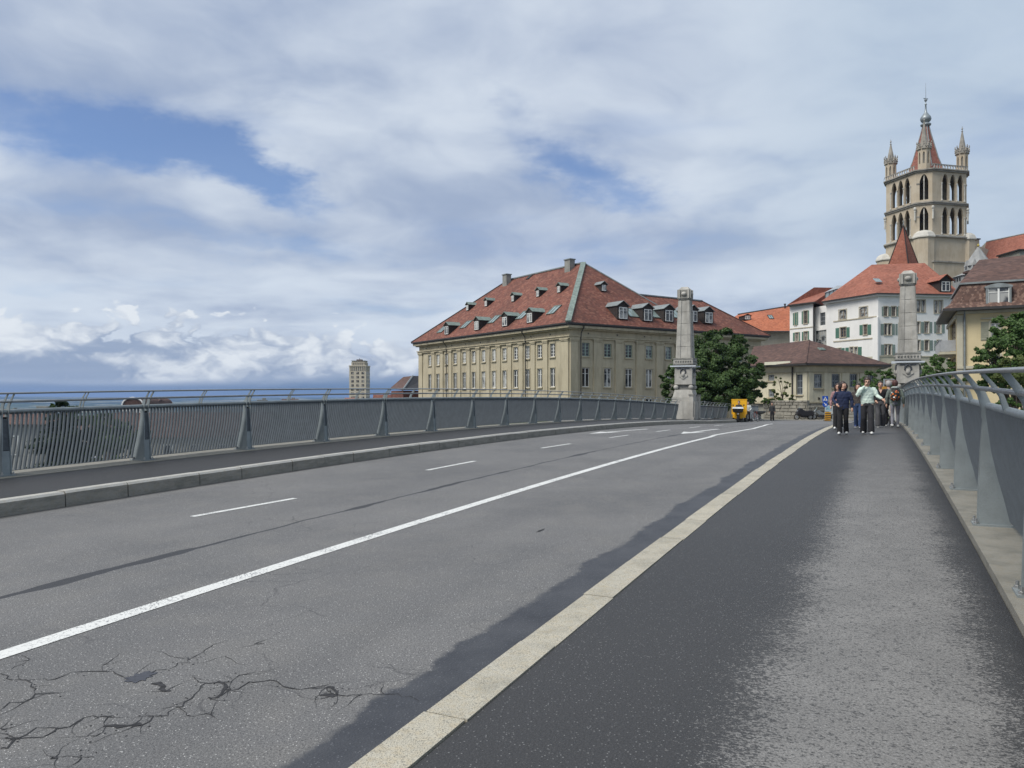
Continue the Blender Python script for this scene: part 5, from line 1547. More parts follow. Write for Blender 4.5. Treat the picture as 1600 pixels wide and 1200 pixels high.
# ================================================================== CATHEDRAL TOWER
M_TOWER = mat('tower_stone', (.50, .415, .30), .92, .12, .35, bump=.3, bscale=8, dirt=.30, hue=(.44, .40, .33))
M_TOWERG = mat('tower_stone_grey', (.29, .27, .235), .92, .2, .6, bump=.3, bscale=8, dirt=.5)
M_TOWERL = mat('light_shafts', (.50, .48, .43), .85, .12, 1)
M_SPIRE = roof_mat('spire_tiles', (.25, .095, .07), (.30, .115, .08), (.36, .17, .13), rows=3)
def tower():
    Fp = Vector(((1444-800)/F*215, 215, 0)); ph = R_(14.2); s = 12.75
    Rd = Vector((math.cos(ph), math.sin(ph), 0)); Ld = Vector((-math.sin(ph), math.cos(ph), 0))
    C = Fp+(Rd+Ld)*s/2
    Z = lambda y: 1.6+(620-y)*215/1200
    t = thing('cathedral_tower', 'tall gothic cathedral bell tower with open arcades, corner pinnacles and a red tiled spire', 'tower', (C.x, C.y, 0))
    def P(a, b, z=0): q = C+Rd*a+Ld*b; return Vector((q.x, q.y, z))
    def octo(M, c):  # main face distance M, half width c of the main face
        return [(-c, -M), (c, -M), (M, -c), (M, c), (c, M), (-c, M), (-M, c), (-M, -c)]
    def ring(mb, M, c, z0, z1, mi=0):
        mb.prism([P(a, b)[:2] for a, b in octo(M, c)], z0, z1, mi)
    M0, c0 = 8.65, 5.75
    def level(z0, z1, zs_, dep, slits):
        oc = octo(M0, c0)
        core = MB(); shafts = []; mb = MB()
        for i in range(8):
            a, b = oc[i], oc[(i+1) % 8]
            main = i % 2 == 0
            f, L, _ = frame_from(P(*a), P(*b), C)
            H = z1-z0
            if main:
                n, w, g = 3, 2.0, 2.55
                cx = L/2 + (1.15 if i in (0,) else 0)*(-1 if True else 1)
                cxs = [cx+(k_-1)*g for k_ in range(3)]
                ops = [(x-w/2, x+w/2, z0+.45, z0+H*.93, 'gothic', z0+H*.68) for x in cxs]
                if i == 0:
                    ops += [(cxs[0]-w/2-1.7, cxs[0]-w/2-1.35, z0+.8, z0+H*.62)]
                wall_panel(mb, f, 0, L, z0, z1, ops, dep, both=True)
                for x in [cxs[0]-g/2, cxs[0]+g/2, cxs[1]+g/2, cxs[2]+g/2]:
                    shafts.append((f, x, z0+.2, z0+H*.60))
                # blank arch beside the openings
                if i in (0,):
                    aa = cxs[0]-w/2-1.0
            else:
                w = 2.15; x = L/2
                ops = [(x-w/2, x+w/2, z0+.55, z0+H*.92, 'gothic', z0+H*.68)]
                wall_panel(mb, f, 0, L, z0, z1, ops, dep, both=True)
                m2 = MB(); p = wall_pt(f, x, 0, -.35); m2.lathe((p.x, p.y, z0+.55), [(.16, 0), (.2, .1), (.13, .3), (.13, H*.62), (.2, H*.64), (.2, H*.68), (.1, H*.84)], 8); m2.build('mullion', M_TOWERL, t)
                for sgn in (-1, 1):
                    m2 = MB(); m2.fbox(f, x+sgn*(w/2+.02)-.05, x+sgn*(w/2+.75)+.05 if sgn > 0 else x-w/2+.03, .003, .12, z0+H*.60, z0+H*.64)
                    if sgn > 0: m2.build('impost', M_TOWERG, t)
        mb.build('arcade', M_TOWER, t)
        for f, x, za, zb_ in shafts:
            p = wall_pt(f, x, 0, .10)
            m2 = MB(); m2.lathe((p.x, p.y, za), [(.26, 0), (.26, .35), (.14, .5), (.14, zb_-za-.3), (.26, zb_-za), (.28, zb_-za+.2), (.0, zb_-za+.21)], 10)
            m2.build('shaft', M_TOWERL, t)
        # inner belfry walls, set back and pierced
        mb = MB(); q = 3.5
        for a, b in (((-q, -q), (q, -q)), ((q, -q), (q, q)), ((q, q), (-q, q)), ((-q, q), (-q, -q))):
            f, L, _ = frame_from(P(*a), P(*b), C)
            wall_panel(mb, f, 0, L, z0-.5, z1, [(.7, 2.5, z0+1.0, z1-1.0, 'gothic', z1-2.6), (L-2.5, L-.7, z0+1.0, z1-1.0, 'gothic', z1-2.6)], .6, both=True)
        mb.build('inner_wall', mat('inner_stone_shaded', (.20, .17, .13), .95, .2, .6), t)  # darker copy of the tower stone, belfry shade painted into the colour
        # corner piers inside the chamfers
    zA, zB, zC, zD = Z(369), Z(318.5), Z(268.5), Z(262)
    level(zA, zB-.5, 0, .55, True)
    level(zB+.35, zC-.3, 0, .55, True)
    for z0, z1, M, c in ((zB-.5, zB-.1, M0+.35, c0+.1), (zB-.1, zB+.15, M0+.6, c0+.2), (zB+.15, zB+.35, M0+.25, c0+.1), (zC-.3, zC+.1, M0+.4, c0+.12), (zC+.1, zC+.42, M0+.75, c0+.25)):
        mb = MB(); ring(mb, M, c, z0+.001, z1-.001); mb.build('string_course', M_TOWERG, t)
    # gables and small gargoyles at the foot of the upper level
    for i, (a, b) in enumerate(octo(M0+.35, c0+.1)):
        mb = MB(); p = P(a, b, zB-1.5); mb.ball(p, .42, 8, sc=(1, 1, 1.3)); mb.ball(p+Vector((0, 0, -.75)), .32, 8); mb.tube([p+Vector((0, 0, -.9)), p+Vector((0, 0, -3.2))], .25, 6)
        mb.build('figure', M_TOWERL, t)
    # balustrade
    pts = octo(M0+.45, c0+.15)
    for i in range(0, 8):
        a, b = pts[i], pts[(i+1) % 8]
        if i % 2: continue
        f, L, _ = frame_from(P(*a), P(*b), C)
        mb = MB(); mb.fbox(f, 0, L, -.25, .0, zC+1.45, zC+1.65); bal = mb.build('balustrade', M_TOWERG, t)
        n = int(L/.85)
        for k_ in range(n):
            x = (k_+.5)*L/n; p = wall_pt(f, x, 0, -.12)
            mb = MB(); mb.fbox(f, x-.11, x+.11, -.22, -.02, zC+.42, zC+1.45); mb.build('baluster', M_TOWERL, bal)
            mb = MB(); mb.tube([wall_pt(f, x+.02, zC+.9, -.1), wall_pt(f, x+L/n/2, zC+1.42, -.1), wall_pt(f, x+L/n-.02, zC+.9, -.1)], .07, 5); mb.build('tracery', M_TOWERG, bal)
    # corner turrets: front, right, left, back
    for (a, b, sc) in ((-1, -1, 1.0), (1, -1, .95), (-1, 1, .95), (1, 1, .95)):
        q = 6.45; c = P(a*q, b*q, 0); zt = zC+.42
        r0 = 1.65*sc
        mb = MB()
        n = 8; zg = zt+6.3*sc
        ring_ = [(c.x+r0*math.cos(2*math.pi*(i+.5)/n+ph), c.y+r0*math.sin(2*math.pi*(i+.5)/n+ph)) for i in range(n)]
        m1 = MB()
        for i in range(n):
            f, L, _ = frame_from(ring_[i], ring_[(i+1) % n], c)
            wall_panel(m1, f, 0, L, zt, zg, [(L*.28, L*.72, zt+1.6, zg-1.4, 'gothic', zg-2.2)], .3)
        tt = m1.build('corner_turret', M_TOWER, t)
        MB().lathe((c.x, c.y, zt), [(r0-.4, 0), (r0-.4, zg-zt)], 8, ph=ph).build('turret_core', M_TOWERG, tt)
        mb = MB(); mb.lathe((c.x, c.y, zg-.1), [(r0+.12, 0), (r0+.12, .35), (r0-.15, .5)], 8, ph=ph+math.pi/8); mb.build('turret_cornice', M_TOWERG, tt)
        # gablets and crockets
        for i in range(n):
            an = 2*math.pi*i/n+ph; d = Vector((math.cos(an), math.sin(an), 0)); e = Vector((-d.y, d.x, 0))
            p = c+d*(r0-.02); p.z = zg-.6
            mb = MB(); w = .60*sc
            mb.add([p+e*w+d*.22, p-e*w+d*.22, p+d*.22+Vector((0, 0, 1.75)), p+e*w-d*.35, p-e*w-d*.35, p-d*.35+Vector((0, 0, 1.75))], [(0, 2, 1), (3, 4, 5), (0, 3, 5, 2), (1, 2, 5, 4), (0, 1, 4, 3)])
            g = mb.build('gablet', M_TOWERG, tt)
            mb = MB()
            for hgt, rr_ in ((1.9, .26), (2.25, .17), (1.25, .2), (.7, .22)):
                for sg in ((0,) if hgt > 1.5 else (-1, 1)):
                    o_ = e*sg*w*(1-hgt/1.75)*1.0
                    mb.ball(p+o_+d*.2+Vector((0, 0, hgt)), rr_*.8, 6, sc=(1, 1, 1.3))
            mb.build('crocket', M_TOWERG, g, kind='stuff')
        hs = {(-1, -1): 6.6, (1, -1): 5.6, (-1, 1): 5.0, (1, 1): 5.0}[(a, b)]
        mb = MB(); mb.lathe((c.x, c.y, zg+.3), [(r0*.74, 0), (r0*.62, .9), (.16, hs), (0, hs+.05)], 8, ph=ph+math.pi/8); sp = mb.build('turret_spire', M_TOWERG, tt)
        mb = MB(); mb.lathe((c.x, c.y, zg+.3+hs-.1), [(.10, 0), (.30, .15), (.10, .35), (.08, .65), (.26, .85), (.1, 1.1), (.05, 1.6), (0, 1.65)], 8); mb.build('finial', M_TOWERG, tt)
    # central spire with bell-cast foot
    zb_ = zC+.3
    ks = 222.7/215
    ztop = 1.6+(620-197.5)*222.7/1200
    mb = MB(); mb.lathe((C.x, C.y, zb_), [(7.2, 0), (5.6, 1.0), (4.55, 2.4), (3.5, 5.2), (2.35, (ztop-zb_)*.62), (1.5, (ztop-zb_)*.82), (.85, ztop-zb_)], 8, ph=ph+math.pi/8)
    sp = mb.build('spire', M_SPIRE, t)
    for i in range(8):
        an = 2*math.pi*i/8+ph+math.pi/8; d = Vector((math.cos(an), math.sin(an), 0))
        pts = [C+d*(r+.02)+Vector((0, 0, zb_+z)) for r, z in ((4.55, 2.4), (3.5, 5.2), (2.35, (ztop-zb_)*.62), (1.5, (ztop-zb_)*.82), (.85, ztop-zb_))]
        MB().tube(pts, .16, 5).build('hip_flashing', M_LEADG, sp)
    mb = MB(); mb.lathe((C.x, C.y, ztop-.2), [(.8, 0), (.8, .2), (1.35, .4), (1.45, .75), (1.2, 1.0), (.7, 1.1), (.9, 1.35), (1.3, 1.75), (1.5, 2.3), (1.35, 2.9), (.9, 3.5), (.42, 4.2), (.26, 5.0), (.18, 6.4), (.3, 6.5), (.3, 6.7), (.12, 6.85), (.1, 8.0)], 16)
    mb.build('spire_globe', M_GLOBE, t, smooth=True)
    mb = MB(); p = Vector((C.x, C.y, ztop+7.6)); mb.ball(p, .42, 8); mb.obox(p+Vector((0, 0, .45)), Rd*.75, Ld*.08, (0, 0, .10)); mb.tube([p, p+Vector((0, 0, 5))], [.08, .03], 5); mb.build('weather_vane', M_GLOBE, t)
    # solid lower body with octagonal buttresses
    zE, zF = Z(410), -4
    mb = MB(); ring(mb, M0+.1, c0+.05, zE, zA-.6); mb.build('lower_body', M_TOWER, t)
    mb = MB(); ring(mb, M0+.7, c0+.3, zA-.6, zA-.25); mb.build('string_course', M_TOWERG, t); mb = MB(); ring(mb, M0+.4, c0+.2, zA-.25, zA); mb.build('string_course', M_TOWERL, t)
    mb = MB(); ring(mb, M0+.9, c0+.4, zF, zE-.4); mb.build('lower_body', M_TOWER, t); mb = MB(); ring(mb, M0+1.2, c0+.6, zE-.4, zE); mb.build('string_course', M_TOWERG, t)
    for (a, b) in ((-1, -1), (1, -1), (-1, 1), (1, 1)):
        q = 6.9; c = P(a*q, b*q, 0)
        big = (a, b) == (-1, 1)
        r1 = 3.3 if big else 2.75
        zt_ = Z(389)-1.2 if big else zA-.8
        mb = MB(); mb.lathe((c.x, c.y, zF), [(r1, 0), (r1, zt_-zF)], 8, ph=ph+math.pi/8); mb.build('buttress', M_TOWER, t)
        mb = MB(); mb.lathe((c.x, c.y, zt_), [(r1+.35, 0), (r1+.35, .3), (r1-.1, 1.3), (r1-1.0, 2.0), (.4, 2.3), (0, 2.3)], 8, ph=ph+math.pi/8); mb.build('buttress_cap', M_TOWERL, t)
    # stair block attached on the right
    zz = Z(367.5)
    q = [P(M0+.3, -6.2), P(M0+5.0, -6.0), P(M0+10.5, -3.0), P(M0+10.5, 5), P(M0, 5)]
    MB().prism([v[:2] for v in q], zF, zz-2.2).build('stair_block', M_TOWER, t)
    q = [P(M0+.3, -5.2), P(M0+5.0, -5.2), P(M0+6.5, 5), P(M0, 5)]
    MB().prism([v[:2] for v in q], zz-2.2, zz).build('stair_block', M_TOWER, t); 
    MB().prism([v[:2] for v in [P(M0+.2, -5.5), P(M0+5.2, -5.5), P(M0+6.8, 5.2), P(M0, 5.2)]], zz+.002, zz+.3).build('stair_roof', M_GUTTER, t)
M_GLOBE = mat('zinc_globe', (.26, .29, .30), .45, .15, .5, metal=.4)
tower()
def nave():
    n_ = thing('cathedral_nave', 'cathedral nave with long red tiled roof running right from the bell tower', 'church', (PX(1580, 500, 232)))
    a = PX(1541, 378, 228); b_ = PX(1700, 344, 215)
    ez = 55
    e0 = PX(1532, 420, 220); e1 = PX(1720, 411, 205); f0 = e0+Vector((4, 24, 0)); f1 = e1+Vector((4, 24, 0))
    a2 = a+Vector((0, 4, 0))
    mb = MB(); slopes(mb, [(e0, e1, b_, a), (f0, f1, b_, a)]); mb.build('roof', M_ROOFR, n_)
    lo = lambda p: Vector((p.x, p.y, -4))
    mb = MB(); mb.poly([lo(e0), lo(e1), e1, e0]); mb.poly([lo(e0), e0, a, f0, lo(f0)]); mb.poly([lo(f0), f0, f1, lo(f1)]); mb.build('wall', M_TOWER, n_)
    MB().tube([a, b_], .25, 6).build('ridge_flashing', M_LEADG, n_)
    c = PX(1602, 405, 209); MB().box(c.x-4.2, c.x+6, 205, 214, -4, ZZ(396, 209)).build('dormer_house', M_GREYW, n_); MB().box(c.x-4.8, c.x+6, 204.4, 214, ZZ(396, 209)+.002, ZZ(394, 209)).build('dormer_roof', M_TIMBER, n_)
nave()
def stone_turret():
    c = PX(1528.5, 440, 150); t = thing('stone_turret', 'small grey stone pinnacle with pyramid cap and gilt knob below the red nave roof', 'turret', (c.x, c.y, 15))
    Z = lambda y: ZZ(y, 150); r = 2.55
    def sq(mb, r_, z0, r1, z1):
        mb.lathe((c.x, c.y, 0), [(r_, z0), (r1, z1)], 8, ph=.35)
    mb = MB(); sq(mb, 2.15, -3, 2.15, Z(416)); mb.build('body', M_PIN, t)
    mb = MB(); sq(mb, 2.5, Z(416)+.003, .12, Z(385.5)); mb.build('pyramid', M_PIN, t)
    for i in range(8):
        an = .35+2*math.pi*(i+.5)/8; d = Vector((math.cos(an), math.sin(an), 0)); e = Vector((-d.y, d.x, 0)); p = Vector((c.x, c.y, Z(423)))+d*2.02
        mb = MB(); w = .78; mb.add([p+e*w+d*.3, p-e*w+d*.3, p+d*.3+Vector((0, 0, 2.0)), p+e*w-d*1, p-e*w-d*1, p-d*1+Vector((0, 0, 2.0))], [(0, 2, 1), (3, 4, 5), (0, 3, 5, 2), (1, 2, 5, 4), (0, 1, 4, 3)])
        g = mb.build('gablet', M_PIN, t)
        mb = MB(); f = (p+d*.32, e, d)
        mb.obox(p+d*.31+Vector((0, 0, .55)), e*.2, d*.02, (0, 0, .35)); mb.build('gablet_opening', M_DARK, g)
    # spreading skirt roof to the left
    mb = MB(); sq(mb, 4.6, Z(432), 2.2, Z(424)); mb.build('skirt', M_PIN, t)
    mb = MB(); sq(mb, 4.3, -3, 4.3, Z(432)); mb.build('base', M_PIN, t)
    for i in range(8):
        an = .35+2*math.pi*(i+.5)/8; d = Vector((math.cos(an), math.sin(an), 0)); e = Vector((-d.y, d.x, 0))
        for k_ in (-1, 0, 1):
            MB().obox(Vector((c.x, c.y, Z(437)))+d*3.98+e*k_*.9, e*.26, d*.03, (0, 0, .35)).build('arch_opening', M_DARK, t)
    mb = MB(); mb.lathe((c.x, c.y, Z(385.8)), [(.1, 0), (.3, .25), (.1, .5)], 8); mb.ball((c.x, c.y, Z(382)), .16, 8); mb.build('knob', M_GILT, t)
    k_ = thing('roof_annex', 'low roof with a pale metal skylight dome beside the grey pinnacle', 'roof', PX(1560, 425, 140))
    p = PX(1560, 420, 140)
    mb = MB(); mb.box(p.x-2.6, p.x+6, 138, 146, -3, ZZ(420, 140)); mb.build('wall', M_GREYW, k_)
    mb = MB(); mb.box(p.x-3.0, p.x+6, 137.5, 146, ZZ(420, 140)+.002, ZZ(417, 140)); mb.build('roof', M_ROOFB, k_)
    mb = MB(); mb.lathe((PX(1552.5, 415, 141).x, 141, ZZ(417, 140)), [(1.15, 0), (1.15, .35), (.9, .62), (.4, .75), (0, .78)], 14); mb.build('dome', M_WHITE, k_, smooth=True)
    s_ = thing('teal_house', 'narrow strip of a teal house wall between the white and yellow buildings', 'building', PX(1498, 470, 126))
    a = PX(1493.5, 456, 126); b_ = PX(1503, 456, 126)
    MB().prism([(a.x, a.y), (b_.x, b_.y), (b_.x+2, b_.y+8), (a.x+2, a.y+8)], -3, a.z).build('wall', mat('teal_render', (.14, .36, .29), .8, .1), s_)
    MB().prism([(a.x-.5, a.y-.3), (b_.x, b_.y-.3), (b_.x+2, b_.y+8), (a.x+2, a.y+8)], a.z+.002, a.z+.35).build('eave', M_GUTTER, s_)
M_PIN = mat('pinnacle_stone', (.27, .275, .27), .85, .15, 1.2, dirt=.3)
M_GILT = mat('gilt', (.65, .48, .12), .35, .1, metal=.8)
stone_turret()
# ================================================================== LAND
def sst(x, a, b):
    t = np.clip((x-a)/(b-a), 0, 1); return t*t*(3-2*t)
def land_z(x, y):
    x = np.asarray(x, float); y = np.asarray(y, float)
    u = x*SN+y*CS; v = x*CS-y*SN; r = np.hypot(x, y)
    # valley floor, then town slope down to the plain, then hills
    z = -9.0-sst(r, 170, 420)*14-sst(r, 400, 1800)*62-sst(r, 1800, 4200)*18
    z = z+sst(r, 6500, 15000)*52
    an = np.arctan2(x, y)
    h = (np.sin(an*9.0+1.3)+.6*np.sin(an*21+2.0)+.35*np.sin(an*47+.5)+.2*np.sin(an*96+4))
    z = z+sst(r, 11000, 19000)*(46+h*15)
    h2 = (np.sin(an*13+4.0)+.7*np.sin(an*29+1)+.4*np.sin(an*61))
    z = z+sst(r, 7000, 9500)*(1-sst(r, 10500, 13000))*(12+h2*9)
    z = z+np.where(r > 2500, 3.0*np.sin(x/310+1)*np.sin(y/270), 0)
    # plateau of the old town beyond the bridge, bank in front of it
    pz = CAMZ-1.55-(.00064*26.5**2+.021*(np.clip(u, 52, 95)-50))
    pz = pz-.25
    m = sst(u, 49.5, 53.5)*sst(v, -62, -44)*(1-sst(r, 320, 620))
    z = z*(1-m)+pz*m
    rise = sst(v, 8, 60)*sst(u, 95, 150)*(1-sst(r, 300, 600))*10
    return z+rise
def land():
    rs = np.concatenate([np.array([0.01]), np.geomspace(6, 26000, 150)])
    rs = np.sort(np.concatenate([rs, np.arange(44, 130, 3.0)]))
    na = 300
    an = np.linspace(-math.pi, math.pi, na, endpoint=False)
    RR, AA = np.meshgrid(rs, an, indexing='ij')
    X = RR*np.sin(AA); Y = RR*np.cos(AA); Z = land_z(X, Y)
    V = np.stack([X, Y, Z], -1).reshape(-1, 3)
    nr = len(rs); I = np.arange(nr-1)[:, None]*na; J = np.arange(na)[None, :]; J2 = (J+1) % na
    Fq = np.stack([I+J, I+na+J, I+na+J2, I+J2], -1).reshape(-1, 4)[:, ::-1]
    me = bpy.data.meshes.new('terrain')
    me.from_pydata(V.tolist(), [], Fq.tolist()); me.polygons.foreach_set('use_smooth', [True]*len(me.polygons)); me.update()
    m = bpy.data.materials.new('land'); m.use_nodes = True
    k = NT(m.node_tree); b = k.n['Principled BSDF']
    pos = k.new('ShaderNodeNewGeometry').outputs['Position']
    cell = k.voro(k.vm('MULTIPLY', pos, (.0022, .0011, 0)), 1.0, out='Color'); cr, cg, cb = k.sep(cell)
    cell2 = k.voro(k.vm('MULTIPLY', pos, (.0009, .0004, 0)), 1.0, out='Color'); dr, dg, db = k.sep(cell2)
    c = k.mix(cr, (.03, .055, .025, 1), (.085, .11, .05, 1))
    c = k.mix(k.ss(cg, .72, .8), c, (.30, .28, .16, 1))
    c = k.mix(k.ss(k.noise(pos, .0011, 5, .65), .48, .56), c, (.025, .042, .022, 1))
    c = k.mix(k.m('MULTIPLY', k.ss(k.noise(pos, .004, 4, .7), .58, .64), .8), c, (.24, .23, .21, 1))
    near = k.mix(k.ss(k.noise(pos, .02, 5, .6), .45, .55), (.10, .10, .095, 1), (.05, .075, .03, 1))
    d = k.new('ShaderNodeVectorMath', operation='LENGTH'); k.l.new(pos, d.inputs[0])
    c = k.mix(k.ss(d.outputs['Value'], 700, 1500), near, c)
    k.l.new(c, b.inputs['Base Color']); b.inputs['Roughness'].default_value = .95; b.inputs['Specular IOR Level'].default_value = .1
    me.materials.append(m)
    o = bpy.data.objects.new('terrain', me); COL.objects.link(o); o['kind'] = 'structure'
land()
# ------------------------------------------------------------------ square beyond the bridge
def square():
    us = [52.0, 54, 57, 60, 65, 70, 76, 82, 90, 100, 112, 125]
    vs = [-30, -27, -24, -20, -14, -10.0, -7, -4, -1.8, 1.5, 6, 14, 24, 36]
    V = []; UV = []
    for u in us:
        for v in vs:
            c = 1.24 if v > -10 else 1.27
            V.append(tuple(BW(u, v, CAMZ-(np.interp(v, [-14, -10, -4.75, -1.82, 1.5], [1.30, 1.30, 1.243, 1.22, 1.22]))-prof(u)-.004))); UV.append((u, v*.2-.4))
    n = len(vs); Fs = [(i*n+j, i*n+j+1, (i+1)*n+j+1, (i+1)*n+j) for i in range(len(us)-1) for j in range(n-1)]
    me = bpy.data.meshes.new('square'); me.from_pydata(V, [], Fs); me.materials.append(mat('square_asphalt', (.15, .15, .152), .85, .15, .5, bump=.2, bscale=60)); me.update()
    o = bpy.data.objects.new('square', me); COL.objects.link(o); o['kind'] = 'structure'
    # pavement carried on beyond the bridge on both sides
    mb = MB(); solid_strip(mb, -1.6, 1.6, UE+.003, 62, 2, lambda q: CAMZ-1.085-prof(q), lambda q: CAMZ-1.3-prof(q)); mb.build('pavement', M_WALKL, kind='structure')
    mb = MB(); solid_strip(mb, -13.0, -10.21, UE+.003, 70, 2, lambda q: CAMZ-1.07-prof(q), lambda q: CAMZ-1.4-prof(q)); mb.build('pavement', M_WALKL, kind='structure')
    mb = MB(); solid_strip(mb, -13.0, 1.6, 51.9, 52.6, .7, lambda q: CAMZ-1.36-prof(q)-.1, lambda q: -12); mb.build('abutment', M_OBEL, kind='structure')
    # kerb line in front of the stone wall
    a = PX(1185, 657.3, 79); b_ = PX(1330, 656.3, 78.5)
    d = (b_-a)/2; MB().obox((a+b_)/2-Vector((0, 0, .1)), d, (0, .16, 0), (0, 0, .16)).build('kerb', M_KERBLIT, kind='structure')
    p = [a+Vector((0, .17, 0)), b_+Vector((0, .17, 0)), b_+Vector((2, 6, 0)), a+Vector((-2, 6, 0))]
    MB().prism([(v.x, v.y) for v in p], a.z-.4, a.z+.03).build('pavement', M_CONC, kind='structure')
square()

# ================================================================== FOLIAGE
def leaf_mat(name, c1, c2, c3=None):
    m = bpy.data.materials.new(name); m.use_nodes = True
    k = NT(m.node_tree); b = k.n['Principled BSDF']
    pos = k.new('ShaderNodeNewGeometry').outputs['Position']
    n = k.noise(pos, .9, 4, .6); n2 = k.noise(pos, 9, 2, .6)
    c = k.mix(k.ss(n, .35, .65), (*c1, 1), (*c2, 1)); c = k.mix(k.ss(n2, .5, .75, 0, .5), c, (*(c3 or c2), 1))
    k.l.new(c, b.inputs['Base Color']); b.inputs['Roughness'].default_value = .55; b.inputs['Specular IOR Level'].default_value = .3
    # thin leaves let some light through
    tr = k.new('ShaderNodeBsdfTranslucent'); k.l.new(c, tr.inputs[0])
    mx = k.new('ShaderNodeMixShader'); mx.inputs[0].default_value = .25
    out = [n_ for n_ in k.n if n_.type == 'OUTPUT_MATERIAL'][0]
    k.l.new(b.outputs[0], mx.inputs[1]); k.l.new(tr.outputs[0], mx.inputs[2]); k.l.new(mx.outputs[0], out.inputs[0])
    return m
M_LEAF = leaf_mat('chestnut_leaves', (.045, .082, .024), (.070, .120, .034), (.105, .155, .045))
M_LEAF2 = leaf_mat('hedge_leaves', (.052, .10, .026), (.080, .145, .038), (.12, .19, .052))
M_LEAF3 = leaf_mat('yellow_green_leaves', (.07, .10, .025), (.11, .14, .04), (.16, .17, .06))
M_CONIF = leaf_mat('conifer_needles', (.018, .035, .016), (.03, .055, .025))
M_BARK = mat('bark', (.07, .055, .042), .95, .3, 3, bump=.5, bscale=8)
def leaf_mesh(name, pts, nrm, size, m_, rs, aspect=1.6, droop=.3):
    """many small bent leaves: each two triangles-pairs round a mid rib"""
    n = len(pts)
    a = rs.normal(size=(n, 3)); nr = nrm+a*.55; nr /= np.linalg.norm(nr, axis=1)[:, None]
    t = rs.normal(size=(n, 3)); t[:, 2] -= droop; t -= nr*np.sum(t*nr, 1)[:, None]; t /= np.linalg.norm(t, axis=1)[:, None]
    s = np.cross(nr, t); L = size*rs.uniform(.6, 1.25, n)[:, None]; W = L/aspect*.5
    p0 = pts-t*L*.5; p1 = pts+t*L*.5; q0 = pts+s*W-nr*L*.10; q1 = pts-s*W-nr*L*.10
    V = np.stack([p0, q0, p1, q1], 1).reshape(-1, 3)
    me = bpy.data.meshes.new(name); me.vertices.add(4*n); me.vertices.foreach_set('co', V.astype(np.float32).ravel())
    idx = np.arange(n)[:, None]*4
    me.loops.add(6*n); me.polygons.add(2*n)
    li = np.concatenate([idx+np.array([0, 1, 2]), idx+np.array([0, 2, 3])], 1)
    me.loops.foreach_set('vertex_index', li.astype(np.int32).ravel()); me.polygons.foreach_set('loop_start', (np.arange(2*n)*3).astype(np.int32))
    me.update(calc_edges=True); me.validate(); me.materials.append(m_)
    return me
def crown_points(rs, blobs, n, shell=.75):
    """leaf positions in clumps spread through a set of ellipsoids (x, y, z, rx, ry, rz)"""
    P = []; N = []
    vol = np.array([b[3]*b[4]*b[5] for b in blobs])**.67; vol /= vol.sum()
    for b, w in zip(blobs, vol):
        m = int(n*w); nc = max(6, m//70)
        d = rs.normal(size=(nc, 3)); d /= np.linalg.norm(d, axis=1)[:, None]
        rad = rs.uniform(shell, 1.04, nc)[:, None]
        cc = np.array(b[:3])+d*rad*np.array(b[3:6])
        cr = .17*np.mean(b[3:6])*rs.uniform(.6, 1.4, nc)
        k_ = rs.integers(0, nc, m)
        o = rs.normal(size=(m, 3)); o /= np.linalg.norm(o, axis=1)[:, None]; o *= rs.uniform(.45, 1, m)[:, None]
        o[:, 2] *= .62
        P.append(cc[k_]+o*cr[k_][:, None]); nn = o*.8+d[k_]*.5+np.array([0, 0, .35]); N.append(nn/np.linalg.norm(nn, axis=1)[:, None])
    return np.concatenate(P), np.concatenate(N)
def broad_tree(label, base, blobs, n, leaf, m_, trunk_r, seed, cat='tree', group=None, trunk=True, name='tree', fork=None, parts='crown'):
    rs = np.random.default_rng(seed)
    t = thing(name, label, cat, base, group)
    bl = [(base[0]+b[0], base[1]+b[1], base[2]+b[2], *b[3:]) for b in blobs]
    pts, nr = crown_points(rs, bl, n)
    me = leaf_mesh(parts, pts-np.array(base), nr, leaf, m_, rs)
    inst(me, parts, t)
    if trunk:
        fk = fork or blobs[0][2]*.55
        p0 = Vector(base); p1 = p0+Vector((rs.uniform(-.1, .1), rs.uniform(-.1, .1), fk))
        MB().tube([p0-Vector((0, 0, .4)), p0+(p1-p0)*.5+Vector((.05, 0, 0)), p1], [trunk_r*1.3, trunk_r, trunk_r*.85], 10).build('trunk', M_BARK, t, smooth=True)
        mb = MB()
        for i, b in enumerate(bl):
            for q in range(3):
                e = Vector(b[:3])+Vector((rs.uniform(-.5, .5)*b[3], rs.uniform(-.5, .5)*b[4], rs.uniform(-.2, .6)*b[5]))
                mid = (p1+e)/2+Vector((rs.uniform(-.2, .2), rs.uniform(-.2, .2), .15*(e-p1).length))
                mb = MB(); mb.tube([p1-Vector((0, 0, .1)), mid, e], [trunk_r*.5, trunk_r*.28, .02], 6); mb.build('limb', M_BARK, t)
    return t
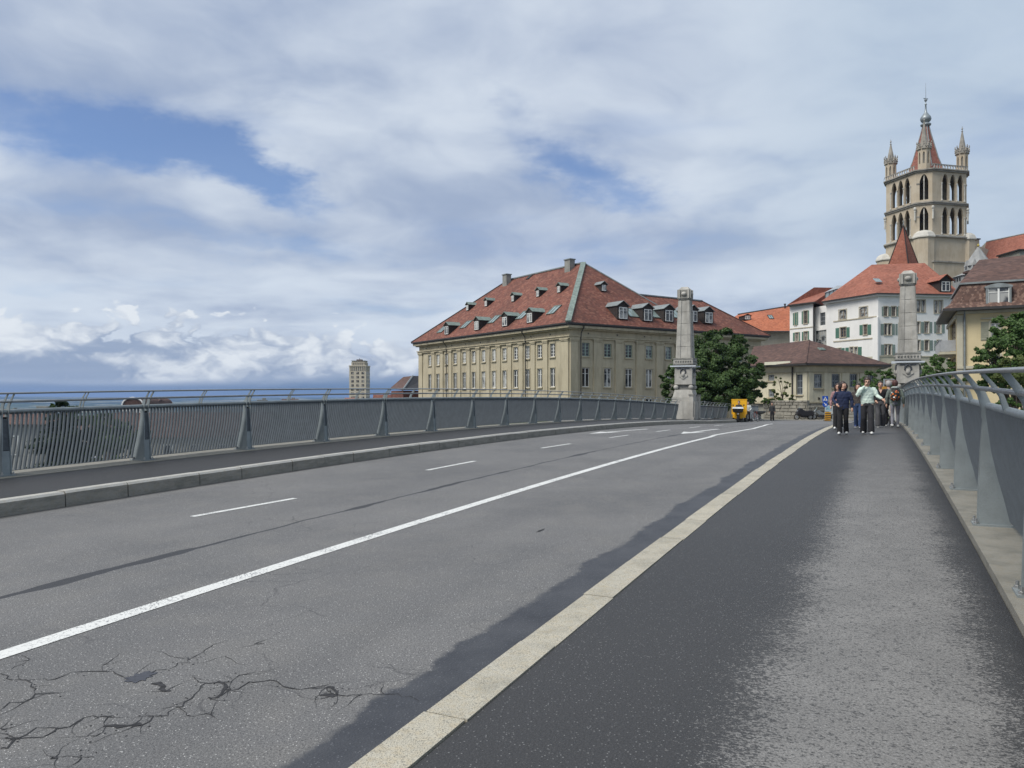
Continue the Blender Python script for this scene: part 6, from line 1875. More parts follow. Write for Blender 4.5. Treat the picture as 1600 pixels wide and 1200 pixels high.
def conifer(label, base, h, r, n, leaf, seed, group=None, m_=None, sparse=1.0):
    rs = np.random.default_rng(seed); t = thing('conifer', label, 'tree', base, group)
    P = []; N = []
    lv = int(h/.55*sparse)
    for i in range(lv):
        f = i/lv; z = h*(.12+.88*f); rr_ = r*(1-f)**.8*rs.uniform(.8, 1.1); nb = max(5, int(9*(1-f)+4))
        for b in range(nb):
            a = rs.uniform(0, 6.283); m = max(6, int(n/(lv*nb)))
            s = rs.uniform(.1, 1, m)**.7; q = np.stack([np.cos(a)*rr_*s, np.sin(a)*rr_*s, z-rr_*s*.28+rs.normal(size=m)*.06], 1)
            q[:, :2] += rs.normal(size=(m, 2))*.16*rr_*(1-s*.4)[:, None]; P.append(q); N.append(np.tile([0, 0, 1.0], (m, 1))+rs.normal(size=(m, 3))*.3)
    P = np.concatenate(P); N = np.concatenate(N); N /= np.linalg.norm(N, axis=1)[:, None]
    inst(leaf_mesh('crown', P, N, leaf, m_ or M_CONIF, rs, aspect=2.6, droop=.4), 'crown', t)
    MB().tube([Vector(base), Vector(base)+Vector((0, 0, h*.97))], [.05*r+.05, .02], 7).build('trunk', M_BARK, t)
    return t
# big chestnut behind the left obelisk
g0 = float(road_z(60, -14))-.2
def gz(p): return float(land_z(p[0], p[1]))
def B3(px, py, Y): v = PX(px, py, Y); return v
def rel(base, lst):
    """blobs given as pixel centre, depth and pixel radii"""
    out = []
    for px, py, Y, rx, rz in lst:
        p = PX(px, py, Y); k_ = Y/F; out.append((p.x-base[0], p.y-base[1], p.z-base[2], rx*k_, (rx*k_+rz*k_)/2, rz*k_))
    return out
tb = PX(1118, 655, 76); tb.z = -1.1
broad_tree('large dark green broadleaf tree behind the left obelisk', tb, rel(tb, [(1118, 562, 76, 46, 42), (1150, 585, 75, 44, 36), (1090, 585, 75, 40, 38), (1118, 610, 74, 62, 30), (1168, 600, 76, 28, 28), (1064, 606, 77, 28, 32), (1050, 598, 78, 17, 34), (1128, 540, 77, 38, 24), (1140, 622, 74, 40, 20)]), 46000, .27, M_LEAF, .28, 21)
tb = PX(1580, 640, 46); tb.z = -4
broad_tree('leafy green tree in front of the yellow building at the right edge', tb, rel(tb, [(1600, 548, 46, 52, 44), (1562, 560, 45, 34, 34), (1585, 515, 47, 34, 26), (1640, 530, 47, 60, 50), (1556, 590, 46, 30, 26), (1545, 548, 45.5, 18, 14)]), 34000, .19, M_LEAF2, .22, 22)
tb = PX(1590, 640, 40); tb.z = -4
broad_tree('yellowish green shrub below the tree at the right edge', tb, rel(tb, [(1590, 580, 40, 34, 26), (1640, 585, 40, 50, 30)]), 9000, .14, M_LEAF3, .1, 23, 'shrub', name='shrub')
tb = PX(1600, 650, 30); tb.z = -5
broad_tree('fresh green bush with pale blossoms just outside the right railing', tb, rel(tb, [(1592, 622, 30, 30, 22), (1640, 615, 30, 40, 30), (1540, 640, 33, 26, 16)]), 7000, .12, M_LEAF2, .08, 24, 'bush', name='bush')
tb = PX(1458, 640, 60); tb.z = -2.5
broad_tree('dense clipped green hedge between right obelisk and yellow building', tb, rel(tb, [(1450, 582, 60, 24, 24), (1472, 578, 61, 20, 28), (1434, 592, 60, 16, 18), (1458, 600, 59, 36, 20), (1490, 596, 60, 22, 24)]), 14000, .17, M_LEAF2, .12, 25, 'hedge', name='hedge')
tb = PX(1370, 650, 74); tb.z = -2
broad_tree('light green tree with spreading branches behind the walking women', tb, rel(tb, [(1372, 590, 74, 26, 13), (1350, 598, 74, 18, 9), (1395, 592, 73, 22, 14), (1376, 604, 73, 34, 10), (1410, 600, 74, 16, 12)]), 9000, .22, M_LEAF2, .12, 26)
tb = PX(1222, 632, 84.5); tb.z = ZZ(628, 84.5)-.6
broad_tree('young sparse tree with feathery branches standing on the stone wall', tb, rel(tb, [(1220, 612, 84.5, 14, 12), (1226, 622, 84.3, 20, 7), (1216, 596, 84.5, 7, 10), (1230, 600, 84.5, 5, 8), (1208, 624, 84.3, 12, 5)]), 1500, .26, M_LEAF3, .06, 27, name='young_tree')
tb = PX(1212, 632, 84); tb.z = ZZ(630, 84)-.5
broad_tree('dark low planting along the top of the stone wall', tb, rel(tb, [(1200, 627, 83.9, 10, 5), (1214, 627, 83.9, 10, 5), (1230, 627, 83.7, 12, 5), (1196, 629, 84, 7, 5)]), 3000, .2, M_LEAF, .05, 28, 'plants', trunk=False, name='planting', parts='foliage')

# ================================================================== TOWN BELOW THE LEFT RAILING
M_TWALL = [mat('town_wall_cream', (.45, .42, .34), .9, .1), mat('town_wall_grey', (.36, .36, .34), .9, .1), mat('town_wall_white', (.58, .57, .54), .9, .05), mat('town_wall_ochre', (.42, .34, .22), .9, .1)]
M_TROOF = [M_ROOFB, M_ROOFA, mat('slate_roof', (.07, .07, .075), .8, .2), M_ROOFR]
RN = ['brown', 'dark red', 'slate grey', 'red']
def house(name, label, c, w, d, h, rh, ang, wm, rm, group=None, cat='house', hip=False, base=6, win=True, flat=False, rows=None):
    """c = point at eave height centre"""
    t = thing(name, label, cat, (c[0], c[1], c[2]-h), group)
    ca, sa = math.cos(ang), math.sin(ang); X = Vector((ca, sa, 0)); Y = Vector((-sa, ca, 0)); C = Vector((c[0], c[1], 0))
    def P(a, b, z): q = C+X*a+Y*b; return Vector((q.x, q.y, c[2]+z))
    mb = MB(); mb.prism([P(a, b, 0)[:2] for a, b in ((-w/2, -d/2), (w/2, -d/2), (w/2, d/2), (-w/2, d/2))], c[2]-h-base, c[2]); mb.build('wall', wm, t)
    o = .5; q = w/2-(d/2 if hip else 0)+(0 if hip else o)
    if flat:
        MB().prism([P(a, b, 0)[:2] for a, b in ((-w/2-.3, -d/2-.3), (w/2+.3, -d/2-.3), (w/2+.3, d/2+.3), (-w/2-.3, d/2+.3))], c[2]+.003, c[2]+.5).build('roof', rm, t)
    else:
        E = [P(-w/2-o, -d/2-o, 0), P(w/2+o, -d/2-o, 0), P(w/2+o, d/2+o, 0), P(-w/2-o, d/2+o, 0)]; r0, r1 = P(-max(q, .5), 0, rh), P(max(q, .5), 0, rh)
        mb = MB(); slopes(mb, [(E[0], E[1], r1, r0), (E[2], E[3], r0, r1)]); mb.poly([E[1], E[2], r1]); mb.poly([E[3], E[0], r0]); mb.poly(E[::-1]); r = mb.build('roof', rm, t)
        p = P(w*.2, d*.1, rh*.55); MB().obox(p, X*.45, Y*.45, (0, 0, rh*.35+.7)).build('chimney', M_CHIM, r)
    if win:
        # face towards the camera
        for no, ta, hw, dd in ((-Y, X, w/2, d/2), (Y, -X, w/2, d/2), (X, Y, d/2, w/2), (-X, -Y, d/2, w/2)):
            if no.dot(-Vector((c[0], c[1], 0)).normalized()) < .25: continue
            nx = max(1, int(2*hw/3.2)); nz = rows or max(1, int(h/3.1))
            for i in range(nx):
                for j in range(nz):
                    p = P(0, 0, 0)+no*(dd+.02)+ta*(-hw+2*hw*(i+.5)/nx); p.z = c[2]-1.7-3.0*j
                    if p.z < c[2]-h+.4: continue
                    f = MB().obox(p, ta*.55, no*.035, (0, 0, .8)).build('window', M_WFRAME, t)
                    MB().obox(p+no*.037, ta*.44, no*.01, (0, 0, .69)).build('pane', M_GLASS, f)
    return t
# tall apartment tower with stepped top
def far_tower():
    Y0 = 470; c = PX(562, 620, Y0); ang = R_(-3)
    t = thing('tower_block', 'pale high-rise tower with stepped colonnaded top above the railing left of the stone building', 'tower', (c.x, c.y, -40))
    X = Vector((math.cos(ang), math.sin(ang), 0)); Y = Vector((-X.y, X.x, 0)); C = Vector((c.x, c.y, 0)); Z = lambda y: ZZ(y, Y0)
    k_ = Y0/F
    def pr(mb, a, b, z0, z1): mb.prism([(C+X*i*a+Y*j*b)[:2] for i, j in ((-1, -1), (1, -1), (1, 1), (-1, 1))], z0, z1)
    X2, Y2 = X, Y
    A, Bb = 5.15, 5.0
    def part(n, a, b, y0, y1, m_): mb = MB(); pr(mb, a, b, Z(y0), Z(y1)); return mb.build(n, m_, t)
    M1 = mat('tower_cream', (.52, .465, .365), .9, .05); M2 = mat('tower_shadow_grey', (.27, .27, .26), .9, .1)
    part('body', A, Bb, 720, 580.2, M1); part('terrace_storey', A-.35, Bb-.35, 580.1, 573, M2); part('terrace_slab', A+.25, Bb+.25, 573-.02, 571.4, M1)
    part('attic_storey', A-1.3, Bb-1.3, 571.3, 567.3, M2); part('attic_slab', A-.9, Bb-.9, 567.2, 566.5, M1); part('attic_wall', A-1.3, Bb-1.3, 566.4, 564.4, M1); part('roof_slab', A-.8, Bb-.8, 564.3, 563.8, M2)
    part('plant_room', 1.6, 1.6, 563.7, 561.8, M_ROOFB); MB().tube([C+Vector((0, 0, Z(562))), C+Vector((0, 0, Z(559.8)))], .15, 5).build('mast', M_GUTTER, t)
    for no, ta, hw, dd in ((-Y, X, A, Bb), (X, Y, Bb, A), (-X, -Y, Bb, A)):
        for i in range(9):
            p = C+no*(dd-.12)+ta*(-hw+.6+(2*hw-1.2)*i/8)
            MB().obox(Vector((p.x, p.y, (Z(580)+Z(573.1))/2)), ta*.22, no*.2, (0, 0, (Z(573.1)-Z(580))/2)).build('column', M1, t)
            if 0 < i < 8:
                p = C+no*(dd-1.1)+ta*(-hw+1.6+(2*hw-3.2)*(i-1)/6); MB().obox(Vector((p.x, p.y, (Z(571.2)+Z(567.4))/2)), ta*.2, no*.2, (0, 0, (Z(567.4)-Z(571.2))/2)).build('column', M1, t)
        for r in range(10):
            z = Z(583.3+6.35*r)
            for i in range(3):
                p = C+no*(dd+.02)+ta*(-hw*.62+hw*.62*i); p.z = z
                f = MB().obox(p, ta*.85, no*.05, (0, 0, .75)).build('window', M_WOODF, t)
                for s in (-1, 1): MB().obox(p+ta*s*.40+no*.055, ta*.30, no*.01, (0, 0, .6)).build('pane', M_GLASS, f)
far_tower()
# dark roofed building just left of the sandstone one
def dark_roof():
    t = thing('dark_roof_building', 'building with steep dark slate and brown tiled roof left of the sandstone building', 'building', PX(640, 640, 150))
    zb = -16; m_ = mat('slate_dark', (.035, .033, .036), .75, .2, 2)
    e0 = PX(609, 607, 150); e1 = PX(640, 609, 139); e2 = PX(690, 609, 150); e3 = PX(655, 606, 165)
    r0 = PX(630, 589, 152); r1 = PX(645, 587.2, 150); r2 = PX(672, 588, 156)
    e1b = PX(629, 609.5, 141)
    mb = MB(); slopes(mb, [(e0, e1b, r1, r0)]); mb.build('roof', M_ROOFB, t)
    mb = MB(); slopes(mb, [(e1b, e2, r2, r1), (e0, r0, r1, r2, e3)]); mb.build('roof', m_, t)
    MB().tube([e1b, r1], .16, 5).build('hip_flashing', M_LEADG, t)
    pts = [e0, e1b, e2, e3]; c = sum((p for p in pts), Vector())/4
    MB().prism([(c+(p-c)*.94)[:2] for p in pts], zb, e1b.z-.1).build('wall', M_ROOFA, t)
dark_roof()
for (nm, lb, px0, px1, yt, Y, rm, wm, flat, rh) in [
    ('flat_roof_block', 'long dark flat-roofed block seen just above the handrail', 460, 485, 629.5, 260, M_GUTTER, M_TWALL[1], True, 1),
    ('flat_roof_block', 'small dark red flat-roofed block left of the high-rise tower', 513, 530, 629, 250, M_GUTTER, M_ROOFA, True, 1),
    ('town_house', 'red roofed house peeping over the handrail right of the tower', 582, 604, 631, 190, M_ROOFA, M_TWALL[0], False, 2.3),
    ('town_house', 'small red roof just left of the high-rise tower foot', 537, 553, 633, 230, M_ROOFR, M_TWALL[3], False, 2.2),
    ('town_house', 'dark roofed house behind the third railing bay', 398, 408, 631, 230, M_GUTTER, M_TWALL[1], False, 1.2),
    ('town_house', 'house with pinkish roof behind the fourth railing bay', 437, 458, 636, 240, M_ROOFB, M_TWALL[2], False, 2.5),
    ('town_house', 'beige house with brown roof seen through the slats at the left edge', -40, 66, 663, 62, M_ROOFB, M_TWALL[1], False, .8)]:
    a = PX(px0, yt, Y); b_ = PX(px1, yt, Y); w = b_.x-a.x
    d = max(8, w*.7) if Y > 70 else 5
    house(nm, lb, ((a.x+b_.x)/2, Y+d/2, a.z), w, d, 11, rh, R_(6), wm, rm, flat=flat, cat='building')
# white roof light and barrel-roofed hall
def barrel():
    Y = 300; a = PX(191, 633, Y); b_ = PX(224, 633, Y); w = (b_.x-a.x)/2; c = (a+b_)/2
    t = thing('barrel_roof_hall', 'hall with rounded brown roof and white gable rim above the handrail', 'building', (c.x, c.y, c.z-10))
    n = 12; h = 2.9; V = []
    for yy in (Y, Y+26):
        for i in range(n+1): an = math.pi*i/n; V.append((c.x-w*math.cos(an), yy, c.z+h*math.sin(an)))
    mb = MB(); mb.add(V, [(i, i+1, n+2+i, n+1+i) for i in range(n)]+[tuple(range(n+1))[::-1]]); mb.build('roof', M_ROOFB, t)
    mb = MB(); mb.tube([(v[0], Y-.1, v[2]) for v in V[:n+1]], .30, 6); mb.build('gable_rim', M_WHITE, t)
    MB().box(c.x-w, c.x+w, Y, Y+26, c.z-14, c.z).build('wall', M_TWALL[2], t)
    a = PX(228, 634, 310); b_ = PX(239, 634, 310)
    house('town_house', 'squat grey-pink house right of the barrel-roofed hall', ((a.x+b_.x)/2, 316, a.z+1), b_.x-a.x, 8, 10, 1.6, 0, M_TWALL[1], M_ROOFB, cat='building')
barrel()
rs = random.Random(77)
placed = []
cnt = {}
for i in range(900):
    px = rs.uniform(-700, 655); Y = math.exp(rs.uniform(math.log(100), math.log(1500)))
    x = (px-800)/F*Y; y = Y
    w = rs.uniform(11, 20); d = rs.uniform(8.5, 12)
    u = x*SN+y*CS; v = x*CS-y*SN
    if v > -62: continue
    if 100 < math.hypot(x+75, y-100) < 0: continue
    if -125 < x < -48 and 58 < y < 175 : continue
    if any((x-a)**2+(y-b)**2 < (w+c)**2*.55 for a, b, c in placed): continue
    g = gz((x, y)); h = rs.uniform(7, 12)+(3 if rs.random() < .2 else 0)
    # keep roofs below the sight line over the handrail, as in the photograph
    top = min(g+h, ZZ(rs.uniform(640, 652), Y)-3)
    ri = rs.choice([0, 0, 0, 1, 2, 2]); wi = rs.randrange(4)
    rh = rs.uniform(2.5, 4); flat = rs.random() < .15
    lb = {True: 'distant flat-roofed house in the town below the left railing', False: 'distant house with %s gabled roof in the town below the left railing' % RN[ri]}[flat]
    house('town_house', lb, (x, y, top), w, d, 10, rh, rs.uniform(-.6, .6), M_TWALL[wi], M_TROOF[2] if flat else M_TROOF[ri], group='houses of the town below', hip=rs.random() < .5, base=25, win=Y < 260, flat=flat)
    placed.append((x, y, w))
    if len(placed) >= 150: break
# trees of the town: one of each kind, then copies
def crown_tree_proto(seed, m_, label, h, r):
    return broad_tree(label, Vector((0, 0, 0)), [(0, 0, h*.62, r, r, h*.36), (r*.4, 0, h*.5, r*.7, r*.7, h*.25), (-r*.4, .2, h*.52, r*.7, r*.7, h*.26)], 2600, .75, m_, .25, seed, group='trees among the town houses')
protos = [crown_tree_proto(41, M_LEAF, 'dark round tree among the town houses below the left railing', 11, 4.6), crown_tree_proto(42, M_LEAF2, 'mid green round tree among the town houses below the left railing', 10, 4.4)]
first = [True, True]; nt = 0
for i in range(1500):
    px = rs.uniform(-500, 655); Y = math.exp(rs.uniform(math.log(75), math.log(1500))); x = (px-800)/F*Y; y = Y
    v = x*CS-y*SN
    if v > -66 or any((x-a)**2+(y-b)**2 < (c*.62+4)**2 for a, b, c in placed): continue
    if -112 < x < -52 and 85 < y < 160: continue
    k_ = rs.randrange(2); s = rs.uniform(.7, 1.25)
    g = gz((x, y)); s = min(s, max(.35, (ZZ(640, Y)-g)/11.5))
    o = protos[k_] if first[k_] else copy_tree(protos[k_]); first[k_] = False
    o.location = (x, y, g); o.rotation_euler.z = rs.uniform(0, 6.28); o.scale = (s, s, s); nt += 1
    placed.append((x, y, 4))
    if nt >= 130: break
cb = PX(97, 700, 62); cb.z = -9
conifer('dark conifer with pointed top rising above the handrail at the left', cb, ZZ(619.5, 62)+9, 4.6, 26000, .30, 51)
tb = PX(110, 700, 66); tb.z = -9
broad_tree('green spreading tree around the pointed conifer at the left', tb, rel(tb, [(96, 634, 63, 17, 7), (97, 642, 64, 26, 8), (95, 652, 66, 24, 16), (120, 668, 66, 40, 22), (160, 668, 67, 34, 20), (205, 676, 68, 30, 18), (150, 690, 66, 70, 18)]), 22000, .3, M_LEAF, .25, 52)

# ------------------------------------------------------------------ parked cars in the lot below the railing
def car_proto(m_, label):
    t = thing('parked_car', label, 'car', (0, 0, 0), 'cars parked in the lot below the bridge')
    prof_ = [(-2.1, .35), (-2.1, .85), (-1.9, 1.0), (-1.35, 1.08), (-.75, 1.46), (.55, 1.48), (1.25, 1.02), (2.0, .86), (2.12, .6), (2.1, .35)]
    hw = .85
    def sec(z): return hw*(1-.10*max(0, (z-.9))/.6)
    n = len(prof_); vs = [(x, -sec(z), z) for x, z in prof_]+[(x, sec(z), z) for x, z in prof_]
    MB().add(vs, [tuple(range(n))[::-1], tuple(range(n, 2*n))]+[(i, (i+1) % n, (i+1) % n+n, i+n) for i in range(n)]).build('body', m_, t)
    for s in (-1, 1):
        mb = MB(); y = s*(hw*.955); mb.add([(-1.1, y, 1.05), (.95, y, 1.05), (.5, y*.95, 1.4), (-.75, y*.95, 1.4)], [(0, 1, 2, 3)] if s < 0 else [(3, 2, 1, 0)]); mb.build('side_window', M_GLASS, t)
        for x in (-1.3, 1.3):
            mb = MB(); m = [(.32*math.cos(2*math.pi*i/12), .32*math.sin(2*math.pi*i/12)) for i in range(12)]
            yy = s*.70; vs = [(x+a, yy, .32+b) for a, b in m]+[(x+a, yy+s*.17, .32+b) for a, b in m]
            mb.add(vs, [tuple(range(12)), tuple(range(12, 24))]+[(i, (i+1) % 12, (i+1) % 12+12, i+12) for i in range(12)]); mb.build('wheel', M_GUTTER, t)
    MB().add([(1.22, -.7, 1.05), (1.22, .7, 1.05), (.6, .64, 1.45), (.6, -.64, 1.45)], [(0, 1, 2, 3)]).build('windscreen', M_GLASS, t)
    MB().add([(-1.42, -.7, 1.07), (-1.42, .7, 1.07), (-.8, .64, 1.44), (-.8, -.64, 1.44)], [(3, 2, 1, 0)]).build('rear_window', M_GLASS, t)
    return t
CP = [mat('car_white', (.72, .72, .72), .25, .02, coat=.6), mat('car_grey', (.20, .21, .22), .25, .02, coat=.6), mat('car_dark', (.02, .022, .03), .25, .02, coat=.6), mat('car_red', (.30, .03, .03), .25, .02, coat=.6)]
CN = ['white', 'grey', 'dark', 'red']
MB().prism([(-112, 86), (-50, 86), (-50, 160), (-112, 160)], -9.2, -8.85).build('car_park', mat('lot_asphalt', (.12, .12, .12), .9, .1), kind='structure')
pr = {}
for r_ in range(4):
    for c_ in range(15):
        if rs.random() < .25: continue
        k_ = rs.choice([0, 0, 0, 1, 1, 2, 3])
        if k_ not in pr: o = car_proto(CP[k_], CN[k_]+' car parked in the lot below the left railing'); pr[k_] = o
        else: o = copy_tree(pr[k_])
        o.location = (-108+c_*3.9, 92+r_*15, -8.85); o.rotation_euler.z = R_(90 if r_ % 2 else -90)+rs.uniform(-.03, .03)

# ------------------------------------------------------------------ haze
hz = bpy.data.materials.new('haze'); hz.use_nodes = True
k = NT(hz.node_tree); k.n.remove(k.n['Principled BSDF'])
pv = k.new('ShaderNodeVolumePrincipled'); pv.inputs['Color'].default_value = (.34, .52, .88, 1); pv.inputs['Density'].default_value = 6.0e-5; pv.inputs['Anisotropy'].default_value = .1
out = [n_ for n_ in k.n if n_.type == 'OUTPUT_MATERIAL'][0]; k.l.new(pv.outputs[0], out.inputs['Volume'])
MB().box(-27000, 27000, -27000, 27000, -125, 99).build('haze', hz, kind='stuff')
# ================================================================== PEOPLE
M_SKIN = mat('skin', (.52, .31, .22), .55, .06, 20); M_SKIN2 = mat('skin_tan', (.42, .25, .17), .55, .06, 20)
M_HAIRB = mat('hair_dark_brown', (.028, .016, .012), .5, .3, 30); M_HAIRR = mat('hair_reddish', (.07, .025, .018), .5, .3, 30); M_HAIRG = mat('hair_grey', (.33, .31, .29), .6, .2, 30)
M_EYE = mat('eye_dark', (.02, .015, .012), .3); M_LIP = mat('lips', (.40, .12, .10), .5); M_SHOE = mat('white_shoe', (.62, .62, .60), .6, .08); M_SHOED = mat('dark_shoe', (.02, .02, .022), .6); M_SOLE = mat('shoe_sole', (.05, .05, .05), .7)
def cloth(name, c): return mat(name, c, .9, .18, 7, bump=.3, bscale=25)
def remesh(mb, name, mats, parent, voxel, smooth_it=4):
    tmp = bpy.data.objects.new('tmp', mb.mesh('tmp', mats, worldloc(parent) if False else (0, 0, 0))); COL.objects.link(tmp)
    m = tmp.modifiers.new('r', 'REMESH'); m.mode = 'VOXEL'; m.voxel_size = voxel; m.use_smooth_shade = True
    s = tmp.modifiers.new('s', 'SMOOTH'); s.iterations = smooth_it; s.factor = .5
    bpy.context.view_layer.update()
    dg = bpy.context.evaluated_depsgraph_get()
    me = bpy.data.meshes.new_from_object(tmp.evaluated_get(dg)); me.name = name
    if not me.materials: me.materials.append(mats)
    old = tmp.data; bpy.data.objects.remove(tmp); bpy.data.meshes.remove(old)
    o = bpy.data.objects.new(name, me); COL.objects.link(o); o.parent = parent
    return o
def person(label, loc, face, H=1.66, stride=.16, phase=1, armL='swing', armR='swing', top=None, legs=None, skin=None, hair=None, hairstyle='long', shoes=None,
           head_turn=0.0, head_tilt=0.0, wide=1.0, hem=.50, legw=1.0, glasses=False, hood=None, vneck=False, legstyle='loose', detail=1.0, lean=0.0, sleeves=True, cat='person', sit=False, group=None):
    """local frame: y forward, x to the person's right... metres; face = angle of the walking direction"""
    t = thing('person', label, cat, loc, group, rz=face)
    skin = skin or M_SKIN
    v = Vector
    def S(x, y, z): return v((x*H, y*H+lean*(z*H), z*H))
    hip = {s: S(.052*s, 0, .515) for s in (-1, 1)}
    foot = {1: S(.055, stride*phase*.62, .042), -1: S(-.055, -stride*phase*.62, .042+.012)}
    knee = {s: v(((hip[s].x+foot[s].x)/2, (hip[s].y+foot[s].y)/2+.035*H+(.02*H if s*phase < 0 else 0), .285*H)) for s in (-1, 1)}
    if sit:
        knee = {s: S(.075*s, .22, .50) for s in (-1, 1)}; hip = {s: S(.055*s, 0, .50) for s in (-1, 1)}; foot = {s: S(.08*s, .24, .26) for s in (-1, 1)}
    sh = {s: S(.098*s*wide, 0, .797) for s in (-1, 1)}
    def arm(s, kind):
        if kind == 'swing':
            f = -s*phase
            return S(.135*s*wide, .03*f, .64), S(.135*s*wide, .09*f+.03, .50)
        if kind == 'down': return S(.14*s*wide, -.01, .64), S(.145*s*wide, .02, .495)
        if kind == 'face': return S(.155*s*wide, .07, .675), S(.035*s, .10, .855)
        if kind == 'out': return S(.155*s, .03, .675), S(.235*s, .12, .61)
        if kind == 'front': return S(.15*s*wide, .03, .655), S(.09*s, .17, .615)
        if kind == 'bent': return S(.15*s*wide, -.01, .655), S(.10*s, .12, .57)
        if kind == 'push': return S(.14*s*wide, .04, .66), S(.10*s, .22, .60)
    arms = {-1: arm(-1, armL), 1: arm(1, armR)}
    hc = S(.0, .012, .925); hr = .062*H
    # ---- body, one continuous skin
    mb = MB()
    mb.ball(hc, hr, 16, sc=(.86, 1.0, 1.22)); mb.ball(hc+v((0, .018*H, -.035*H)), hr*.70, 12, sc=(.85, .95, .95))
    mb.tube([S(0, -.006, .80), S(0, .002, .865), hc-v((0, .005*H, .02*H))], [.038*H, .030*H, .034*H], 10)
    mb.tube([S(0, 0, .50), S(0, 0, .58), S(0, 0, .66), S(0, 0, .76), S(0, 0, .815)], [.075*H, .072*H, .064*H, .080*H, .045*H], 14, flat=(1.05*wide, .62))
    for s in (-1, 1):
        e, w = arms[s]
        mb.tube([sh[s]-v((s*.02*H, 0, 0)), sh[s], sh[s].lerp(e, .5), e, e.lerp(w, .4), w], [.030*H, .030*H, .025*H, .021*H, .021*H, .014*H], 10)
        mb.tube([hip[s], hip[s].lerp(knee[s], .5), knee[s], knee[s].lerp(foot[s], .35), foot[s]], [.052*H, .045*H, .032*H, .032*H, .020*H], 12)
        # hand: palm, four fingers of unequal length, thumb from the side of the palm
        d = (w-e).normalized(); side = v((0, 1, 0)) if abs(d.z) > .6 else v((0, 0, 1)); side = (side-d*side.dot(d)).normalized(); nrm = d.cross(side)
        pc = w+d*.030*H
        mb.tube([w-d*.005*H, w+d*.02*H, w+d*.048*H], [.014*H, .020*H, .021*H], 8, flat=(1, 1))
        for i, L in enumerate((.034, .042, .040, .030)):
            b = w+d*.048*H+side*((i-1.5)*.0095)*H; c1 = b+d*L*.5*H+nrm*(-s)*.004*H; c2 = c1+d*L*.42*H+nrm*(-s)*.012*H
            mb.tube([b-d*.008*H, c1, c2], [.0062*H, .0057*H, .0045*H], 6)
        b = w+d*.018*H+side*.016*H; mb.tube([b, b+side*.016*H+d*.010*H, b+side*.020*H+d*.030*H], [.0075*H, .007*H, .005*H], 6)
    # nose, ears, chin
    mb.tube([hc+v((0, .060*H, .014*H)), hc+v((0, .070*H, -.010*H)), hc+v((0, .056*H, -.018*H))], [.006*H, .010*H, .009*H], 6)
    for s in (-1, 1): mb.ball(hc+v((s*.054*H, -.004*H, -.006*H)), .013*H, 8, sc=(.5, .8, 1.2))
    # turn the head about the neck
    def turn(pts, n0=0):
        out = []
        for i, p in enumerate(pts):
            p = v(p)
            if i >= n0 and p.z > .872*H and abs(p.x) < .075*H and abs(p.y-lean*.92*H) < .085*H:
                q = p-S(0, 0, .88); q = Matrix.Rotation(head_turn, 3, 'Z') @ (Matrix.Rotation(head_tilt, 3, 'X') @ q); p = q+S(0, 0, .88)
            out.append(tuple(p))
        return out
    HT = lambda p: v(turn([p])[0])
    body_pts_before = len(mb.v)
    if armR == 'face' or armL == 'face':
        # only the head balls, nose and ears turn
        nh = 0
    mbv = mb.v
    mb.v = turn(mbv) if not (armR == 'face' or armL == 'face') else mbv
    body = remesh(mb, 'body', skin, t, .0095/detail*H/1.66, 3)
    # ---- face pieces
    for s in (-1, 1):
        p = HT(hc+v((s*.021*H, .0575*H, .006*H)))
        e_ = MB().ball(p, .0065*H, 8, sc=(1.2, .7, .8)); me = e_.mesh('eye', M_EYE); inst(me, 'eye', body)
        q = HT(hc+v((s*.021*H, .060*H, .020*H))); me = MB().ball(q, .010*H, 6, sc=(1.2, .5, .28)).mesh('eyebrow', hair or M_HAIRB); inst(me, 'eyebrow', body)
    p = HT(hc+v((0, .0585*H, -.034*H))); inst(MB().ball(p, .012*H, 8, sc=(1.2, .5, .42)).mesh('mouth', M_LIP), 'mouth', body)
    if glasses:
        mb = MB()
        for s in (-1, 1):
            c = HT(hc+v((s*.023*H, .069*H, .006*H))); n = 12
            pts = [HT(hc+v(((s*.023+.017*math.cos(a))*H, .069*H, (.006+.013*math.sin(a))*H))) for a in [2*math.pi*i/n for i in range(n+1)]]
            mb.tube(pts, .0022*H, 5)
            mb.tube([HT(hc+v((s*.040*H, .068*H, .008*H))), HT(hc+v((s*.056*H, 0, .004*H)))], .0018*H, 5)
        inst(mb.mesh('glasses', M_GUTTER), 'glasses', t)
    # ---- hair
    if hair:
        mb = MB()
        mb.ball(hc+v((0, -.012*H, .014*H)), hr*1.10, 16, sc=(.92, 1.02, 1.15))
        if hairstyle == 'long':
            for s in (-1, 1):
                mb.tube([hc+v((s*.040*H, .012*H, .05*H)), hc+v((s*.060*H, -.005*H, .0)), hc+v((s*.060*H, -.010*H, -.06*H)), hc+v((s*.05*H, .0, -.13*H))], [.022*H, .024*H, .026*H, .014*H], 8)
            mb.tube([hc+v((0, -.04*H, .03*H)), hc+v((0, -.055*H, -.05*H)), hc+v((0, -.055*H, -.14*H))], [.045*H, .048*H, .022*H], 10, flat=(1.2, .7))
        elif hairstyle == 'bob':
            for s in (-1, 1): mb.tube([hc+v((s*.045*H, .006*H, .045*H)), hc+v((s*.064*H, -.002*H, -.01*H)), hc+v((s*.058*H, -.004*H, -.062*H))], [.026*H, .030*H, .020*H], 8)
            mb.tube([hc+v((0, -.04*H, .03*H)), hc+v((0, -.052*H, -.065*H))], [.05*H, .045*H], 10, flat=(1.3, .8))
        elif hairstyle == 'tied':
            mb.ball(hc+v((0, -.075*H, .03*H)), .024*H, 8)
            mb.tube([hc+v((0, -.075*H, .03*H)), hc+v((0, -.09*H, -.04*H))], [.02*H, .010*H], 8)
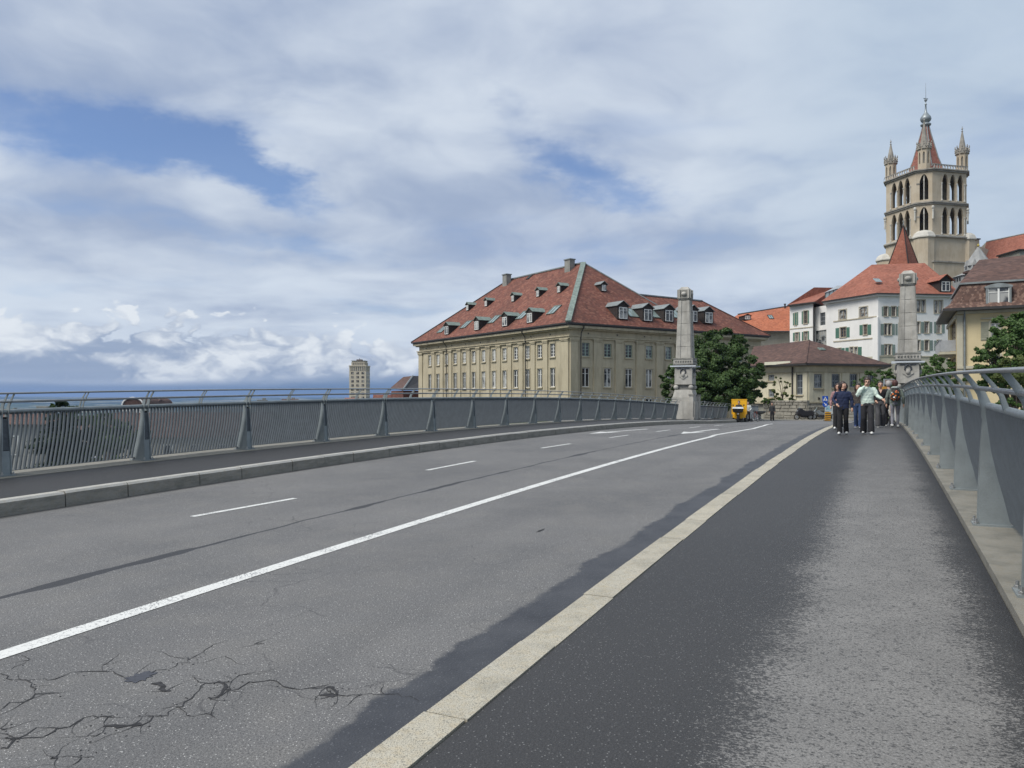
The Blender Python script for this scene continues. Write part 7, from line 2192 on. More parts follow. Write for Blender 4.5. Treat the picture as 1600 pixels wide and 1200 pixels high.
        # keep the face free
        ho = MB(); ho.v = turn(mb.v); ho.f = mb.f; ho.mi = mb.mi
        h = remesh(ho, 'hair', hair, t, .011*H/1.66, 2)
        bm = bmesh.new(); bm.from_mesh(h.data)
        for vert in bm.verts:
            q = v(vert.co)-S(0, 0, .88); q = Matrix.Rotation(-head_tilt, 3, 'X') @ (Matrix.Rotation(-head_turn, 3, 'Z') @ q); q += S(0, 0, .88)
            r_ = q-hc
            if r_.y > .030*H and r_.z < .040*H and abs(r_.x) < .050*H and r_.z > -.09*H:
                d_ = .05*H-abs(r_.x); r_.y = min(r_.y, .030*H)
                q = hc+r_; q -= S(0, 0, .88); q = Matrix.Rotation(head_turn, 3, 'Z') @ (Matrix.Rotation(head_tilt, 3, 'X') @ q); vert.co = q+S(0, 0, .88)
        bm.to_mesh(h.data); bm.free()
    # ---- top
    if top:
        mb = MB()
        g = .012*H
        mb.tube([S(0, .0, hem), S(0, 0, hem+.035), S(0, 0, .62), S(0, .004, .72), S(0, 0, .785), S(0, 0, .815), S(0, 0, .835)],
                [.083*H, .092*H, .092*H, .096*H, .085*H, .058*H, .036*H], 18, flat=(1.06*wide, .72))
        for s in (-1, 1):
            e, w = arms[s]
            r0 = .037*H if sleeves else .036*H
            end = w-(w-e).normalized()*.012*H if sleeves else sh[s].lerp(e, .5)
            pts = [sh[s]-v((s*.035*H, 0, 0)), sh[s]+v((0, 0, -.004*H)), sh[s].lerp(e, .5), e, e.lerp(w, .55), end] if sleeves else [sh[s]-v((s*.035*H, 0, 0)), sh[s], end]
            rad = [.034*H, r0, .038*H, .034*H, .032*H, .023*H] if sleeves else [.034*H, r0, .034*H]
            mb.tube(pts, rad, 12)
        g_ = remesh(mb, 'top', top, t, .012*H/1.66, 5)
        # folds
        co = np.zeros(len(g_.data.vertices)*3); g_.data.vertices.foreach_get('co', co); co = co.reshape(-1, 3)
        no = np.zeros_like(co).ravel(); g_.data.vertices.foreach_get('normal', no); no = no.reshape(-1, 3)
        w_ = np.sin(co[:, 2]*38+co[:, 0]*21+2*np.sin(co[:, 0]*30))*.0035+np.sin(co[:, 2]*75+co[:, 1]*40)*.0018
        co += no*w_[:, None]; g_.data.vertices.foreach_set('co', co.ravel()); g_.data.update()
        if hood:
            mb = MB(); mb.tube([S(.045, .030, .83), S(.060, -.015, .845), S(.03, -.062, .85), S(-.03, -.062, .85), S(-.060, -.015, .845), S(-.045, .030, .83)], [.014*H, .022*H, .028*H, .028*H, .022*H, .014*H], 8)
            remesh(mb, 'hood', hood, t, .012, 3)
        if vneck:
            pts = [S(-.036, .050, .822), S(.036, .050, .822), S(0, .078, .735)]
            inst(MB().add([p+v((0, .010, 0)) for p in pts]+[p-v((0, .03, 0)) for p in pts], [(0, 2, 1), (3, 4, 5), (0, 1, 4, 3), (1, 2, 5, 4), (2, 0, 3, 5)]).mesh('neck_opening', skin), 'neck_opening', t)
    # ---- legs
    if legs:
        mb = MB(); lw = legw
        mb.tube([S(0, 0, .585), S(0, 0, .545), S(0, -.002, .50), S(0, 0, .475)], [.072*H, .082*H, .088*H, .07*H], 16, flat=(1.02, .80))
        for s in (-1, 1):
            if legstyle == 'loose': rr_ = [.060, .058, .047, .050, .052]
            elif legstyle == 'wide': rr_ = [.060, .060, .054, .060, .064]
            else: rr_ = [.056, .048, .035, .035, .023]
            f_ = foot[s]+v((0, 0, -.012*H if legstyle != 'tight' else .004*H))
            mb.tube([hip[s]-v((0, 0, .01*H)), hip[s].lerp(knee[s], .5), knee[s], knee[s].lerp(foot[s], .5), f_], [q*H*lw for q in rr_], 12, flat=(.92, 1.0))
        remesh(mb, 'trousers', legs, t, .012*H/1.66, 4)
    # ---- shoes
    for s in (-1, 1):
        f = foot[s]; z0 = 0.0 if not sit else f.z-.05*H
        toe = f+v((s*.008*H, .085*H, 0)); lift = .0 if s*phase > 0 else .022*H
        mb = MB(); mb.tube([v((f.x, f.y-.035*H, z0+.030*H+lift)), v((f.x, f.y, z0+.034*H+lift*.8)), v((toe.x, toe.y-.03*H, z0+.026*H)), v((toe.x, toe.y+.012*H, z0+.018*H))], [.024*H, .030*H, .027*H, .014*H], 10, flat=(.95, 1.0))
        so_ = MB()
        sh_ = remesh(mb, 'shoe', shoes or M_SHOE, t, .008, 2)
        me = MB().tube([v((f.x, f.y-.040*H, z0+.010*H+lift)), v((f.x, f.y, z0+.009*H+lift*.7)), v((toe.x, toe.y+.012*H, z0+.008*H))], [.022*H, .027*H, .020*H], 10, flat=(1.0, .36)).mesh('sole', M_SOLE if shoes is None else M_SHOE); inst(me, 'sole', sh_)
    return t
CAMDIR = -RZ
def at_foot(px, py):
    u, v = pix_to_road(px, py); return BS(u, v, .012), u, v
FACE_CAM = math.pi-TH      # walking towards the camera along the bridge
FACE_AWAY = -TH
N_ = cloth
p, u, v = at_foot(1317, 679.5)
person('woman in a navy hooded sweatshirt and black trousers looking sideways', p, FACE_CAM, 1.50, .17, 1, 'down', 'bent', N_('navy_fleece', (.012, .020, .055)), N_('black_trousers', (.012, .012, .014)),
       hair=M_HAIRB, hairstyle='bob', head_turn=R_(38), wide=1.12, hem=.47, legstyle='loose', hood=N_('navy_fleece', (.012, .020, .055)))
p, u, v = at_foot(1355, 679)
person('woman in a pale mint sweatshirt with her hand at her mouth, wearing glasses', p, FACE_CAM+R_(4), 1.62, .19, -1, 'out', 'face', N_('mint_fleece', (.56, .66, .58)), N_('charcoal_trousers', (.022, .022, .026)),
       hair=M_HAIRB, hairstyle='tied', glasses=True, wide=1.10, hem=.52, legstyle='wide', head_tilt=R_(-8))
p, u, v = at_foot(1309.5, 671)
person('long haired woman in a dusty pink jacket and black trousers half hidden at the left', p, FACE_CAM, 1.55, .12, 1, 'down', 'down', N_('dusty_pink_jacket', (.30, .17, .17)), N_('black_trousers', (.012, .012, .014)),
       hair=M_HAIRB, hairstyle='long', wide=1.0, hem=.56)
p, u, v = at_foot(1341, 668.5)
person('woman in a dark taupe jacket and blue jeans, behind the mint sweatshirt', p, FACE_CAM+R_(-6), 1.56, .14, -1, 'down', 'bent', N_('taupe_jacket', (.060, .050, .045)), N_('blue_jeans', (.028, .052, .12)),
       hair=M_HAIRB, hairstyle='long', wide=1.05, hem=.52, shoes=N_('blue_shoe', (.04, .06, .16)))
p, u, v = at_foot(1375.5, 668)
person('woman in a black v-neck cardigan and grey wide trousers', p, FACE_CAM+R_(5), 1.64, .16, 1, 'bent', 'bent', N_('black_cardigan', (.012, .011, .012)), N_('grey_trousers', (.065, .065, .07)),
       hair=M_HAIRB, hairstyle='tied', vneck=True, hem=.56, legstyle='wide', shoes=M_SHOED)
p, u, v = at_foot(1398.5, 668.5)
bp = p.copy(); bpH = 1.64
person('woman seen from behind in a grey-green jacket and light grey leggings', p, FACE_AWAY, 1.64, .15, 1, 'down', 'down', N_('grey_green_jacket', (.13, .155, .135)), N_('grey_leggings', (.20, .20, .23)),
       hair=M_HAIRR, hairstyle='tied', wide=1.12, hem=.46, legstyle='tight', hood=N_('pale_hood', (.30, .33, .31)))
p2 = bp+Vector((1.0, 2.4, -.0)); u2 = p2.x*SN+p2.y*CS; p2.z = BS(u2, 0.2, .012).z
p2 = BS(u2, .25, .012)
person('grey-haired person in a dark coat beyond the backpack', p2, FACE_AWAY, 1.70, .12, -1, 'down', 'down', N_('dark_coat', (.03, .03, .035)), N_('black_trousers', (.012, .012, .014)), hair=M_HAIRG, hairstyle='short', shoes=M_SHOED)
# flowered backpack on the woman's back
def backpack():
    m = bpy.data.materials.new('flower_print'); m.use_nodes = True; k = NT(m.node_tree); b = k.n['Principled BSDF']
    pos = k.new('ShaderNodeTexCoord').outputs['Object']
    c1 = k.voro(pos, 13, out='Color'); d = k.voro(pos, 13); r, g, bl = k.sep(c1)
    c = k.mix(k.ss(d, .42, .36), (.012, .012, .012, 1), k.mix(k.ss(r, .45, .5), (.62, .16, .03, 1), k.mix(k.ss(g, .5, .55), (.66, .60, .55, 1), (.55, .10, .05, 1))))
    k.l.new(c, b.inputs['Base Color']); b.inputs['Roughness'].default_value = .8
    t = thing('backpack', 'flower-patterned orange and black backpack worn by the woman seen from behind', 'backpack', bp, rz=FACE_AWAY)
    H = bpH
    mb = MB()
    mb.tube([(0, -.135*H, .575*H), (0, -.150*H, .62*H), (0, -.150*H, .72*H), (0, -.130*H, .785*H)], [.070*H, .088*H, .086*H, .05*H], 16, flat=(1.0, .62))
    remesh(mb, 'bag', m, t, .012, 3)
    mb = MB(); mb.tube([(0, -.195*H, .58*H), (0, -.205*H, .62*H), (0, -.198*H, .655*H)], [.05*H, .058*H, .045*H], 12, flat=(1.0, .4)); remesh(mb, 'pocket', m, t, .012, 2)
    for s in (-1, 1):
        pts = [Vector((s*.055*H, -.10*H, .785*H)), Vector((s*.068*H, -.03*H, .83*H)), Vector((s*.07*H, .05*H, .80*H)), Vector((s*.075*H, .07*H, .72*H)), Vector((s*.085*H, -.02*H, .62*H)), Vector((s*.07*H, -.10*H, .60*H))]
        inst(MB().tube(pts, .012*H, 6, flat=(1.6, .5)).mesh('strap', M_GUTTER), 'strap', t)
    inst(MB().tube([(-.02*H, -.12*H, .79*H), (0, -.12*H, .812*H), (.02*H, -.12*H, .79*H)], .006*H, 6).mesh('handle', M_GUTTER), 'handle', t)
backpack()
# pushchair
def pushchair():
    p, u, v = at_foot(1386.5, 664.5)
    t = thing('pushchair', 'black pushchair with pale bundle, wheeled between the two groups of walkers', 'pushchair', p, rz=FACE_CAM)
    L = lambda name, mb, m_: inst(mb.mesh(name, m_), name, t)
    for x in (-.26, .26):
        for y, r in ((-.35, .14), (.38, .09)):
            mb = MB(); n = 14
            pts = [(x, y+r*math.cos(2*math.pi*i/n), r+r*math.sin(2*math.pi*i/n)) for i in range(n+1)]
            mb.tube(pts, .022, 6); w = L('wheel', mb, M_GUTTER); inst(MB().tube([(x-.03, y, r), (x+.03, y, r)], .04, 8).mesh('hub', M_METALF), 'hub', w)
        L('frame', MB().tube([(x, .38, .10), (x, .1, .42), (x, -.30, .95), (x, -.46, 1.02)], .014, 6), M_METALF); L('frame', MB().tube([(x, -.35, .14), (x, -.05, .55)], .014, 6), M_METALF)
    L('handlebar', MB().tube([(-.26, -.46, 1.02), (.26, -.46, 1.02)], .018, 6), M_GUTTER)
    mb = MB(); mb.tube([(0, .30, .38), (0, .05, .45), (0, -.15, .62), (0, -.26, .88)], [.12, .18, .2, .16], 12, flat=(1.15, .55)); remesh(mb, 'seat', cloth('black_cloth', (.015, .015, .017)), t, .015, 3)
    mb = MB(); mb.ball((0, -.14, .92), .24, 14, sc=(1.05, 1.1, .7)); remesh(mb, 'canopy', cloth('black_cloth', (.015, .015, .017)), t, .015, 2)
    mb = MB(); mb.tube([(0, .22, .50), (0, -.02, .66), (0, -.10, .78)], [.10, .13, .10], 10, flat=(1.1, .7)); remesh(mb, 'blanket', cloth('white_cloth', (.55, .56, .55)), t, .015, 3)
    L('basket', MB().box(-.2, .2, -.25, .22, .14, .26), cloth('black_cloth', (.015, .015, .017)))
pushchair()
tb_ = at_foot(1392.5, 667)[0]
bag = thing('tote_bag', 'pale cloth bag hanging beside the leggings of the woman seen from behind', 'bag', tb_+Vector((0, 0, .38)))
mb = MB(); mb.tube([(0, 0, 0), (0, 0, .12), (0, 0, .34), (0, 0, .44)], [.10, .15, .13, .08], 10, flat=(.45, 1.0)); remesh(mb, 'bag', cloth('cream_cloth', (.55, .50, .40)), bag, .015, 2)
inst(MB().tube([(0, -.06, .42), (0, -.03, .62), (0, .03, .62), (0, .06, .42)], .012, 5).mesh('strap', cloth('cream_cloth', (.55, .50, .40))), 'strap', bag)

# small far figures on the square
def sq_pt(px, Y, v_py=None):
    x = (px-800)/F*Y; u = x*SN+Y*CS; v = x*CS-Y*SN
    c = float(np.interp(v, [-14, -10, -4.75, -1.82, 1.5], [1.30, 1.30, 1.243, 1.22, 1.22]))
    return Vector((x, Y, CAMZ-c-prof(u)+.0))
person('man in a dark jacket crossing the square before the stone wall', sq_pt(1206.5, 71.5), FACE_CAM, 1.72, .12, 1, 'down', 'down', N_('dark_jacket', (.03, .032, .034)), N_('black_trousers', (.012, .012, .014)), hair=M_HAIRB, hairstyle='short', shoes=M_SHOED, detail=.7)
person('person in a white shirt walking beside the yellow cargo scooter', sq_pt(1169, 65.5), FACE_CAM, 1.70, .14, 1, 'bent', 'down', N_('white_shirt', (.50, .52, .50)), N_('black_trousers', (.012, .012, .014)), hair=M_HAIRB, hairstyle='short', shoes=M_SHOED, detail=.7)

# ================================================================== VEHICLES AND STREET FURNITURE
M_YEL = mat('post_yellow', (.80, .42, .01), .4, .04, 3, coat=.3); M_BLK = mat('black_plastic', (.018, .018, .02), .5, .1); M_SIL = mat('silver_cowl', (.36, .38, .40), .4, .1, metal=.4)
M_TYRE = mat('tyre', (.02, .02, .02), .9)
def wheel(par, c, r, ax, w=.05, rim=True, spokes=0, name='wheel', tr=None):
    """ax = axle direction (local)"""
    ax = Vector(ax).normalized(); e = Vector((0, 0, 1)); f = ax.cross(e); c = Vector(c); n = 18
    pts = [c+f*r*math.cos(2*math.pi*i/n)+e*r*math.sin(2*math.pi*i/n) for i in range(n+1)]
    w_ = inst(MB().tube(pts, tr or w/2, 6).mesh('tyre', M_TYRE), name, par)
    if spokes:
        mb = MB()
        for i in range(spokes):
            a = 2*math.pi*i/spokes; mb.tube([c, c+f*r*math.cos(a)+e*r*math.sin(a)], .004, 3)
        inst(mb.mesh('spokes', M_SIL), 'spokes', w_, kind='stuff')
        inst(MB().tube([c-ax*.04, c+ax*.04], .02, 6).mesh('hub', M_SIL), 'hub', w_)
    elif rim:
        inst(MB().tube([c-ax*w*.4, c+ax*w*.4], r*.6, 12).mesh('rim', M_SIL), 'rim', w_)
    return w_
def cargo_scooter():
    base = sq_pt(1154.5, 61.5)
    t = thing('cargo_scooter', 'yellow three-wheeled delivery scooter with tall cargo box driving towards the camera', 'scooter', base, rz=FACE_CAM+R_(6))
    # local y forward
    L = lambda name, mb, m_, par=t, **k_: inst(mb.mesh(name, m_), name, par, **k_)
    wheel(t, (0, .95, .24), .21, (1, 0, 0), .11)
    for s in (-1, 1): wheel(t, (s*.45, -.65, .27), .23, (1, 0, 0), .14)
    L('chassis', MB().box(-.28, .28, -.95, .55, .22, .34), M_BLK)
    bx = L('cargo_box', MB().box(-.58, .58, -1.45, -.35, .62, 1.78), M_YEL)
    L('box_roof', MB().box(-.60, .60, -1.47, -.33, 1.782, 1.84), M_YEL, bx)
    L('box_frame', MB().box(-.585, -.52, -.349, -.335, .62, 1.78).box(.52, .585, -.349, -.335, .62, 1.78), M_YEL, bx)
    L('rear_body', MB().box(-.5, .5, -1.3, -.3, .34, .618), M_YEL)
    L('leg_shield', MB().add([(-.30, .60, .30), (.30, .60, .30), (.26, .78, .92), (-.26, .78, .92), (-.30, .52, .30), (.30, .52, .30), (.26, .70, .92), (-.26, .70, .92)], [(3, 2, 1, 0), (4, 5, 6, 7), (0, 1, 5, 4), (1, 2, 6, 5), (2, 3, 7, 6), (3, 0, 4, 7)]), M_YEL)
    L('mudguard', MB().tube([(0, .68, .42), (0, .95, .52), (0, 1.2, .38)], [.08, .10, .07], 8, flat=(1.2, .5)), M_BLK)
    L('fork', MB().tube([(-.09, .95, .24), (-.09, .80, .85)], .022, 6), M_BLK); L('fork', MB().tube([(.09, .95, .24), (.09, .80, .85)], .022, 6), M_BLK)
    bk = L('front_basket', MB().add([(-.30, .86, .78), (.30, .86, .78), (.38, 1.28, .84), (-.38, 1.28, .84), (-.36, .82, 1.10), (.36, .82, 1.10), (.42, 1.34, 1.10), (-.42, 1.34, 1.10)], [(0, 1, 2, 3), (7, 6, 5, 4), (0, 4, 5, 1), (1, 5, 6, 2), (2, 6, 7, 3), (3, 7, 4, 0)]), M_BLK)
    L('basket_lid', MB().add([(-.38, .80, 1.105), (.38, .80, 1.105), (.44, 1.36, 1.105), (-.44, 1.36, 1.105), (-.34, .82, 1.24), (.34, .82, 1.24), (.40, 1.30, 1.20), (-.40, 1.30, 1.20)], [(3, 2, 1, 0), (4, 5, 6, 7), (0, 1, 5, 4), (1, 2, 6, 5), (2, 3, 7, 6), (3, 0, 4, 7)]), M_SIL)
    L('headlight', MB().ball((0, 1.10, .70), .08, 10, sc=(1, .7, 1)), M_WHITE)
    L('handlebar', MB().tube([(-.36, .55, 1.05), (-.2, .66, 1.08), (.2, .66, 1.08), (.36, .55, 1.05)], .018, 6), M_BLK)
    for s in (-1, 1):
        m = L('mirror', MB().tube([(s*.28, .6, 1.08), (s*.40, .62, 1.32)], .010, 5), M_BLK); L('mirror_glass', MB().ball((s*.41, .62, 1.37), .065, 8, sc=(1.2, .3, .8)), M_BLK, m)
    L('saddle', MB().tube([(0, -.32, .80), (0, 0, .80)], [.16, .12], 10, flat=(1.1, .45)), M_BLK)
    person('rider in dark clothes and helmet sitting on the yellow delivery scooter', base+Vector((math.sin(-0)*0, 0, -.02)), FACE_CAM+R_(6), 1.72, .1, 1, 'push', 'push', N_('dark_jacket', (.03, .032, .034)), N_('black_trousers', (.012, .012, .014)), hair=M_BLK, hairstyle='short', shoes=M_SHOED, sit=True, detail=.7)
cargo_scooter()
def bicycle(label, base, rz, m_, group='bicycles and motorbikes parked on the square'):
    t = thing('bicycle', label, 'bicycle', base, group, rz=rz)
    wheel(t, (0, -.52, .34), .33, (1, 0, 0), .04, spokes=14, tr=.018); wheel(t, (0, .52, .34), .33, (1, 0, 0), .04, spokes=14, tr=.018)
    L = lambda name, mb, m: inst(mb.mesh(name, m), name, t)
    A, B_, C_, D, E_ = (0, -.08, .30), (0, -.18, .82), (0, .36, .84), (0, -.52, .34), (0, .52, .34)
    for a, b in ((A, B_), (A, C_), (B_, C_), (A, D), (B_, D), ((0, .34, .92), E_)): L('frame_tube', MB().tube([a, b], .016, 6), m_)
    L('saddle', MB().tube([(0, -.30, .93), (0, -.05, .92)], [.07, .03], 8, flat=(1, .5)), M_BLK); L('seat_post', MB().tube([B_, (0, -.20, .92)], .013, 5), M_SIL)
    L('handlebar', MB().tube([(-.28, .26, 1.02), (0, .36, 1.0), (.28, .26, 1.02)], .013, 5), M_BLK); L('stem', MB().tube([(0, .35, .90), (0, .36, 1.0)], .013, 5), M_SIL)
    L('pedal', MB().tube([(-.14, -.02, .22), (0, -.08, .30), (.14, -.14, .38)], .012, 5), M_SIL)
    L('chain_guard', MB().obox((.05, -.28, .33), (.008, 0, 0), (0, .24, .01), (0, 0, .035)), M_BLK)
    return t
def on_walk(px, Y): p = PX(px, 655.5, Y); return p
zw = PX(1250, 657, 79).z+.03
def at_w(px, Y): p = PX(px, 655, Y); p.z = zw; return p
bicycle('reddish bicycle standing right of the yellow delivery scooter', sq_pt(1180, 67), FACE_CAM+R_(30), mat('bike_red', (.20, .05, .035), .4))
bicycle('bicycle leaning at the stone wall, right of the covered motorcycle', at_w(1274, 80.4), R_(96), mat('bike_grey', (.12, .12, .12), .4))
bicycle('second bicycle behind the covered motorcycle', at_w(1262, 80.9), R_(84), mat('bike_dark', (.03, .03, .04), .4))
def motorcycle(label, base, rz, cover, m_, scale=1.0, screen=True):
    t = thing('motorcycle', label, 'motorcycle', base, 'bicycles and motorbikes parked on the square', rz=rz)
    L = lambda name, mb, m: inst(mb.mesh(name, m), name, t)
    wheel(t, (0, -.70, .31), .27, (1, 0, 0), .12); wheel(t, (0, .74, .31), .27, (1, 0, 0), .10)
    def side(pts, hw):
        n = len(pts); vs = [(-hw, y, z) for y, z in pts]+[(hw, y, z) for y, z in pts]
        return MB().add(vs, [tuple(range(n)), tuple(range(2*n-1, n-1, -1))]+[(i, i+n, (i+1) % n+n, (i+1) % n) for i in range(n)])
    remesh(side([(-.85, .48), (-.95, .78), (-.75, .86), (-.3, .80), (-.02, .82), (.2, .98), (.42, .96), (.52, .80), (.30, .55), (.05, .50), (-.4, .52)], .13), 'body', m_, t, .025, 3)
    remesh(side([(-.75, .80), (-.72, .87), (-.3, .87), (-.05, .83), (-.1, .78)], .15), 'saddle', M_BLK, t, .025, 2)
    remesh(side([(-.35, .25), (-.35, .5), (.1, .55), (.38, .5), (.32, .25)], .17), 'engine', M_BLK, t, .03, 1)
    for s in (-1, 1): L('fork', MB().tube([(s*.08, .74, .31), (s*.09, .50, .98)], .024, 6), M_SIL)
    L('handlebar', MB().tube([(-.36, .34, 1.08), (-.1, .48, 1.02), (.1, .48, 1.02), (.36, .34, 1.08)], .018, 6), M_BLK)
    L('mudguard', MB().tube([(0, .55, .60), (0, .74, .63), (0, .95, .55)], [.06, .07, .05], 8), m_); L('headlight', MB().ball((0, .66, .90), .10, 10), M_SIL)
    L('exhaust', MB().tube([(.17, .1, .30), (.18, -.4, .30), (.19, -.85, .40)], [.03, .05, .055], 8), M_SIL)
    if screen: L('windscreen', MB().add([(-.18, .62, .98), (.18, .62, .98), (.14, .45, 1.30), (-.14, .45, 1.30), (-.18, .60, .98), (.18, .60, .98), (.14, .43, 1.30), (-.14, .43, 1.30)], [(0, 1, 2, 3), (7, 6, 5, 4), (0, 3, 7, 4), (1, 5, 6, 2), (3, 2, 6, 7)]), M_SKYG)
    if cover:
        remesh(side([(-1.0, .45), (-1.0, .88), (-.7, 1.0), (-.25, .93), (.0, .98), (.3, 1.22), (.48, 1.25), (.72, .92), (.80, .55), (.3, .42), (-.4, .40)], .24), 'cover', cloth('black_cover', (.02, .02, .024)), t, .035, 5)
    return t
motorcycle('motorcycle with black cover parked in front of the stone wall', at_w(1256, 79.9), R_(93), True, M_BLK)
motorcycle('grey motorbike with windscreen parked beside the striped bollard', at_w(1283.5, 80.2), R_(80), False, mat('scooter_grey', (.16, .18, .19), .4), screen=True)
# striped bollard
def bollard():
    b = sq_pt(1293, 72); t = thing('striped_bollard', 'leaning yellow and black striped marker post at the road edge', 'bollard', b)
    z = 0; my = mat('bollard_yellow', (.72, .36, .02), .6, .1)
    q = Matrix.Rotation(R_(3), 3, 'Y')
    for i in range(9):
        h = .085; c = b+q @ Vector((0, 0, .06+h*(i+.5))); MB().obox(c, q @ Vector((.25, 0, 0)), q @ Vector((0, .09, 0)), q @ Vector((0, 0, h/2-.002))).build('stripe', my if i % 2 == 0 else M_BLK, t)
    MB().obox(b+Vector((0, 0, .03)), (.30, 0, 0), (0, .2, 0), (0, 0, .03)).build('foot', M_BLK, t)
bollard()
# pedestrian crossing sign with arrow disc
def crossing_sign():
    Y = 73; b = sq_pt(1289, Y); t = thing('road_sign', 'blue pedestrian crossing sign above a blue arrow disc on a grey pole', 'sign', b)
    k_ = Y/F; zc = ZZ(623.2, Y); zd = ZZ(631.6, Y)
    MB().tube([b-Vector((0, 0, .2)), Vector((b.x, b.y, zc+.2))], .035, 8).build('pole', M_METALF, t)
    mb_ = mat('sign_blue', (.010, .085, .46), .4, .02); mw = mat('sign_white', (.80, .80, .80), .4, .02)
    s = .27
    pn = MB().box(b.x-s, b.x+s, b.y-.07, b.y-.05, zc-s, zc+s).build('panel', mb_, t)
    MB().add([(b.x-.21, b.y-.076, zc-.17), (b.x+.21, b.y-.076, zc-.17), (b.x, b.y-.076, zc+.21), (b.x-.21, b.y-.0705, zc-.17), (b.x+.21, b.y-.0705, zc-.17), (b.x, b.y-.0705, zc+.21)], [(0, 1, 2), (5, 4, 3), (0, 3, 4, 1), (1, 4, 5, 2), (2, 5, 3, 0)]).build('white_triangle', mw, pn)
    def dk(nm, pts, m_, d):
        n = len(pts); f = [(b.x+x, b.y-d, zc+z) for x, z in pts]; bk = [(b.x+x, b.y-d+.004, zc+z) for x, z in pts]
        MB().add(f+bk, [tuple(range(n)), tuple(range(2*n-1, n-1, -1))]+[(i, i+n, (i+1) % n+n, (i+1) % n) for i in range(n)]).build(nm, m_, pn)
    dk('walker_symbol', [(-.085, -.15), (-.055, -.15), (-.01, -.05), (.03, -.15), (.065, -.15), (.03, -.01), (.07, .03), (.05, .045), (.02, .03), (.0, .07), (-.035, .07), (-.07, .01), (-.05, .0), (-.03, .03), (-.035, -.04)], M_BLK, .0815)
    dk('walker_symbol', [(-.03+.022*math.cos(a)+.015, .098+.022*math.sin(a)) for a in [6.283*i/8 for i in range(8)]], M_BLK, .0815)
    n = 20; V = [(b.x+.26*math.cos(2*math.pi*i/n), b.y-.07, zd+.26*math.sin(2*math.pi*i/n)) for i in range(n)]; W_ = [(x, y+.02, z) for x, y, z in V]
    dd = MB().add(V+W_, [tuple(range(n)), tuple(range(2*n-1, n-1, -1))]+[(i, i+n, (i+1) % n+n, (i+1) % n) for i in range(n)]).build('disc', mb_, t)
    dz = zd-zc
    n_ = [(-.14, .12+dz), (-.10, .16+dz), (.06, -.0+dz), (.11, .05+dz), (.13, -.13+dz), (-.05, -.11+dz), (.0, -.06+dz)]
    dk2 = [(b.x+x, b.y-.078, zc+z) for x, z in n_]; bk = [(x, y+.006, z) for x, y, z in dk2]; m = len(n_)
    MB().add(dk2+bk, [tuple(range(m)), tuple(range(2*m-1, m-1, -1))]+[(i, i+m, (i+1) % m+m, (i+1) % m) for i in range(m)]).build('arrow', mw, dd)
crossing_sign()
# poster boards and steps behind the sign
for px, w, lb in ((1295, .85, 'left white poster board in front of the stone plinth, behind the crossing sign'), (1304.5, .6, 'right white poster board in front of the stone plinth, half hidden by walkers')):
    a = PX(px, 640, 81); t = thing('poster_board', lb, 'poster board', Vector((a.x, a.y, zw)))
    f = MB().box(a.x-w/2, a.x+w/2, a.y-.04, a.y+.04, ZZ(647.5, 81), ZZ(633, 81)).build('frame', M_METALF, t)
    MB().box(a.x-w/2+.05, a.x+w/2-.05, a.y-.05, a.y-.041, ZZ(646.8, 81), ZZ(633.8, 81)).build('sheet', mat('poster_paper', (.62, .66, .68), .6, .15, 2.5), f)
    MB().box(a.x-w/2+.1, a.x+w/2-.12, a.y-.054, a.y-.0505, ZZ(641.5, 81), ZZ(634.6, 81)).build('picture', mat('poster_picture', (.25, .42, .50), .6, .5, 4), f)
    for s in (-1, 1): MB().tube([(a.x+s*(w/2-.05), a.y, zw-.1), (a.x+s*(w/2-.05), a.y, ZZ(647.5, 81))], .025, 6).build('leg', M_METALF, t)
st = thing('stone_steps', 'wide stone steps climbing behind the walkers beside the low beige building', 'steps', Vector((PX(1331, 655, 79).x, 79, zw)))
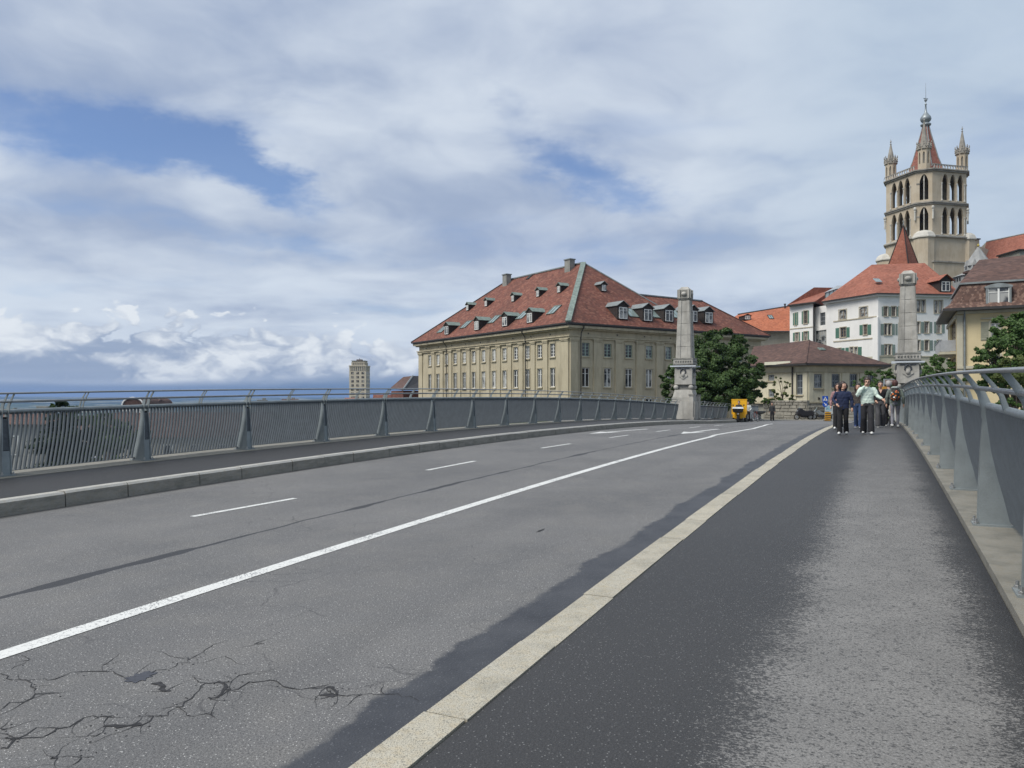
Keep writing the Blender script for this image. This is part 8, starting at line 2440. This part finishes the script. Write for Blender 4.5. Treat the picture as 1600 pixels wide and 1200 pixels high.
for i in range(9):
    a = PX(1318, 655, 78.4); b_ = PX(1345, 655, 78.4); y0 = 78.4+i*.33
    MB().box(a.x, b_.x, y0+.002*i, y0+.36, zw-.3, zw+.02+.165*i).build('step', M_OBEL if i % 2 else M_CONC, st)
# brown street name plate on a pole
a = PX(1389, 596, 56); b0 = sq_pt(1381, 56)
t = thing('street_sign', 'brown rounded information sign on a thin pole behind the women', 'sign', b0)
MB().tube([b0-Vector((0, 0, .2)), Vector((b0.x, b0.y, ZZ(592, 56)))], .03, 6).build('pole', M_METALF, t)
f = MB().box(a.x-.36, a.x+.38, a.y-.03, a.y-.0, ZZ(600.5, 56), ZZ(592, 56)).build('border', M_METALF, t)
MB().box(a.x-.30, a.x+.33, a.y-.036, a.y-.031, ZZ(599.3, 56), ZZ(593.3, 56)).build('plate', mat('sign_brown', (.26, .19, .15), .5, .05), f)
MB().box(a.x-.25, a.x+.22, a.y-.040, a.y-.037, ZZ(597.6, 56), ZZ(595, 56)).build('plate_stripe', mat('sign_pink', (.52, .40, .36), .5, .1), f)
MB().box(b0.x-.16, b0.x+.16, b0.y-.12, b0.y+.1, ZZ(611, 56), ZZ(604, 56)).build('orange_box', mat('box_orange', (.60, .30, .05), .5, .1), t)
# stone bowl beside the hut
p = sq_pt(1187, 76); t = thing('stone_bowl', 'small grey stone bowl on a pedestal right of the yellow delivery scooter', 'bowl', p)
MB().lathe(p, [(.38, 0), (.38, .12), (.14, .2), (.14, .62)], 12).build('pedestal', M_OBEL, t); MB().lathe(p, [(.14, .621), (.45, .72), (.62, .9), (.62, .96), (.4, .96), (0, .88)], 14).build('bowl', M_OBEL2, t)
for px, lb in ((1175, 'grey square gate pier right of the yellow scooter'),):
    a = PX(px, 655, 82); t = thing('gate_pier', lb, 'pier', Vector((a.x, a.y, -2.3)))
    MB().box(a.x-.55, a.x+.55, a.y-.4, a.y+.4, -2.6, ZZ(634, 82)).build('shaft', M_METALF, t); MB().box(a.x-.62, a.x+.62, a.y-.47, a.y+.47, ZZ(634, 82)+.002, ZZ(632.8, 82)).build('cap', M_OBEL2, t)
